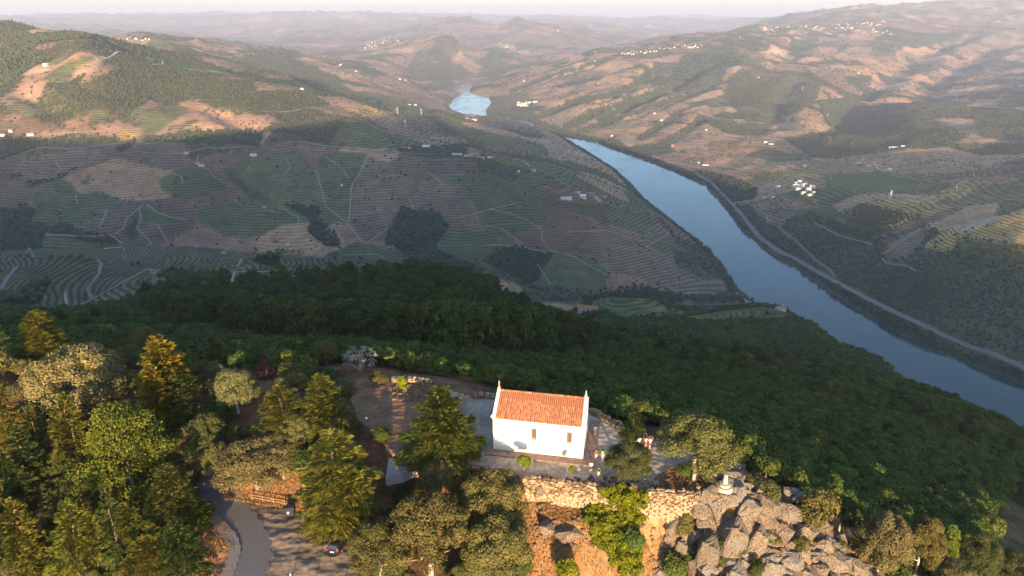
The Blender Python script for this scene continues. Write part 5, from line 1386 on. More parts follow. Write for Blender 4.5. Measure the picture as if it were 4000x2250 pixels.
# windows with grilles
for (x0, x1, z0, z1) in WIN:
    bm = bmesh.new(); bbox(bm, ((x0 + x1) / 2, .22, (z0 + z1) / 2), (x1 - x0 - .006, .04, z1 - z0 - .006))
    w = mesh_obj('window', bm_mesh('window', bm), m_pane, chapel)
    bm = bmesh.new()
    for xx in (x0 - .05, x1 + .05): bbox(bm, (xx, -.02, (z0 + z1) / 2), (.10, .06, z1 - z0 + .2))
    for zz in (z0 - .05, z1 + .05): bbox(bm, ((x0 + x1) / 2, -.023, zz), (x1 - x0 - .002, .06, .10))
    mesh_obj('frame', bm_mesh('frame', bm), simple_mat('window_surround', (.33, .24, .17)), w)
    bm = bmesh.new(); bbox(bm, ((x0 + x1) / 2, -.08, z0 - .14), (x1 - x0 + .3, .2, .08)); mesh_obj('sill', bm_mesh('sill', bm), m_stone, w)
    for k in range(4):
        bm = bmesh.new(); xx = x0 + (x1 - x0) * (k + .5) / 4; bbox(bm, (xx, -.035, (z0 + z1) / 2), (.035, .03, z1 - z0)); mesh_obj('bar', bm_mesh('bar', bm), m_iron, w)
    for k in range(6):
        bm = bmesh.new(); zz = z0 + (z1 - z0) * (k + .5) / 6; bbox(bm, ((x0 + x1) / 2, -.065, zz), (x1 - x0, .025, .03)); mesh_obj('bar', bm_mesh('bar', bm), m_iron, w)
# cross over the left gable, pinnacle over the right one
bm = bmesh.new(); zt = WH + RH + .35; yc = DEP / 2
bbox(bm, (.17, yc, zt + .12), (.42, .42, .26)); bbox(bm, (.17, yc, zt + .55), (.17, .17, .8), None, .8); bbox(bm, (.17, yc, zt + .75), (.14, .50, .14)); bbox(bm, (.17, yc, zt + 1.05), (.13, .13, .3))
mesh_obj('cross', bm_mesh('cross', bm), m_stone, chapel)
bm = bmesh.new(); btube(bm, (.17, yc, zt + 1.15), (.17, yc, zt + 2.1), .025, .015, 6); mesh_obj('lightning_rod', bm_mesh('rod', bm), m_iron, chapel)
bm = bmesh.new(); bbox(bm, (LEN - .17, yc, zt + .1), (.40, .40, .25)); bbox(bm, (LEN - .17, yc, zt + .6), (.26, .26, .8), None, .45); mesh_obj('pinnacle', bm_mesh('pinnacle', bm), m_stone, chapel)
for xx in (-.0, LEN):
    bm = bmesh.new(); bbox(bm, (xx, -.12, WH + .12), (.42, .34, .36)); mesh_obj('corner_block', bm_mesh('corner_block', bm), m_white, chapel)
# thin drain pipe
bm = bmesh.new(); btube(bm, (LEN - 2.6, -.05, .1), (LEN - 2.6, -.05, 1.5), .03, .03, 6); mesh_obj('pipe', bm_mesh('pipe', bm), m_stone, chapel)
# paved step round the foot of the chapel: slabs
plinth = empty('stone_step', p0, ang_c); tag(plinth, 'low brown paved step running along the foot of the chapel', 'step')
bm = bmesh.new(); bbox(bm, (LEN / 2 + .5, -.75, .03), (LEN + 2.6, 1.4, .16)); mesh_obj('base', bm_mesh('base', bm), m_pave, plinth)
bm = bmesh.new(); bbox(bm, (LEN + 1.0, 5, .031), (1.55, 10, .16)); mesh_obj('base', bm_mesh('base', bm), m_pave, plinth)
slab = bmesh.new(); bbox(slab, (0, 0, 0), (1.0, .66, .06)); slab = bm_mesh('slab', slab); slab.materials.append(m_pave)
for i in range(14):
    for j in range(2):
        o = mesh_obj('slab', slab, None, plinth); o.location = (-.4 + i * 1.05, -1.08 + j * .69, .118 + rg.uniform(0, .012))
for i in range(9):
    o = mesh_obj('slab', slab, None, plinth); o.location = (LEN + 1.0, .3 + i * 1.06, .119 + rg.uniform(0, .012)); o.rotation_euler = (0, 0, math.pi / 2); o.scale = (1, 2.2, 1)

# ================================================================ dry stone walls
def stone_mesh(seed):
    rg = random.Random(seed); bm = bmesh.new()
    for sx in (-1, 1):
        for sy in (-1, 1):
            for sz in (-1, 1): bm.verts.new((sx * rg.uniform(.34, .52), sy * rg.uniform(.34, .52), sz * rg.uniform(.34, .52)))
    for _ in range(4): bm.verts.new((rg.uniform(-.3, .3), -rg.uniform(.45, .62), rg.uniform(-.3, .3)))
    bmesh.ops.convex_hull(bm, input=bm.verts); bmesh.ops.delete(bm, geom=[v for v in bm.verts if not v.link_faces], context='VERTS')
    me = bm_mesh('stone', bm); me.materials.append(m_wallstone); return me
m_wallstone, nt, bs = new_mat('field_stone')
oi = nd(nt, 'ShaderNodeObjectInfo'); g = nd(nt, 'ShaderNodeNewGeometry'); n = noise(nt, 2.2, 5, .7, g.outputs['Position']); at = nd(nt, 'ShaderNodeAttribute', attribute_name='lum')
f = mathn(nt, 'ADD', mathn(nt, 'MULTIPLY', oi.outputs['Random'], .45), mathn(nt, 'MULTIPLY', n, .6))
nt.links.new(ramp(nt, f, [(.2, (.07, .045, .028)), (.5, (.20, .135, .082)), (.8, (.35, .26, .165))]), bs.inputs['Base Color']); bump(nt, bs, n, .4, .1)
m_core = simple_mat('earth_core', (.12, .08, .05), .95, .1, .3, 2)
STONES = [stone_mesh(i) for i in range(8)]
def dry_wall(label, line, ztop, zbot, cw=.50, ch=.36, thick=.5, limit=300, cap=True, seed=1, facing=1):
    """Wall along a world polyline; its stones sit proud of an earth core."""
    rg = random.Random(seed)
    P = [Vector((a, b, 0)) for a, b in line]; org = P[0]
    L = [0]
    for a, b in zip(P, P[1:]): L.append(L[-1] + (b - a).length)
    def pt(s):
        for k in range(len(P) - 1):
            if s <= L[k + 1] or k == len(P) - 2:
                t = (s - L[k]) / (L[k + 1] - L[k]); d = (P[k + 1] - P[k]).normalized(); return P[k].lerp(P[k + 1], t), d
    w = empty('stone_wall', (org.x, org.y, 0)); tag(w, label, 'wall')
    n = max(2, int(L[-1] / 1.0)); V = []; Fq = []
    for i in range(n + 1):
        p, d = pt(L[-1] * i / n); nn = Vector((d.y, -d.x, 0)) * facing
        zb = zbot(p.x, p.y); zt_ = ztop(p.x, p.y)
        for q in (p + nn * .02, p - nn * thick):
            V.append((q.x - org.x, q.y - org.y, zb)); V.append((q.x - org.x, q.y - org.y, zt_ - .12))
    for i in range(n):
        a = i * 4; b = a + 4; Fq += [(a, b, b + 1, a + 1), (a + 1, b + 1, b + 3, a + 3), (a + 3, b + 3, b + 2, a + 2)]
    mesh_obj('core', mesh_np('core', V, Fq), m_core, w)
    items = []
    nc = int(L[-1] / cw)
    for c_ in range(nc):
        s = (c_ + .5) * L[-1] / nc; p, d = pt(s); nn = Vector((d.y, -d.x, 0)) * facing
        zb = zbot(p.x, p.y); zt_ = ztop(p.x, p.y); nr = max(1, int((zt_ - zb) / ch))
        for r_ in range(nr):
            z = zb + (r_ + .5) * (zt_ - zb) / nr; s2 = min(max(s + rg.uniform(-.3, .3) * cw + (cw * .5 if r_ % 2 else 0), .1), L[-1] - .1)
            p, d = pt(s2); items.append((p + nn * rg.uniform(-.02, .10) + Vector((0, 0, z)), math.atan2(d.y, d.x) + (0 if facing == 1 else math.pi), r_ == nr - 1))
        if cap:
            items.append((p - nn * (thick * .6) + Vector((0, 0, zt_ - .08 + rg.uniform(-.08, .12))), rg.uniform(0, 6), True))
    items.sort(key=lambda t: -t[0].z)
    rv = []; rf = []
    for k, (p, a, top_) in enumerate(items):
        me = STONES[rg.randrange(8)]; sx, sy, sz = cw * rg.uniform(.8, 1.35), .42, ch * rg.uniform(.85, 1.25)
        M4 = Matrix.Translation((p.x - org.x, p.y - org.y, p.z)) @ Matrix.Rotation(a, 4, 'Z') @ Matrix.Rotation(rg.uniform(-.18, .18), 4, 'Y') @ Matrix.Diagonal((sx, sy, sz, 1))
        if k < limit:
            o = mesh_obj('stone', me, None, w); o.matrix_local = M4
        else:
            b = len(rv); rv += [tuple(M4 @ v.co) for v in me.vertices]
            for pl in me.polygons:
                vs = list(pl.vertices); rf += [(b + vs[0], b + vs[i], b + vs[i + 1]) for i in range(1, len(vs) - 1)]
    if rv: tag(mesh_obj('stones', mesh_np('stones', rv, rf), m_wallstone, w), kind='stuff')
    return w
def wl(pts, z=0.0): return [tuple(map(float, at_z(a, b, z))) for a, b in pts]
jit = lambda s: (lambda x, y: s + .10 * math.sin(x * 2.1) + .07 * math.sin(x * 5.3 + 1))
def foot(dz): return lambda x, y: float(ground(x, y - .9)) - dz
dry_wall('tall sunlit dry stone wall holding up the terrace below the chapel', wl([(1312,1206),(1400,1216),(1500,1228),(1600,1236),(1690,1243),(1760,1249)]), jit(.35), lambda x, y: max(min(float(ground(x, y - 1.2)) - .2, -2.6), -3.6 + .9 * math.sin(x * .55) + .5 * math.sin(x * 1.7)), .50, .36, .5, 300, True, 1)
dry_wall('dark mossy terrace wall in the shade left of the sunlit stone wall', wl([(1065,1158),(1130,1166),(1220,1184),(1308,1206)]), jit(.25), lambda x, y: -2.6, .6, .42, .5, 130, True, 2)
dry_wall('low curved parapet wall at the back of the terrace right of the chapel', wl([(1482,1038),(1520,1057),(1560,1080),(1585,1093)]), jit(.75), lambda x, y: -.2, .42, .30, .5, 200, True, 3)
dry_wall('short end of the rear parapet beyond the small fir', wl([(1600,1100),(1640,1112)]), jit(.7), lambda x, y: -.2, .42, .30, .5, 60, True, 4)
dry_wall('ruined grey stone rim round the earth clearing left of the chapel', wl([(985,962),(1020,961),(1060,965),(1085,972)]), jit(.8), lambda x, y: -.3, .5, .34, .6, 120, True, 5)
dry_wall('rough stone rim behind the chapel', wl([(1188,1003),(1215,1001),(1245,1004)]), jit(.7), lambda x, y: -.2, .45, .32, .6, 60, True, 6)
# bright patch of wall between the trees above the car park
x_, y_, z_ = (float(v[0]) for v in hit(765, 1180))
dry_wall('orange sunlit bit of stone wall between the trees above the car park', [(x_ - 1.2, y_ + .3), (x_ + 1.6, y_)], lambda x, y: z_ + 2.6, lambda x, y: z_ - .6, .45, .36, .5, 80, True, 7)
print('chapel and walls', round(time.time() - T0, 1))
# ================================================================ rock crag
m_rock, nt, bs = new_mat('quartzite_rock')
oi = nd(nt, 'ShaderNodeObjectInfo'); tc = nd(nt, 'ShaderNodeNewGeometry'); pos = tc.outputs['Position']
n = noise(nt, .9, 6, .7, pos); n2 = noise(nt, 5.0, 5, .75, pos); n3 = noise(nt, .35, 3, .5, pos)
c = ramp(nt, n2, [(.38, (.045, .035, .028)), (.46, (.20, .15, .10)), (.57, (.34, .28, .21)), (.70, (.50, .43, .33))])
c = mixc(nt, ramp(nt, n, [(.50, (0, 0, 0)), (.66, (.8, .8, .8))]), c, (.30, .17, .075))
c = mixc(nt, ramp(nt, n3, [(.45, (0, 0, 0)), (.62, (.6, .6, .6))]), c, (.26, .25, .23))
br = mathn(nt, 'ADD', mathn(nt, 'MULTIPLY', oi.outputs['Random'], .4), .8); cb = nt.nodes.new('ShaderNodeCombineColor')
for k in range(3): nt.links.new(br, cb.inputs[k])
c = mixc(nt, 1.0, c, cb.outputs[0], 'MULTIPLY'); nt.links.new(c, bs.inputs['Base Color'])
vo = nd(nt, 'ShaderNodeTexVoronoi', feature='DISTANCE_TO_EDGE'); vo.inputs['Scale'].default_value = .9; nt.links.new(pos, vo.inputs['Vector'])
crk = ramp(nt, vo.outputs['Distance'], [(.0, (0, 0, 0)), (.05, (1, 1, 1))])
bump(nt, bs, mathn(nt, 'ADD', n, mathn(nt, 'MULTIPLY', n2, 1.1)), 1.0, .5)
def rock_mesh(seed, sharp=1.0):
    rg = random.Random(seed); bm = bmesh.new()
    for _ in range(15):
        v = Vector((rg.uniform(-1, 1), rg.uniform(-1, 1), rg.uniform(-1, 1))); m_ = max(abs(v.x), abs(v.y), abs(v.z)); v = v / m_ * .5 * rg.uniform(.8, 1.05)
        bm.verts.new(v)
    bmesh.ops.convex_hull(bm, input=bm.verts); bmesh.ops.delete(bm, geom=[v for v in bm.verts if not v.link_faces], context='VERTS')
    bmesh.ops.bevel(bm, geom=list(bm.edges), offset=.03, segments=1, affect='EDGES', profile=.5)
    bmesh.ops.triangulate(bm, faces=bm.faces)
    bmesh.ops.subdivide_edges(bm, edges=[e_ for e_ in bm.edges if e_.calc_length() > .3], cuts=2, use_grid_fill=False)
    for v in bm.verts: v.co += Vector((rg.gauss(0, .017), rg.gauss(0, .017), rg.gauss(0, .017)))
    me = bm_mesh('rock', bm); me.materials.append(m_rock); return me
ROCKS = [rock_mesh(i) for i in range(12)]
cx_, cy_ = map(float, at_z(1880, 1330, -5))
crag = empty('rock_crag', (cx_, cy_, 0)); tag(crag, 'jagged crag of cracked grey and ochre rock right of the terrace', 'rock')
rg = random.Random(17)
def put_rock(px, py, sx, sy, sz, rx=0, ry=0, rz=0, up=0.0, parent=crag, k=None):
    x, y, z = (float(v[0]) for v in hit(px, py))
    o = mesh_obj('rock', ROCKS[rg.randrange(12) if k is None else k], None, parent)
    bx, by = (cx_, cy_) if parent is crag else (0, 0)
    o.location = (x - bx, y - by, z + up); o.rotation_euler = (rx, ry, rz); o.scale = (sx, sy, sz); return o
BIG = [ # px, py, sx, sy, sz, tilt, up     the large slabs of the crag
 (1840,1375,3.4,3.0,6.0,.10,.3),(1810,1300,2.4,2.4,4.2,-.10,.6),(1880,1310,3.0,2.6,4.2,.25,.6),(1925,1295,3.4,2.6,3.4,.45,.8),(1900,1370,2.6,2.4,4.0,.2,.2),
 (1975,1300,3.6,2.4,2.4,.5,.8),(1960,1360,3.2,2.4,3.8,.55,.2),(2005,1270,2.8,2.0,1.8,.2,.9),(2040,1300,2.0,1.8,2.4,.1,.9),(2020,1345,3.0,2.2,2.6,.3,.4),
 (1760,1290,2.6,2.0,2.4,-.1,.2),(1790,1270,2.4,1.8,2.0,.1,.3),(1830,1262,2.8,2.0,2.0,.2,.6),(1865,1255,2.0,2.0,2.6,.3,.7),(1720,1380,2.6,2.2,3.2,0,0),
 (1750,1430,2.4,2.2,3.0,.1,0),(1700,1440,2.4,2.0,2.8,0,0),(1990,1420,2.6,2.2,2.6,.2,0),(2070,1375,2.8,2.4,2.4,.4,.3),(2100,1420,3.2,2.6,2.6,.3,.2),
 (2060,1440,2.4,2.2,2.2,.2,0),(1930,1440,2.4,2.2,2.4,0,0),(2150,1435,2.6,2.4,2.4,.3,.2),(1850,1445,2.6,2.2,2.4,0,0),(1915,1262,2.4,1.6,2.0,.5,.5),(1780,1400,2.8,2.2,4.4,0,.1),
 (2050,1262,1.6,1.4,1.4,.1,.7),(1985,1255,2.2,1.6,1.4,.2,.9)]
for px, py, sx, sy, sz, ty_, up in BIG: put_rock(px, py, sx * 1.15, sy * 1.1, sz * 1.1, rg.uniform(-.12, .12), ty_, rg.uniform(-.2, .2), up)
CR = [(1700,1290),(1760,1262),(1840,1180),(1880,1230),(1920,1260),(2040,1262),(2110,1340),(2190,1410),(2210,1470),(1640,1470),(1660,1380)]
k = 0
while k < 330:
    px = rg.uniform(1640, 2210); py = rg.uniform(1180, 1470)
    if not bool(in_poly(np.array([px]), np.array([py]), CR)[0]): continue
    s = rg.choice([.5, .7, .9, 1.3, 1.8, 2.3]) * rg.uniform(.8, 1.2)
    put_rock(px, py, s * 1.3, s, s * rg.uniform(.6, 1.2), rg.uniform(-.2, .2), .3 + rg.uniform(-.2, .25), rg.uniform(-.35, .35), -.05 * s); k += 1
for k in range(46):                       # the shaded rocks behind the survey pillar
    px = rg.uniform(1790, 1868); py = rg.uniform(1165, 1235); s = rg.uniform(.6, 1.5)
    put_rock(px, py, s * 1.3, s, s * .9, rg.uniform(-.3, .3), rg.uniform(-.3, .4), rg.uniform(-1, 1), .1 * s)
def boulder(px, py, s, label, sc=(1, 1, 1), up=.3, k=None):
    o = put_rock(px, py, s * sc[0], s * sc[1], s * sc[2], .2, .3, rg.uniform(0, 3), up * s, None, k); o.name = 'boulder'; tag(o, label, 'rock')
boulder(2115,1365,1.7,'loose pale boulder standing alone at the right end of the crag'); boulder(2040,1318,1.9,'upright square block on the skyline of the crag', (.9, .9, 1.2))
boulder(1600,1228,1.1,'pinkish flat boulder at the foot of the round terrace oak',(1.8,1,.6),.2); boulder(1755,1232,.7,'grey rounded stone lying near the survey pillar')
boulder(1748,1172,1.0,'pale rock slab under the spreading oak',(1.5,1,.6)); boulder(2335,1438,1.2,'pale rock on the bare soil of the right slope',(1.3,1,.6)); boulder(945,1420,.5,'small pale stone on the edge of the parking ground',(1,1,.7))
boulder(1375,1335,2.4,'yellowish outcrop below the stone wall, left of two',(1.4,1,.9),.1); boulder(1430,1350,2.6,'grey and yellow outcrop below the stone wall, next to the ivy',(1.5,1,.9),.1); boulder(1352,1235,1.8,'light bedrock showing in the stone wall at its left end',(1.2,.8,1.2),.2)
# rubble scattered on the bank under the wall
rv = []; rf = []
for k in range(900):
    px = rg.uniform(1320, 1740); py = rg.uniform(1262, 1345)
    if k % 3 == 0: px = rg.uniform(1640, 1760); py = rg.uniform(1300, 1449)
    if k % 7 == 0: px = rg.uniform(985, 1090); py = rg.uniform(962, 1010)
    u, dy, dz = pray(px, py); 
    x, y = at_z(px, py, -4.0 if py > 1100 else 0); x = float(x); y = float(y); z = float(ground(x, y))
    s = rg.choice([.12, .18, .25, .4]) * rg.uniform(.8, 1.3); me = STONES[rg.randrange(8)]
    M4 = Matrix.Translation((x, y, z + s * .2)) @ Matrix.Rotation(rg.uniform(0, 6), 4, 'Z') @ Matrix.Rotation(rg.uniform(-.4, .4), 4, 'X') @ Matrix.Diagonal((s * 1.4, s, s * .8, 1))
    b = len(rv); rv += [tuple(M4 @ v.co) for v in me.vertices]
    for pl in me.polygons:
        vs = list(pl.vertices); rf += [(b + vs[0], b + vs[i], b + vs[i + 1]) for i in range(1, len(vs) - 1)]
tag(mesh_obj('rubble', mesh_np('rubble', rv, rf), m_wallstone), 'loose stones strewn on the bank under the terrace wall', kind='stuff')

# ================================================================ ivy mass on the wall, dry grass
rngi = np.random.default_rng(9); C = []; Nn = []
IV = [(1532,1236,1.0),(1560,1238,1.0),(1590,1242,1.0),(1615,1248,.8),(1545,1255,1.1),(1580,1262,1.2),(1610,1262,.9),(1485,1285,1.1),(1505,1290,1.1),(1530,1282,1.2),(1560,1285,1.3),(1590,1290,1.1),(1480,1310,1.1),(1505,1320,1.2),
 (1535,1315,1.3),(1570,1315,1.3),(1595,1315,1.0),(1500,1345,1.2),(1530,1345,1.3),(1565,1345,1.3),(1590,1345,1.0),(1525,1375,1.3),(1555,1375,1.3),(1585,1380,1.2),(1545,1405,1.2),(1575,1410,1.3),(1600,1400,1.0),(1575,1440,1.2),(1600,1440,1.1),(1555,1250,.9)]
io = None
for px, py, rl in IV:
    if py < 1275: x, y = at_z(px, py, .4 - (py - 1232) * .045); z = .4 - (py - 1232) * .045; x = float(x); y = float(y) - .2
    else: x, y, z = (float(v[0]) for v in hit(px, py))
    if io is None: io = (x, y, z)
    for q in range(7):
        c0 = np.array([x, y, z + .3]) + rngi.normal(size=3) * rl * .42; kk = 210
        v = rnd_dirs(kk, rngi); v[:, 1] = -np.abs(v[:, 1]) * .9 + .25
        C.append(c0 + v * (rl * .55 * (.7 + .4 * rngi.random(kk)))[:, None]); Nn.append(v + rngi.normal(size=v.shape) * .5)
C = np.vstack(C) - np.array(io); Nn = np.vstack(Nn); k = len(C); D = np.cross(Nn, rnd_dirs(k, rngi)); s = .20 * (.7 + .7 * rngi.random(k))
ivy = mesh_obj('ivy_plant', foliage_mesh('ivy_plant', cards(C, D, Nn, s * 1.2, s, rngi), M_IVY, rngi)); ivy.location = io
tag(ivy, 'lime-green creeper pouring over the stone wall and down the bank', 'plant')
M_GRASS = leaf_mat('dry_grass', (.22, .10, .035), (.34, .17, .06), (.46, .27, .11), .2)
def grass_area(name, label, polys, n, size, mat, seed):
    rg_ = np.random.default_rng(seed); XX = []; 
    for poly, zz in polys:
        P = np.array(wl(poly, zz)); lo = P.min(0); hi = P.max(0); a = lo + (hi - lo) * rg_.random((n, 2)); a = a[in_poly(a[:, 0], a[:, 1], [tuple(p) for p in P])]; XX.append(a)
    a = np.vstack(XX); a = a[(fbm(a[:, 0], a[:, 1], 3.0, 3, seed) > -.25)]
    z = ground(a[:, 0], a[:, 1]); k = len(a); C = np.stack([a[:, 0], a[:, 1], z + size * .35], 1)
    D = np.array([0, 0, 1.0]) + rg_.normal(size=(k, 3)) * .5; s = size * (.6 + .8 * rg_.random(k))
    tag(mesh_obj(name, foliage_mesh(name, cards(C, D, rnd_dirs(k, rg_), s, s * .45, rg_), mat, rg_)), label, kind='stuff')
grass_area('dry_grass', 'orange dry grass on the banks below the chapel', [([(1300,1300),(1345,1275),(1500,1335),(1700,1300),(1760,1449),(1760,1560),(1280,1560)], -6.0), ([(200,1470),(440,1430),(530,1270),(585,1340),(590,1400),(560,1460),(560,1560),(200,1560)], -6.5), ([(1320,1262),(1500,1275),(1740,1290),(1740,1330),(1500,1330),(1320,1290)], -4.0), ([(1660,1290),(1760,1262),(1860,1240),(2040,1270),(2190,1410),(2190,1449),(1640,1449)], -7.0), ([(560,1235),(760,1265),(860,1330),(880,1200),(700,1180),(560,1190)], -4.5)], 15000, .30, M_GRASS, 21)
print('rocks', round(time.time() - T0, 1))
rgs = random.Random(31)
for k in range(16):
    px = rgs.uniform(1670, 2150); py = rgs.uniform(1290, 1445)
    if in_poly(np.array([px]), np.array([py]), CR)[0]:
        plant_px(rgs.choice(['shrub', 'green_shrub']), px, py, py - rgs.uniform(18, 34), rgs.uniform(26, 48), 'small tuft of scrub rooted in a crack of the rock crag')['group'] = 'scrub tufts on the crag'
# ================================================================ survey pillar, posts, rail, bin, car, people
m_pillar = simple_mat('limewashed_stone', (.40, .33, .25), .9, .2, .18, 3)
x, y = map(float, at_z(1822, 1226, 0)); 
pil = empty('survey_pillar', (x, y, .0), 0, .8); tag(pil, 'stone survey pillar on round steps at the tip of the terrace', 'pillar')
def cyl(name, z0, z1, r0, r1, mat, parent, seg=20):
    bm = bmesh.new(); btube(bm, (0, 0, z0), (0, 0, z1), r0, r1, seg); return mesh_obj(name, bm_mesh(name, bm), mat, parent)
cyl('lower_step', -.8, .45, 1.35, 1.3, m_pillar, pil); cyl('upper_step', .452, .85, .92, .85, m_pillar, pil); cyl('shaft', .852, 2.4, .46, .30, m_pillar, pil); cyl('cap', 2.402, 2.55, .34, .30, m_pillar, pil)
x, y = map(float, at_z(1744, 1212, 0)); po = empty('stone_post', (x, y, 0)); tag(po, 'short rounded stone post on the dark ground near the survey pillar', 'post')
cyl('shaft', -.1, 1.1, .26, .20, m_stone, po, 10); cyl('head', 1.102, 1.3, .22, .12, m_stone, po, 10)
m_paint = simple_mat('white_paint', (.78, .77, .75), .5, .4, .04)
# thin white-topped lamp by the earth clearing
x, y = map(float, at_z(925, 1085, 0)); lp = empty('garden_lamp', (x, y, 0)); tag(lp, 'slim post with a white globe beside the earth clearing', 'lamp')
bm = bmesh.new(); btube(bm, (0, 0, 0), (0, 0, 2.1), .04, .03, 6); mesh_obj('post', bm_mesh('post', bm), m_iron, lp)
bm = bmesh.new(); bmesh.ops.create_uvsphere(bm, u_segments=10, v_segments=8, radius=.17); bmesh.ops.translate(bm, verts=bm.verts, vec=(0, 0, 2.25)); mesh_obj('globe', bm_mesh('globe', bm, True), m_paint, lp)
# white marker at the bottom of the parking ground
x, y = map(float, at_z(733, 1462, -6)); mk_ = empty('marker_post', (x, y, -6)); tag(mk_, 'white-tipped marker post at the bottom edge of the parking ground', 'post')
bm = bmesh.new(); btube(bm, (0, 0, 0), (0, 0, .9), .06, .05, 8); mesh_obj('post', bm_mesh('post', bm), m_wood, mk_)
bm = bmesh.new(); btube(bm, (0, 0, .902), (0, 0, 1.2), .08, .05, 8); mesh_obj('tip', bm_mesh('tip', bm), m_paint, mk_)
# rail
x, y, z = (float(v[0]) for v in hit(690, 1268)); ra_ = empty('railing', (x, y, z), -.25); tag(ra_, 'old brown wooden railing on the bank above the waste container', 'railing')
for k in range(5):
    bm = bmesh.new(); bbox(bm, (-3.4 + k * 1.7, 0, .45), (.12, .12, 1.3)); mesh_obj('post', bm_mesh('post', bm), m_wood, ra_)
for zz in (.55, 1.0):
    bm = bmesh.new(); bbox(bm, (0, -.085, zz), (7.2, .05, .12)); mesh_obj('rail', bm_mesh('rail', bm), m_wood, ra_)
x, y, z = (float(v[0]) for v in hit(690, 1258)); ra_ = empty('railing', (x, y + 2.5, float(ground(x, y + 2.5))), -.15); tag(ra_, 'thin railing higher up the bank, behind the brown wooden one', 'railing')
for k in range(4):
    bm = bmesh.new(); bbox(bm, (-2.4 + k * 1.6, 0, .4), (.08, .08, 1.1)); mesh_obj('post', bm_mesh('post', bm), m_iron, ra_)
bm = bmesh.new(); bbox(bm, (0, -.06, .9), (5.2, .04, .07)); mesh_obj('rail', bm_mesh('rail', bm), m_iron, ra_)
# waste container
m_blk = simple_mat('black_plastic', (.022, .024, .028), .45, .4, .1); m_rub = simple_mat('rubber', (.02, .02, .02), .8, .2, .1)
x, y = map(float, at_z(729, 1297, -6)); wc = empty('waste_container', (x, y, -5.98), .25); tag(wc, 'black wheeled waste container with a domed lid beside the car park trees', 'container')
bm = bmesh.new(); bbox(bm, (0, 0, .70), (1.30, 1.0, 1.1)); 
for v in bm.verts:
    if v.co.z < .5: v.co.x *= .86; v.co.y *= .86
bmesh.ops.bevel(bm, geom=list(bm.edges), offset=.05, segments=2, affect='EDGES'); mesh_obj('body', bm_mesh('body', bm), m_blk, wc)
bm = bmesh.new(); g_ = bmesh.ops.create_cone(bm, cap_ends=True, segments=14, radius1=.54, radius2=.54, depth=1.38)['verts']
for v in g_: v.co = Vector((v.co.z, v.co.x, max(v.co.y, -.02) * .5 + 1.27))
mesh_obj('lid', bm_mesh('lid', bm), m_blk, wc)
bm = bmesh.new(); bbox(bm, (-.1, -.512, .85), (.22, .01, .34)); mesh_obj('sticker', bm_mesh('sticker', bm), m_paint, wc)
for sx in (-1, 1):
    for sy in (-1, 1):
        bm = bmesh.new(); btube(bm, (sx * .48 - .04, sy * .38, .09), (sx * .48 + .04, sy * .38, .09), .09, .09, 10); mesh_obj('wheel', bm_mesh('wheel', bm), m_rub, wc)
    bm = bmesh.new(); bbox(bm, (sx * .70, 0, 1.1), (.08, .7, .06)); mesh_obj('handle', bm_mesh('handle', bm), m_blk, wc)

# ---------------------------------------------------------------- black hatchback
m_carp = simple_mat('black_car_paint', (.012, .012, .014), .18, .6, .05); m_glass = simple_mat('tinted_glass', (.03, .035, .045), .08, .7, .05)
m_red = simple_mat('tail_light_red', (.35, .02, .015), .3, .5, .05); m_alloy = simple_mat('alloy', (.35, .35, .36), .35, .5, .05, 3, .6)
xa, ya = map(float, at_z(838, 1398, -6)); xb, yb = map(float, at_z(872, 1342, -6)); ch_ = math.atan2(yb - ya, xb - xa)
cl = 4.1; car = empty('parked_car', (xa + math.cos(ch_) * 1.9, ya + math.sin(ch_) * 1.9, -5.985), ch_); tag(car, 'black hatchback parked half under the trees with its rear window to the viewer', 'car')
# +x is the front of the car
def loft(secs, mat, name, parent, smooth=True):
    V = []; n = len(secs[0])
    for s_ in secs: V += s_
    Fq = []
    for i in range(len(secs) - 1):
        for j in range(n): Fq.append((i * n + j, i * n + (j + 1) % n, (i + 1) * n + (j + 1) % n, (i + 1) * n + j))
    bm = bmesh.new(); vs = [bm.verts.new(v) for v in V]
    for f_ in Fq: bm.faces.new([vs[k_] for k_ in f_])
    bm.faces.new(vs[:n][::-1]); bm.faces.new(vs[-n:]); bmesh.ops.recalc_face_normals(bm, faces=bm.faces)
    return mesh_obj(name, bm_mesh(name, bm, smooth), mat, parent)
def sec(x_, w, z0, z1, r_=.12):
    pts = [(-w + r_, z0), (w - r_, z0), (w, z0 + r_), (w * 1.0, (z0 + z1) / 2), (w * .97, z1 - r_), (w * .9 - r_ * .3, z1), (-w * .9 + r_ * .3, z1), (-w * .97, z1 - r_), (-w, (z0 + z1) / 2), (-w, z0 + r_)]
    return [(x_, a, b) for a, b in pts]
loft([sec(-2.02, .72, .42, .82), sec(-1.98, .84, .30, .98), sec(-1.6, .88, .24, 1.0), sec(-.6, .89, .22, .98), (sec(.6, .89, .22, .96)), sec(1.2, .88, .24, .90), sec(1.8, .82, .28, .78), sec(2.02, .66, .36, .62)], m_carp, 'body', car)
loft([sec(-1.92, .70, .95, .99, .02), sec(-1.62, .70, .95, 1.34, .08), sec(-1.2, .68, .95, 1.47, .1), sec(-.2, .67, .95, 1.50, .1), sec(.35, .65, .95, 1.42, .1), sec(1.15, .66, .88, .93, .02)], m_carp, 'cabin', car)
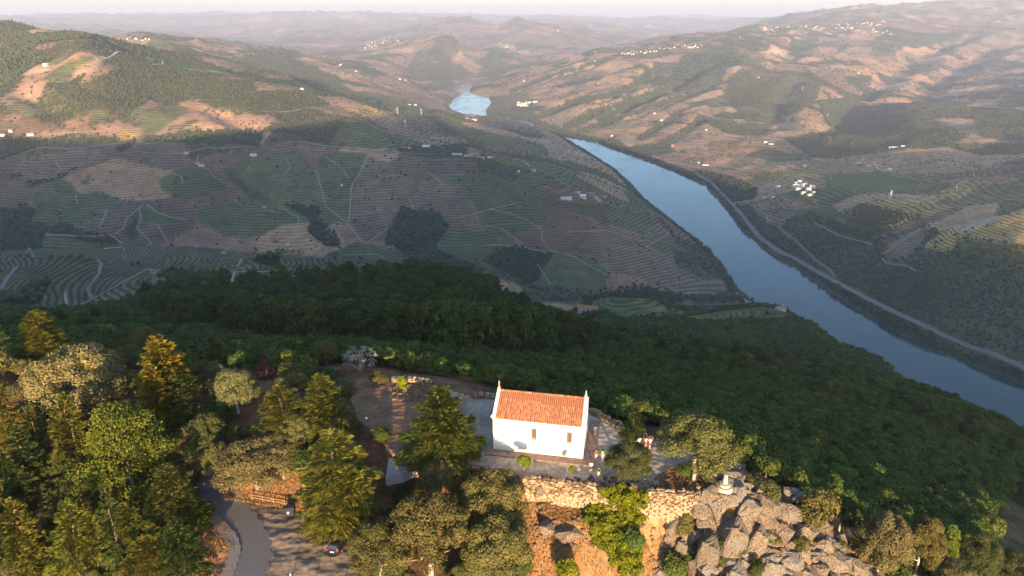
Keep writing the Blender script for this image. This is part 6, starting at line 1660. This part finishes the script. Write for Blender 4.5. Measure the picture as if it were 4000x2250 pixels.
def panel(name, pts, mat, parent=car, th=.012):
    bm = bmesh.new(); a = [bm.verts.new(p) for p in pts]; f_ = bm.faces.new(a); bm.normal_update(); n_ = f_.normal.copy()
    b = [bm.verts.new(Vector(p) + n_ * th) for p in pts]; bm.faces.new(b[::-1])
    for i in range(len(pts)): bm.faces.new((a[i], a[(i + 1) % len(pts)], b[(i + 1) % len(pts)], b[i]))
    bmesh.ops.recalc_face_normals(bm, faces=bm.faces); return mesh_obj(name, bm_mesh(name, bm), mat, parent)
panel('rear_window', [(-1.93, -.56, 1.03), (-1.93, .56, 1.03), (-1.645, .52, 1.36), (-1.645, -.52, 1.36)][::-1], m_glass)
panel('windscreen', [(1.05, -.58, .99), (.42, -.54, 1.42), (.42, .54, 1.42), (1.05, .58, .99)][::-1], m_glass)
for sy in (-1, 1):
    panel('side_window', [(-1.5, sy * .715, 1.03), (-.1, sy * .705, 1.03), (-.15, sy * .685, 1.40), (-1.3, sy * .70, 1.34)][::sy], m_glass)
    panel('side_window', [(-.04, sy * .705, 1.03), (.85, sy * .69, 1.0), (.30, sy * .675, 1.36), (-.09, sy * .685, 1.40)][::sy], m_glass)
    panel('tail_light', [(-2.03, sy * .50, .80), (-2.0, sy * .80, .80), (-1.96, sy * .80, .98), (-1.99, sy * .52, .97)][::-sy], m_red)
    bm = bmesh.new(); bbox(bm, (.62, sy * .94, 1.0), (.14, .2, .13)); bmesh.ops.bevel(bm, geom=list(bm.edges), offset=.03, segments=1, affect='EDGES'); mesh_obj('mirror', bm_mesh('mirror', bm), m_carp, car)
    for xx in (-1.25, 1.28):
        bm = bmesh.new(); btube(bm, (xx, sy * .70, .31), (xx, sy * .905, .31), .31, .31, 18); w_ = mesh_obj('wheel', bm_mesh('wheel', bm), m_rub, car)
        bm = bmesh.new(); btube(bm, (xx, sy * .85, .31), (xx, sy * .915, .31), .20, .19, 12); mesh_obj('rim', bm_mesh('rim', bm), m_alloy, w_)
    panel('headlight', [(1.93, sy * .45, .62), (1.85, sy * .74, .66), (1.80, sy * .74, .76), (1.88, sy * .48, .72)][::sy], m_alloy)
bm = bmesh.new(); bbox(bm, (-2.03, 0, .36), (.12, 1.5, .22)); bmesh.ops.bevel(bm, geom=list(bm.edges), offset=.04, segments=1, affect='EDGES'); mesh_obj('bumper', bm_mesh('bumper', bm), m_carp, car)
bm = bmesh.new(); bbox(bm, (-2.055, 0, .68), (.02, .50, .12)); mesh_obj('number_plate', bm_mesh('plate', bm), m_paint, car)

# kerb and pale paved verge at the bend, ramp by the terrace
m_cob, nt, bs = new_mat('granite_setts'); g = nd(nt, 'ShaderNodeNewGeometry'); vo = nd(nt, 'ShaderNodeTexVoronoi', feature='F1'); vo.inputs['Scale'].default_value = 7.0; nt.links.new(g.outputs['Position'], vo.inputs['Vector'])
nt.links.new(ramp(nt, vo.outputs['Distance'], [(.25, (.30, .255, .205)), (.6, (.20, .165, .13))]), bs.inputs['Base Color']); bump(nt, bs, vo.outputs['Distance'], -.3, .03)
def draped(name, px_line, width, mat, z, lift, label=None, sub=6):
    o = ribbon(name, wl(px_line, z), width, mat, lift, 5); return o
draped('pavement', [(528,1290),(552,1322),(578,1350),(590,1385),(582,1420),(565,1460),(545,1500)], 1.5, m_cob, -6.0, .14)
m_asph, nt, bs = new_mat('old_asphalt'); g = nd(nt, 'ShaderNodeNewGeometry'); n = noise(nt, 3, 6, .7, g.outputs['Position']); nt.links.new(ramp(nt, n, [(.3, (.12, .108, .10)), (.7, (.18, .165, .15))]), bs.inputs['Base Color'])
draped('road', [(535,1200),(552,1240),(585,1290),(622,1340),(636,1390),(625,1450),(600,1520)], 4.4, m_asph, -6.0, .03)
m_conc = simple_mat('grey_concrete', (.27, .27, .27), .9, .2, .1, 1.5)
P = wl([(978,1153),(1066,1162)], -.35) + wl([(1045,1180),(1015,1196),(970,1204)], -1.0)
zz = [-.2, .02, -.5, -1.2, -1.6]
bm = bmesh.new(); a = [bm.verts.new((p[0], p[1], -.3 if p[1] > P[2][1] + .5 else -.95)) for p in P]
f_ = bm.faces.new(a); r_ = bmesh.ops.extrude_face_region(bm, geom=[f_]); bmesh.ops.translate(bm, verts=[v for v in r_['geom'] if isinstance(v, bmesh.types.BMVert)], vec=(0, 0, -1.2)); bmesh.ops.recalc_face_normals(bm, faces=bm.faces)
tag(mesh_obj('concrete_ramp', bm_mesh('concrete_ramp', bm), m_conc), kind='structure')

# lamp posts and a tree stand just below the frame; their shadows reach the parking ground
for k, (xx, yy, lab) in enumerate(((-21.0, 42.0, 'slim street lamp behind the parking ground, the left one'), (-17.2, 40.0, 'slim street lamp behind the parking ground, the right one'))):
    z = float(ground(xx, yy)); l_ = empty('street_lamp', (xx, yy, z)); tag(l_, lab, 'lamp')
    bm = bmesh.new(); btube(bm, (0, 0, -.5), (0, 0, -z - 2.2), .09, .06, 8); mesh_obj('pole', bm_mesh('pole', bm), m_stone, l_)
    bm = bmesh.new(); bbox(bm, (0, 0, -z - 2.1), (.3, .5, .16)); mesh_obj('lamp_head', bm_mesh('lamp_head', bm), m_stone, l_)

# ---------------------------------------------------------------- people
m_skin = simple_mat('skin', (.42, .24, .16), .6, .3, .06); m_hair = simple_mat('dark_hair', (.03, .02, .015), .7, .2, .1); m_shoe = simple_mat('shoe', (.5, .48, .45), .7, .2, .1)
def skin_mesh(name, verts, edges, radii, sub=1):
    me = bpy.data.meshes.new(name); me.from_pydata([tuple(v) for v in verts], edges, [])
    o = bpy.data.objects.new(name, me); COL.objects.link(o)
    o.modifiers.new('skin', 'SKIN'); me.skin_vertices.new() if not me.skin_vertices else None
    sv = me.skin_vertices[0].data
    for i, r_ in enumerate(radii): sv[i].radius = r_ if hasattr(r_, '__len__') else (r_, r_)
    sv[0].use_root = True
    md = o.modifiers.new('sub', 'SUBSURF'); md.levels = sub; md.render_levels = sub
    dg = bpy.context.evaluated_depsgraph_get(); out = bpy.data.meshes.new_from_object(o.evaluated_get(dg))
    bpy.data.objects.remove(o); out.name = name
    for p in out.polygons: p.use_smooth = True
    return out
def person(px, py, facing, label, shirt, legs, arms='down', stride=.12, height=1.72, zfix=0.0, lean=0.0, hair=m_hair, sleeve=True, longleg=False):
    x, y = map(float, at_z(px, py, zfix)); s = height / 1.75
    r = empty('person', (x, y, zfix + float(ground(x, y)) * (zfix == 0)), facing, s); tag(r, label, 'person')
    st = stride
    V = [(0, 0, .95), (0, 0, 1.12), (0, 0, 1.32), (0, 0, 1.46), (0, .01, 1.53), (0, .02, 1.62), (0, .02, 1.70)]
    Rd = [(.15, .11), (.135, .095), (.165, .11), (.10, .08), (.055, .055), (.085, .098), (.06, .07)]
    E = [(0, 1), (1, 2), (2, 3), (3, 4), (4, 5), (5, 6)]
    hands = []
    for sd in (-1, 1):
        b = len(V); f = st * sd
        V += [(sd * .10, 0, .88), (sd * .105, f * .55 + .02, .50), (sd * .11, f, .09), (sd * .115, f + .12, .045)]; Rd += [.095, .062, .042, (.035, .04)]; E += [(0, b), (b, b + 1), (b + 1, b + 2), (b + 2, b + 3)]
        b = len(V)
        if arms == 'down': el, wr = (sd * .26, -.02, 1.15), (sd * .27, .07 - f * .6, .92)
        elif arms == 'front': el, wr = (sd * .25, .02, 1.14), (sd * .08, .24, 1.16)
        elif arms == 'spread': el, wr = (sd * .40, .02, 1.26), (sd * .50, .16, 1.05)
        else: el, wr = (sd * .27, .06, 1.24), (sd * .10, .22, 1.50)
        V += [(sd * .185, 0, 1.41), el, wr]; Rd += [.058, .042, .030]; E += [(3, b), (b, b + 1), (b + 1, b + 2)]
        w = Vector(wr); d = (w - Vector(el)).normalized(); h = w + d * .06; hb = len(V); V += [tuple(h)]; Rd += [(.034, .02)]; E += [(b + 2, hb)]
        side = d.cross(Vector((0, 1, 0))).normalized() if abs(d.y) < .9 else Vector((1, 0, 0))
        for q, ln in enumerate((.06, .072, .078, .07)):
            k_ = len(V); V += [tuple(h + side * (q - 1.5) * .019 + d * ln * .55), tuple(h + side * (q - 1.5) * .021 + d * ln + Vector((0, .012, 0)))]; Rd += [.0088, .0075]; E += [(hb, k_), (k_, k_ + 1)]
        k_ = len(V); V += [tuple(w + d * .05 + side * .045 * sd)]; Rd += [.0095]; E += [(b + 2, k_)]
    body = mesh_obj('body', skin_mesh('body', V, E, Rd, 1), m_skin, r)
    # nose and ears
    bm = bmesh.new(); bbox(bm, (0, .125, 1.61), (.025, .03, .045), None, .5)
    for sd in (-1, 1): bbox(bm, (sd * .088, .015, 1.61), (.015, .035, .06))
    mesh_obj('face', bm_mesh('face', bm), m_skin, r)
    # hair
    bm = bmesh.new(); bmesh.ops.create_uvsphere(bm, u_segments=12, v_segments=8, radius=.112)
    for v in list(bm.verts):
        if v.co.z < -.02 and v.co.y > -.01: v.co.z = -.02
        v.co = Vector((v.co.x * .92, v.co.y * 1.05, v.co.z)) + Vector((0, -.005, 1.66))
    mesh_obj('hair', bm_mesh('hair', bm, True), hair, r)
    # shirt
    SV = [(0, 0, .98), (0, 0, 1.12), (0, 0, 1.32), (0, 0, 1.45)]; SR = [(.165, .125), (.155, .115), (.185, .13), (.115, .095)]; SE = [(0, 1), (1, 2), (2, 3)]
    for sd in (-1, 1):
        a0 = V[7 + (4 if sd < 0 else 4)]; b = len(SV); j0 = [i for i, v in enumerate(V) if abs(v[0] - sd * .185) < 1e-6 and abs(v[2] - 1.41) < 1e-6][0]
        e_ = Vector(V[j0]).lerp(Vector(V[j0 + 1]), .62); SV += [V[j0], tuple(e_)]; SR += [.072, .060]; SE += [(3, b), (b, b + 1)]
    mesh_obj('shirt', skin_mesh('shirt', SV, SE, SR, 1), shirt, r)
    TV = [(0, 0, .97)]; TR = [(.165, .125)]; TE = []
    for sd in (-1, 1):
        j0 = [i for i, v in enumerate(V) if abs(v[0] - sd * .10) < 1e-6 and abs(v[2] - .88) < 1e-6][0]
        b = len(TV); kn = Vector(V[j0 + 1]); TV += [V[j0], tuple(Vector(V[j0]).lerp(kn, .86))]; TR += [.108, .088]; TE += [(0, b), (b, b + 1)]
        if longleg: TV += [tuple(Vector(V[j0 + 2]) + Vector((0, 0, .03)))]; TR += [.06]; TE += [(b + 1, b + 2)]
        bm = bmesh.new(); f = Vector(V[j0 + 2]); bbox(bm, (f.x, f.y + .05, .045), (.10, .28, .09)); bmesh.ops.bevel(bm, geom=list(bm.edges), offset=.02, segments=1, affect='EDGES'); mesh_obj('shoe', bm_mesh('shoe', bm), m_shoe, r)
    mesh_obj('trousers' if longleg else 'shorts', skin_mesh('shorts', TV, TE, TR, 1), legs, r)
cW = simple_mat('white_cotton', (.80, .79, .78), .8, .2, .03); cK = simple_mat('black_cotton', (.02, .02, .022), .8, .2, .05); cR = simple_mat('red_cotton', (.55, .03, .04), .8, .2, .05)
cN = simple_mat('neon_cloth', (.50, .80, .03), .8, .2, .03); cB = simple_mat('beige_cotton', (.52, .33, .20), .8, .2, .05); cM = simple_mat('maroon_cotton', (.25, .04, .035), .8, .2, .05); cP = simple_mat('pale_pink_cotton', (.66, .48, .42), .8, .2, .05)
person(1497,1096, 0.2, 'person in a white shirt walking away along the paved strip beside the chapel', cW, cP, 'down', .15, 1.68)
person(1499,1157, 3.3, 'person in a dark red top with bare legs standing left of the neon shirt', cM, cP, 'front', .06, 1.68)
person(1516,1158, 0.1, 'person in a neon yellow shirt half hidden by the round terrace oak', cN, cP, 'down', .16, 1.76)
person(1486,1188, 3.0, 'person in a white shirt and dark shorts near the chapel corner', cW, cK, 'front', .10, 1.70)
person(1505,1202, 3.4, 'person in a black shirt and beige shorts closest to the viewer', cK, cB, 'front', .10, 1.76)
person(1607,1126, 0.5, 'person in a loose white shirt with arms held out behind the round oak', cW, cK, 'spread', .14, 1.72)
person(1634,1129, 0.3, 'person in a white shirt and bright red shorts beside the spreading oak', cW, cR, 'up', .08, 1.78)
person(1624,1126, 0.0, 'person in pale clothes partly behind the one in red shorts', cP, cM, 'up', .08, 1.70)
person(1629,1120, 0.1, 'person with raised arms at the back of the group by the parapet', cB, cK, 'up', .08, 1.66)
print('small things', round(time.time() - T0, 1))
# ================================================================ buildings in the valley
m_hwall = simple_mat('house_wall', (.50, .46, .41), .9, .2, .08, .2); m_hred = simple_mat('house_red_wall', (.33, .13, .09), .9, .2, .1, .2); m_hgrey = simple_mat('stone_house_wall', (.38, .34, .30), .9, .2, .15, .2)
m_rt = simple_mat('red_roof', (.42, .16, .09), .9, .2, .15, .3); m_rg = simple_mat('grey_roof', (.36, .37, .38), .7, .3, .1, .2); m_rw = simple_mat('pale_sheet_roof', (.62, .63, .64), .6, .3, .08, .2); m_rb = simple_mat('brown_roof', (.28, .18, .13), .9, .2, .15, .3)
def house_parts(w, d, h, rh):
    bm = bmesh.new(); bbox(bm, (0, 0, h / 2 - 1.5), (w, d, h + 3)); a = [bm.verts.new((sx * w / 2, sy * d / 2, h)) for sx in (-1, 1) for sy in (-1, 1)]; t = [bm.verts.new((sx * w / 2, 0, h + rh)) for sx in (-1, 1)]
    bm.faces.new((a[0], a[1], t[0])); bm.faces.new((a[2], t[1], a[3])); wall = bm_mesh('wall', bm)
    bm = bmesh.new(); o_ = .5; k = rh / (d / 2)
    for sy in (-1, 1):
        v = [bm.verts.new(p) for p in ((-w / 2 - o_, sy * (d / 2 + o_), h - o_ * k + .05), (w / 2 + o_, sy * (d / 2 + o_), h - o_ * k + .05), (w / 2 + o_, 0, h + rh + .05), (-w / 2 - o_, 0, h + rh + .05))]
        v2 = [bm.verts.new(q.co + Vector((0, 0, .3))) for q in v]
        bm.faces.new(v); bm.faces.new(v2)
        for i in range(4): bm.faces.new((v[i], v[(i + 1) % 4], v2[(i + 1) % 4], v2[i]))
    bmesh.ops.recalc_face_normals(bm, faces=bm.faces)
    return wall, bm_mesh('roof', bm)
_hc = {}
def house(px, py, w, d, h, rz, label, wall=m_hwall, roof=m_rt, rh=None, win=True, cat='house', group=None, chim=False, xyz=None):
    rh = d * .22 if rh is None else rh
    if xyz is None:
        x, y, z = (float(v[0]) for v in hit(px, py))
        if x != x: return None
    else: x, y, z = xyz
    r = empty('house', (x, y, z), rz); tag(r, label, cat, group)
    if r.name.startswith('house') and cat != 'house': r.name = cat.replace(' ', '_')
    key = (w, d, h, rh)
    if key not in _hc: _hc[key] = house_parts(w, d, h, rh)
    a, b = _hc[key]
    wo = mesh_obj('wall', a.copy() if len(a.materials) else a, None, r)
    if not len(wo.data.materials): wo.data.materials.append(wall)
    else: wo.data.materials[0] = wall
    ro = mesh_obj('roof', b.copy() if len(b.materials) else b, None, r)
    if not len(ro.data.materials): ro.data.materials.append(roof)
    else: ro.data.materials[0] = roof
    if chim:
        bm = bmesh.new(); bbox(bm, (w * .25, d * .15, h + rh + .4), (.9, .9, 2.2)); mesh_obj('chimney', bm_mesh('chimney', bm), wall, ro)
    if win:
        n = max(2, int(w / 4)); wm = bmesh.new(); bbox(wm, (0, 0, 0), (1.2, .1, 1.5)); wm = bm_mesh('window', wm); wm.materials.append(m_dark)
        for fl in range(max(1, int(h / 3.2))):
            for i in range(n):
                for sy in (-1,):
                    o = mesh_obj('window', wm, None, r); o.location = (-w / 2 + (i + .5) * w / n, sy * (d / 2 + .02), 1.7 + fl * 3.0)
        bm = bmesh.new(); bbox(bm, (w / 2 + .03, 0, 1.1), (.1, 1.2, 2.2)); mesh_obj('door', bm_mesh('door', bm), m_wood, r)
    return r
house(1478,783,24,9,6,-.25,'long white house with an orange roof at the edge of the dark wood',chim=True)
house(1492,790,8,6,3.5,-.25,'low white annex under the long house with the orange roof',m_hwall,m_rg)
house(1963,781,13,7,5,.1,'white house with a brown roof on the vineyard spur above the river',m_hwall,m_rb,chim=True)
# quinta on the terraced slope
house(1424,501,30,9,5,.2,'grey-roofed colonnaded cellar at the left of the estate on the terraces',m_hwall,m_rg); house(1466,498,16,10,8,.05,'tall white house in the middle of the estate on the terraces',m_hwall,m_rw); house(1485,492,14,9,7,.05,'red house behind the white one on the estate',m_hred,m_rb)
house(1499,498,14,9,4,.1,'low brown-roofed store right of the red house',m_hgrey,m_rb); house(1503,505,20,8,5,-.1,'pale stone building in front of the red house',m_hgrey,m_rb); house(1518,496,16,6,4,-.2,'last long shed of the terraced estate',m_hgrey,m_rb); house(1455,486,9,6,4,.3,'small house behind the estate by its dark tree',m_hwall,m_rg)
# winery
W = [(1955,474,16,13,8,.3,'white barn standing apart left of the winery sheds',m_rw),(2001,470,22,11,7,.25,'front white-roofed shed of the winery',m_rw),(2005,464,22,10,7,.25,'second white-roofed shed of the winery, behind the first',m_rw),(2009,477,24,9,6,.2,'long grey shed along the winery yard',m_rg),
 (2022,468,18,12,9,.3,'dark-roofed hall of the winery',m_rg),(2033,480,16,10,9,.2,'tall white block of the winery',m_rw),(2044,473,20,9,8,-.5,'angled grey warehouse at the right of the winery',m_rg),(2020,488,14,8,6,.2,'low white store at the winery front',m_rw),(2036,492,14,9,5,.3,'grey tank house below the winery',m_rg),(2010,460,16,9,7,.3,'rear white shed of the winery',m_rw),(2046,486,8,8,5,.3,'small shed at the right foot of the winery',m_rg)]
for px, py, w, d, h, rz, lab, rf_ in W: house(px, py, w, d, h, rz, lab, m_hwall, rf_, 2.0)
VM = [(1922,500,12,8,4,.2,'small shed left below the winery',m_hgrey,m_rg),(1945,498,14,8,4,.1,'stone shed below the winery beside a track',m_hgrey,m_rb),(1934,494,8,6,4,.4,'little grey outbuilding below the winery',m_hgrey,m_rg),
 (2158,412,22,9,5,.2,'long low barn of the right bank farm',m_hgrey,m_rg),(2185,418,18,8,5,.1,'farm building among trees on the right bank',m_hwall,m_rb),(2237,428,18,8,5,.3,'white-roofed shed at the end of a bright yard',m_hwall,m_rw),(2170,402,12,8,5,0,'small upper barn of the right bank farm',m_hgrey,m_rb),
 (2024,419,14,9,5,.1,'lone white and grey house on the flat fields',m_hwall,m_rg),(2250,373,50,8,5,.1,'long white greenhouse-like shed in the shaded valley',m_hwall,m_rw),(2270,371,16,9,6,.1,'white shed next to the long one in the shaded valley',m_hwall,m_rw),
 (1925,360,16,9,6,.2,'white house where the shade begins on the right bank',m_hwall,m_rw),(1940,364,24,8,5,-.2,'grey buildings by the road where the shade begins',m_hgrey,m_rg),(1775,416,26,8,4,-.3,'long white riverside house at the bend',m_hwall,m_rb),(1757,410,14,8,4,-.3,'small white riverside house left of the long one',m_hwall,m_rb),
 (1692,369,14,10,8,0,'pink house above the river trees',m_hred,m_rt),(1663,304,18,10,7,.1,'white villa among the sunlit vineyards',m_hwall,m_rb),(1646,286,12,8,5,.1,'small white house above the villa in the vineyards',m_hwall,m_rg),(1776,328,10,8,4,0,'tiny white chapel-like house on the vineyard slope',m_hwall,m_rw),
 (1539,343,12,8,4,0,'small white house in a field near the far bank',m_hwall,m_rw),(1318,205,14,9,5,0,'white house on the upper slope right of the far bend',m_hwall,m_rw),(1497,155,16,9,6,0,'pale house on the hillside below the ridge village',m_hwall,m_rb),
 (1190,302,40,9,5,-.1,'row of white houses on the near shore of the far bend',m_hwall,m_rt),(1175,300,16,8,5,-.1,'white house left of the shore row at the far bend',m_hwall,m_rg),(1222,293,12,8,5,0,'white house at the tip of the spur by the far bend',m_hwall,m_rt),
 (1005,200,24,12,7,0,'white estate house on the hill left of the far bend',m_hwall,m_rt),(1020,202,14,9,6,0,'white barn right of the hillside estate house',m_hwall,m_rt),(857,164,18,10,6,0,'white house on the slope behind the left ridge',m_hwall,m_rw),(896,180,14,9,6,0,'small white farm below the one behind the left ridge',m_hwall,m_rg),
 (1045,265,16,9,5,0,'white house near the water left of the far bend',m_hwall,m_rw),(1030,264,20,8,4,0,'low house beside the one near the water',m_hwall,m_rt),
 (78,340,18,10,5,.2,'sunlit white house in the orange fields at the left',m_hwall,m_rt),(8,342,14,9,5,.1,'white house cut by the left edge in the orange fields',m_hwall,m_rt),(28,331,10,8,5,.1,'small house above the one at the left edge',m_hwall,m_rt),
 (507,418,16,8,5,.3,'red-roofed farmhouse on the shaded terraces at a track fork',m_hgrey,m_rt),(498,413,12,7,4,.1,'low red-roofed shed left of that farmhouse',m_hgrey,m_rt),(638,392,18,8,5,0,'pale roofed house beside the valley road',m_hwall,m_rg),(470,386,14,8,4,0,'dark shed among road-side trees',m_hgrey,m_rb),
 (562,638,9,5,3,.6,'small hut with an orange roof among the near vines',m_hgrey,m_rt),(725,617,7,5,3.5,0,'tiny white hut among trees above the near vines',m_hwall,m_rg),(665,522,8,6,3,.1,'little stone hut on the terraces',m_hgrey,m_rt),
 (1072,370,24,9,5,0,'white-roofed building by the road on the plateau',m_hwall,m_rw),(1025,374,22,8,4,0,'low terracotta shed by the plateau road',m_hgrey,m_rt),(1150,391,30,9,5,-.1,'first long farm building of the plateau hamlet',m_hgrey,m_rg),(1178,394,26,9,5,-.1,'second long farm building of the plateau hamlet',m_hgrey,m_rb),(1210,399,20,9,5,-.1,'third farm building of the plateau hamlet',m_hgrey,m_rt),(1232,399,14,8,5,0,'last house of the plateau hamlet',m_hwall,m_rg),
 (1342,431,12,7,4,0,'grey-roofed house in the green field ring',m_hgrey,m_rg),(1304,433,9,5,3,0,'small white hut beside the field ring',m_hwall,m_rw),(1420,374,22,6,4,-.1,'long pinkish building near the river reach',m_hred,m_rt),
 (860,468,6,5,3,0,'white cabin on the shaded vineyard',m_hwall,m_rg),(115,165,14,8,5,0,'white house in a clearing of the left hill',m_hwall,m_rw),(760,225,12,8,4,0,'small pale house at the end of the ridge terraces',m_hwall,m_rg),(2080,290,12,8,4,0,'pale hut on the brown right hill',m_hwall,m_rw),(1908,196,12,8,5,0,'white hut on the knoll above the right hill',m_hwall,m_rw),
 (1650,215,10,8,5,0,'white house at the head of a gully',m_hwall,m_rb),(2160,185,12,8,5,0,'white house in the pale fields of the right valley',m_hwall,m_rw),(1498,132,12,9,6,0,'white church on the slope below the ridge village',m_hwall,m_rw)]
for px, py, w, d, h, rz, lab, wm_, rf_ in VM: house(px, py, w, d, h, rz, lab, wm_, rf_, 1.8, win=False)
# big white estate beside the far bend
rg = random.Random(8)
for k in range(12):
    house(1300 + rg.uniform(0, 48), 262 + rg.uniform(-5, 6), rg.choice([18, 26, 34]), 12, rg.choice([6, 8, 10]), rg.uniform(-.2, .3), 'white hall of the large estate by the far river bend', m_hwall, rg.choice([m_rw, m_rb, m_rw]), 2.0, False, 'house', 'halls of the large white estate')
# villages: houses strung along ridges
VIL = [('house of the white village along the high plateau at the upper right', 'houses of the high plateau village', [(1912,75),(1960,72),(2020,70),(2080,67),(2130,66),(2180,62),(2230,58)], 46, 5, 2.2),
 ('house on the lower street of the high plateau village', 'houses of the lower plateau street', [(2080,68),(2130,72),(2180,76),(2220,80),(2240,84)], 20, 4, 2),
 ('house of the village strung along the hill crest right of the river', 'houses of the hill crest village', [(1562,138),(1600,133),(1650,126),(1700,121),(1760,115)], 38, 4, 1.7),
 ('pale house of the village on the hazy hill left of centre', 'houses of the hazy hill village', [(920,118),(945,110),(970,103),(1000,96)], 30, 8, 1.9),
 ('white house of the small village at the foot of the far blue hill', 'houses of the blue hill village', [(1262,113),(1275,118),(1290,122)], 16, 6, 2.3),
 ('house of the hamlet on the ridge behind the left hill', 'houses of the left ridge hamlet', [(250,93),(290,96),(340,99),(378,103)], 9, 3, 1.0),
 ('house of the scattered hamlet on the right plateau', 'houses of the right plateau hamlet', [(1770,60),(1790,63),(1760,68),(1830,70),(1870,100)], 14, 6, 1.6),
 ('far village house on the blue slope behind the cone hill', 'houses of the far blue slope', [(1380,72),(1430,78),(1560,82)], 10, 4, 2.2)]
rg = random.Random(4)
for lab, grp, ln, n, sp, sc_ in VIL:
    S_ = smooth_line(ln, 12)
    pxs = []; 
    for k in range(n):
        q = S_[min(int(rg.random() * len(S_)), len(S_) - 1)]; pxs.append((q[0] + rg.uniform(-6, 6), q[1] + rg.uniform(-sp, sp)))
    hx, hy, hz_ = hit(np.array([p[0] for p in pxs]), np.array([p[1] for p in pxs]))
    for k in range(n):
        if np.isnan(hx[k]): continue
        w, d, h = rg.choice([(10, 8, 6), (13, 9, 6), (16, 9, 5), (9, 9, 8)])
        r = house(0, 0, w, d, h, rg.uniform(-.6, .6), lab, m_hwall, m_rt if rg.random() < .6 else m_rb, None, False, 'house', grp, False, (float(hx[k]), float(hy[k]), float(hz_[k])))
        r.scale = (sc_ ** .3, sc_ ** .3, sc_ ** .3)
# river bridge
ba = Vector((*map(float, at_z(1858, 740, -553)), -553)); bb = Vector((*map(float, at_z(1899, 776, -553)), -553)); bd = (bb - ba).normalized(); bl = (bb - ba).length + 40; br_ = empty('railway_bridge', ba - bd * 12, math.atan2(bd.y, bd.x)); tag(br_, 'low stone railway bridge across the mouth of the side stream', 'bridge')
bm = bmesh.new(); bbox(bm, (bl / 2, 0, -.5), (bl, 6, 1.2)); mesh_obj('deck', bm_mesh('deck', bm), m_stone, br_)
for sy in (-1, 1):
    bm = bmesh.new(); bbox(bm, (bl / 2, sy * 2.8, .5), (bl, .4, .8)); mesh_obj('parapet', bm_mesh('parapet', bm), m_stone, br_)
for k in range(6):
    bm = bmesh.new(); bbox(bm, (bl * (k + .5) / 6, 0, -6.2), (3, 5.4, 10.2)); mesh_obj('pier', bm_mesh('pier', bm), m_stone, br_)
# pylons on the hills
m_steel = simple_mat('galvanised_steel', (.42, .42, .42), .6, .4, .05)
def pylon_mesh():
    bm = bmesh.new(); w = 3.2
    for sx in (-1, 1):
        for sy in (-1, 1): btube(bm, (sx * w, sy * w, 0), (sx * .5, sy * .5, 30), .35, .25, 4)
    for z in (6, 12, 18, 24):
        r_ = w + (.5 - w) * z / 30
        for a, b in (((-1, -1), (1, -1)), ((1, -1), (1, 1)), ((1, 1), (-1, 1)), ((-1, 1), (-1, -1))): btube(bm, (a[0] * r_, a[1] * r_, z), (b[0] * r_, b[1] * r_, z), .2, .2, 4)
        r2 = w + (.5 - w) * (z + 6) / 30; btube(bm, (-r_, -r_, z), (r2, -r2, z + 6), .15, .15, 4)
    return bm_mesh('tower', bm)
def arms_mesh():
    bm = bmesh.new()
    for z, l in ((22, 7), (26, 6), (30, 5)): btube(bm, (-l, 0, z), (l, 0, z), .3, .3, 4)
    return bm_mesh('crossarm', bm)
pm_, am_ = pylon_mesh(), arms_mesh(); pm_.materials.append(m_steel); am_.materials.append(m_steel)
for px, py, lab in ((1000,288,'steel pylon on the shaded spur, left of two'),(1060,290,'steel pylon on the shaded spur, right of two'),(1020,322,'steel pylon in the shaded vineyard under the spur'),(2165,240,'steel pylon on the sunlit right hill'),(1375,95,'far thin pylon on the cone hill'),(2238,505,'pylon above the golden vineyard on the right bank'),(2018,228,'pylon on the brown shoulder of the right hill')):
    x, y, z = (float(v[0]) for v in hit(px, py))
    if x != x: continue
    r = empty('pylon', (x, y, z), .6); tag(r, lab, 'pylon'); mesh_obj('tower', pm_, None, r); mesh_obj('crossarm', am_, None, r)
# wind turbines
bm = bmesh.new(); btube(bm, (0, 0, 0), (0, 0, 80), 3.0, 1.8, 8); tw_ = bm_mesh('tower', bm, True); tw_.materials.append(m_paint)
bm = bmesh.new(); bbox(bm, (0, 0, 81), (4, 9, 4)); nc_ = bm_mesh('nacelle', bm); nc_.materials.append(m_paint)
bm = bmesh.new(); bbox(bm, (0, 0, 20), (2.6, .8, 40), None, .35); bl_ = bm_mesh('blade', bm); bl_.materials.append(m_paint)
for k, (px, py, a, lab) in enumerate(((1996,28,.2,'wind turbine lowest on the hazy mountain ridge'),(2018,24,.9,'second wind turbine up the hazy mountain ridge'),(2042,20,.5,'third wind turbine up the hazy mountain ridge'),(2098,12,1.4,'highest wind turbine on the hazy mountain ridge'))):
    x, y, z = (float(v[0]) for v in hit(px, py + 4))
    if x != x: continue
    r = empty('wind_turbine', (x, y, z), 0, .75); tag(r, lab, 'wind turbine'); mesh_obj('tower', tw_, None, r); n_ = mesh_obj('nacelle', nc_, None, r)
    for q in range(3):
        b_ = mesh_obj('blade', bl_, None, r); b_.location = (0, -5.5, 81); b_.rotation_euler = (0, a + q * 2.094, 0)
print('valley buildings', round(time.time() - T0, 1))
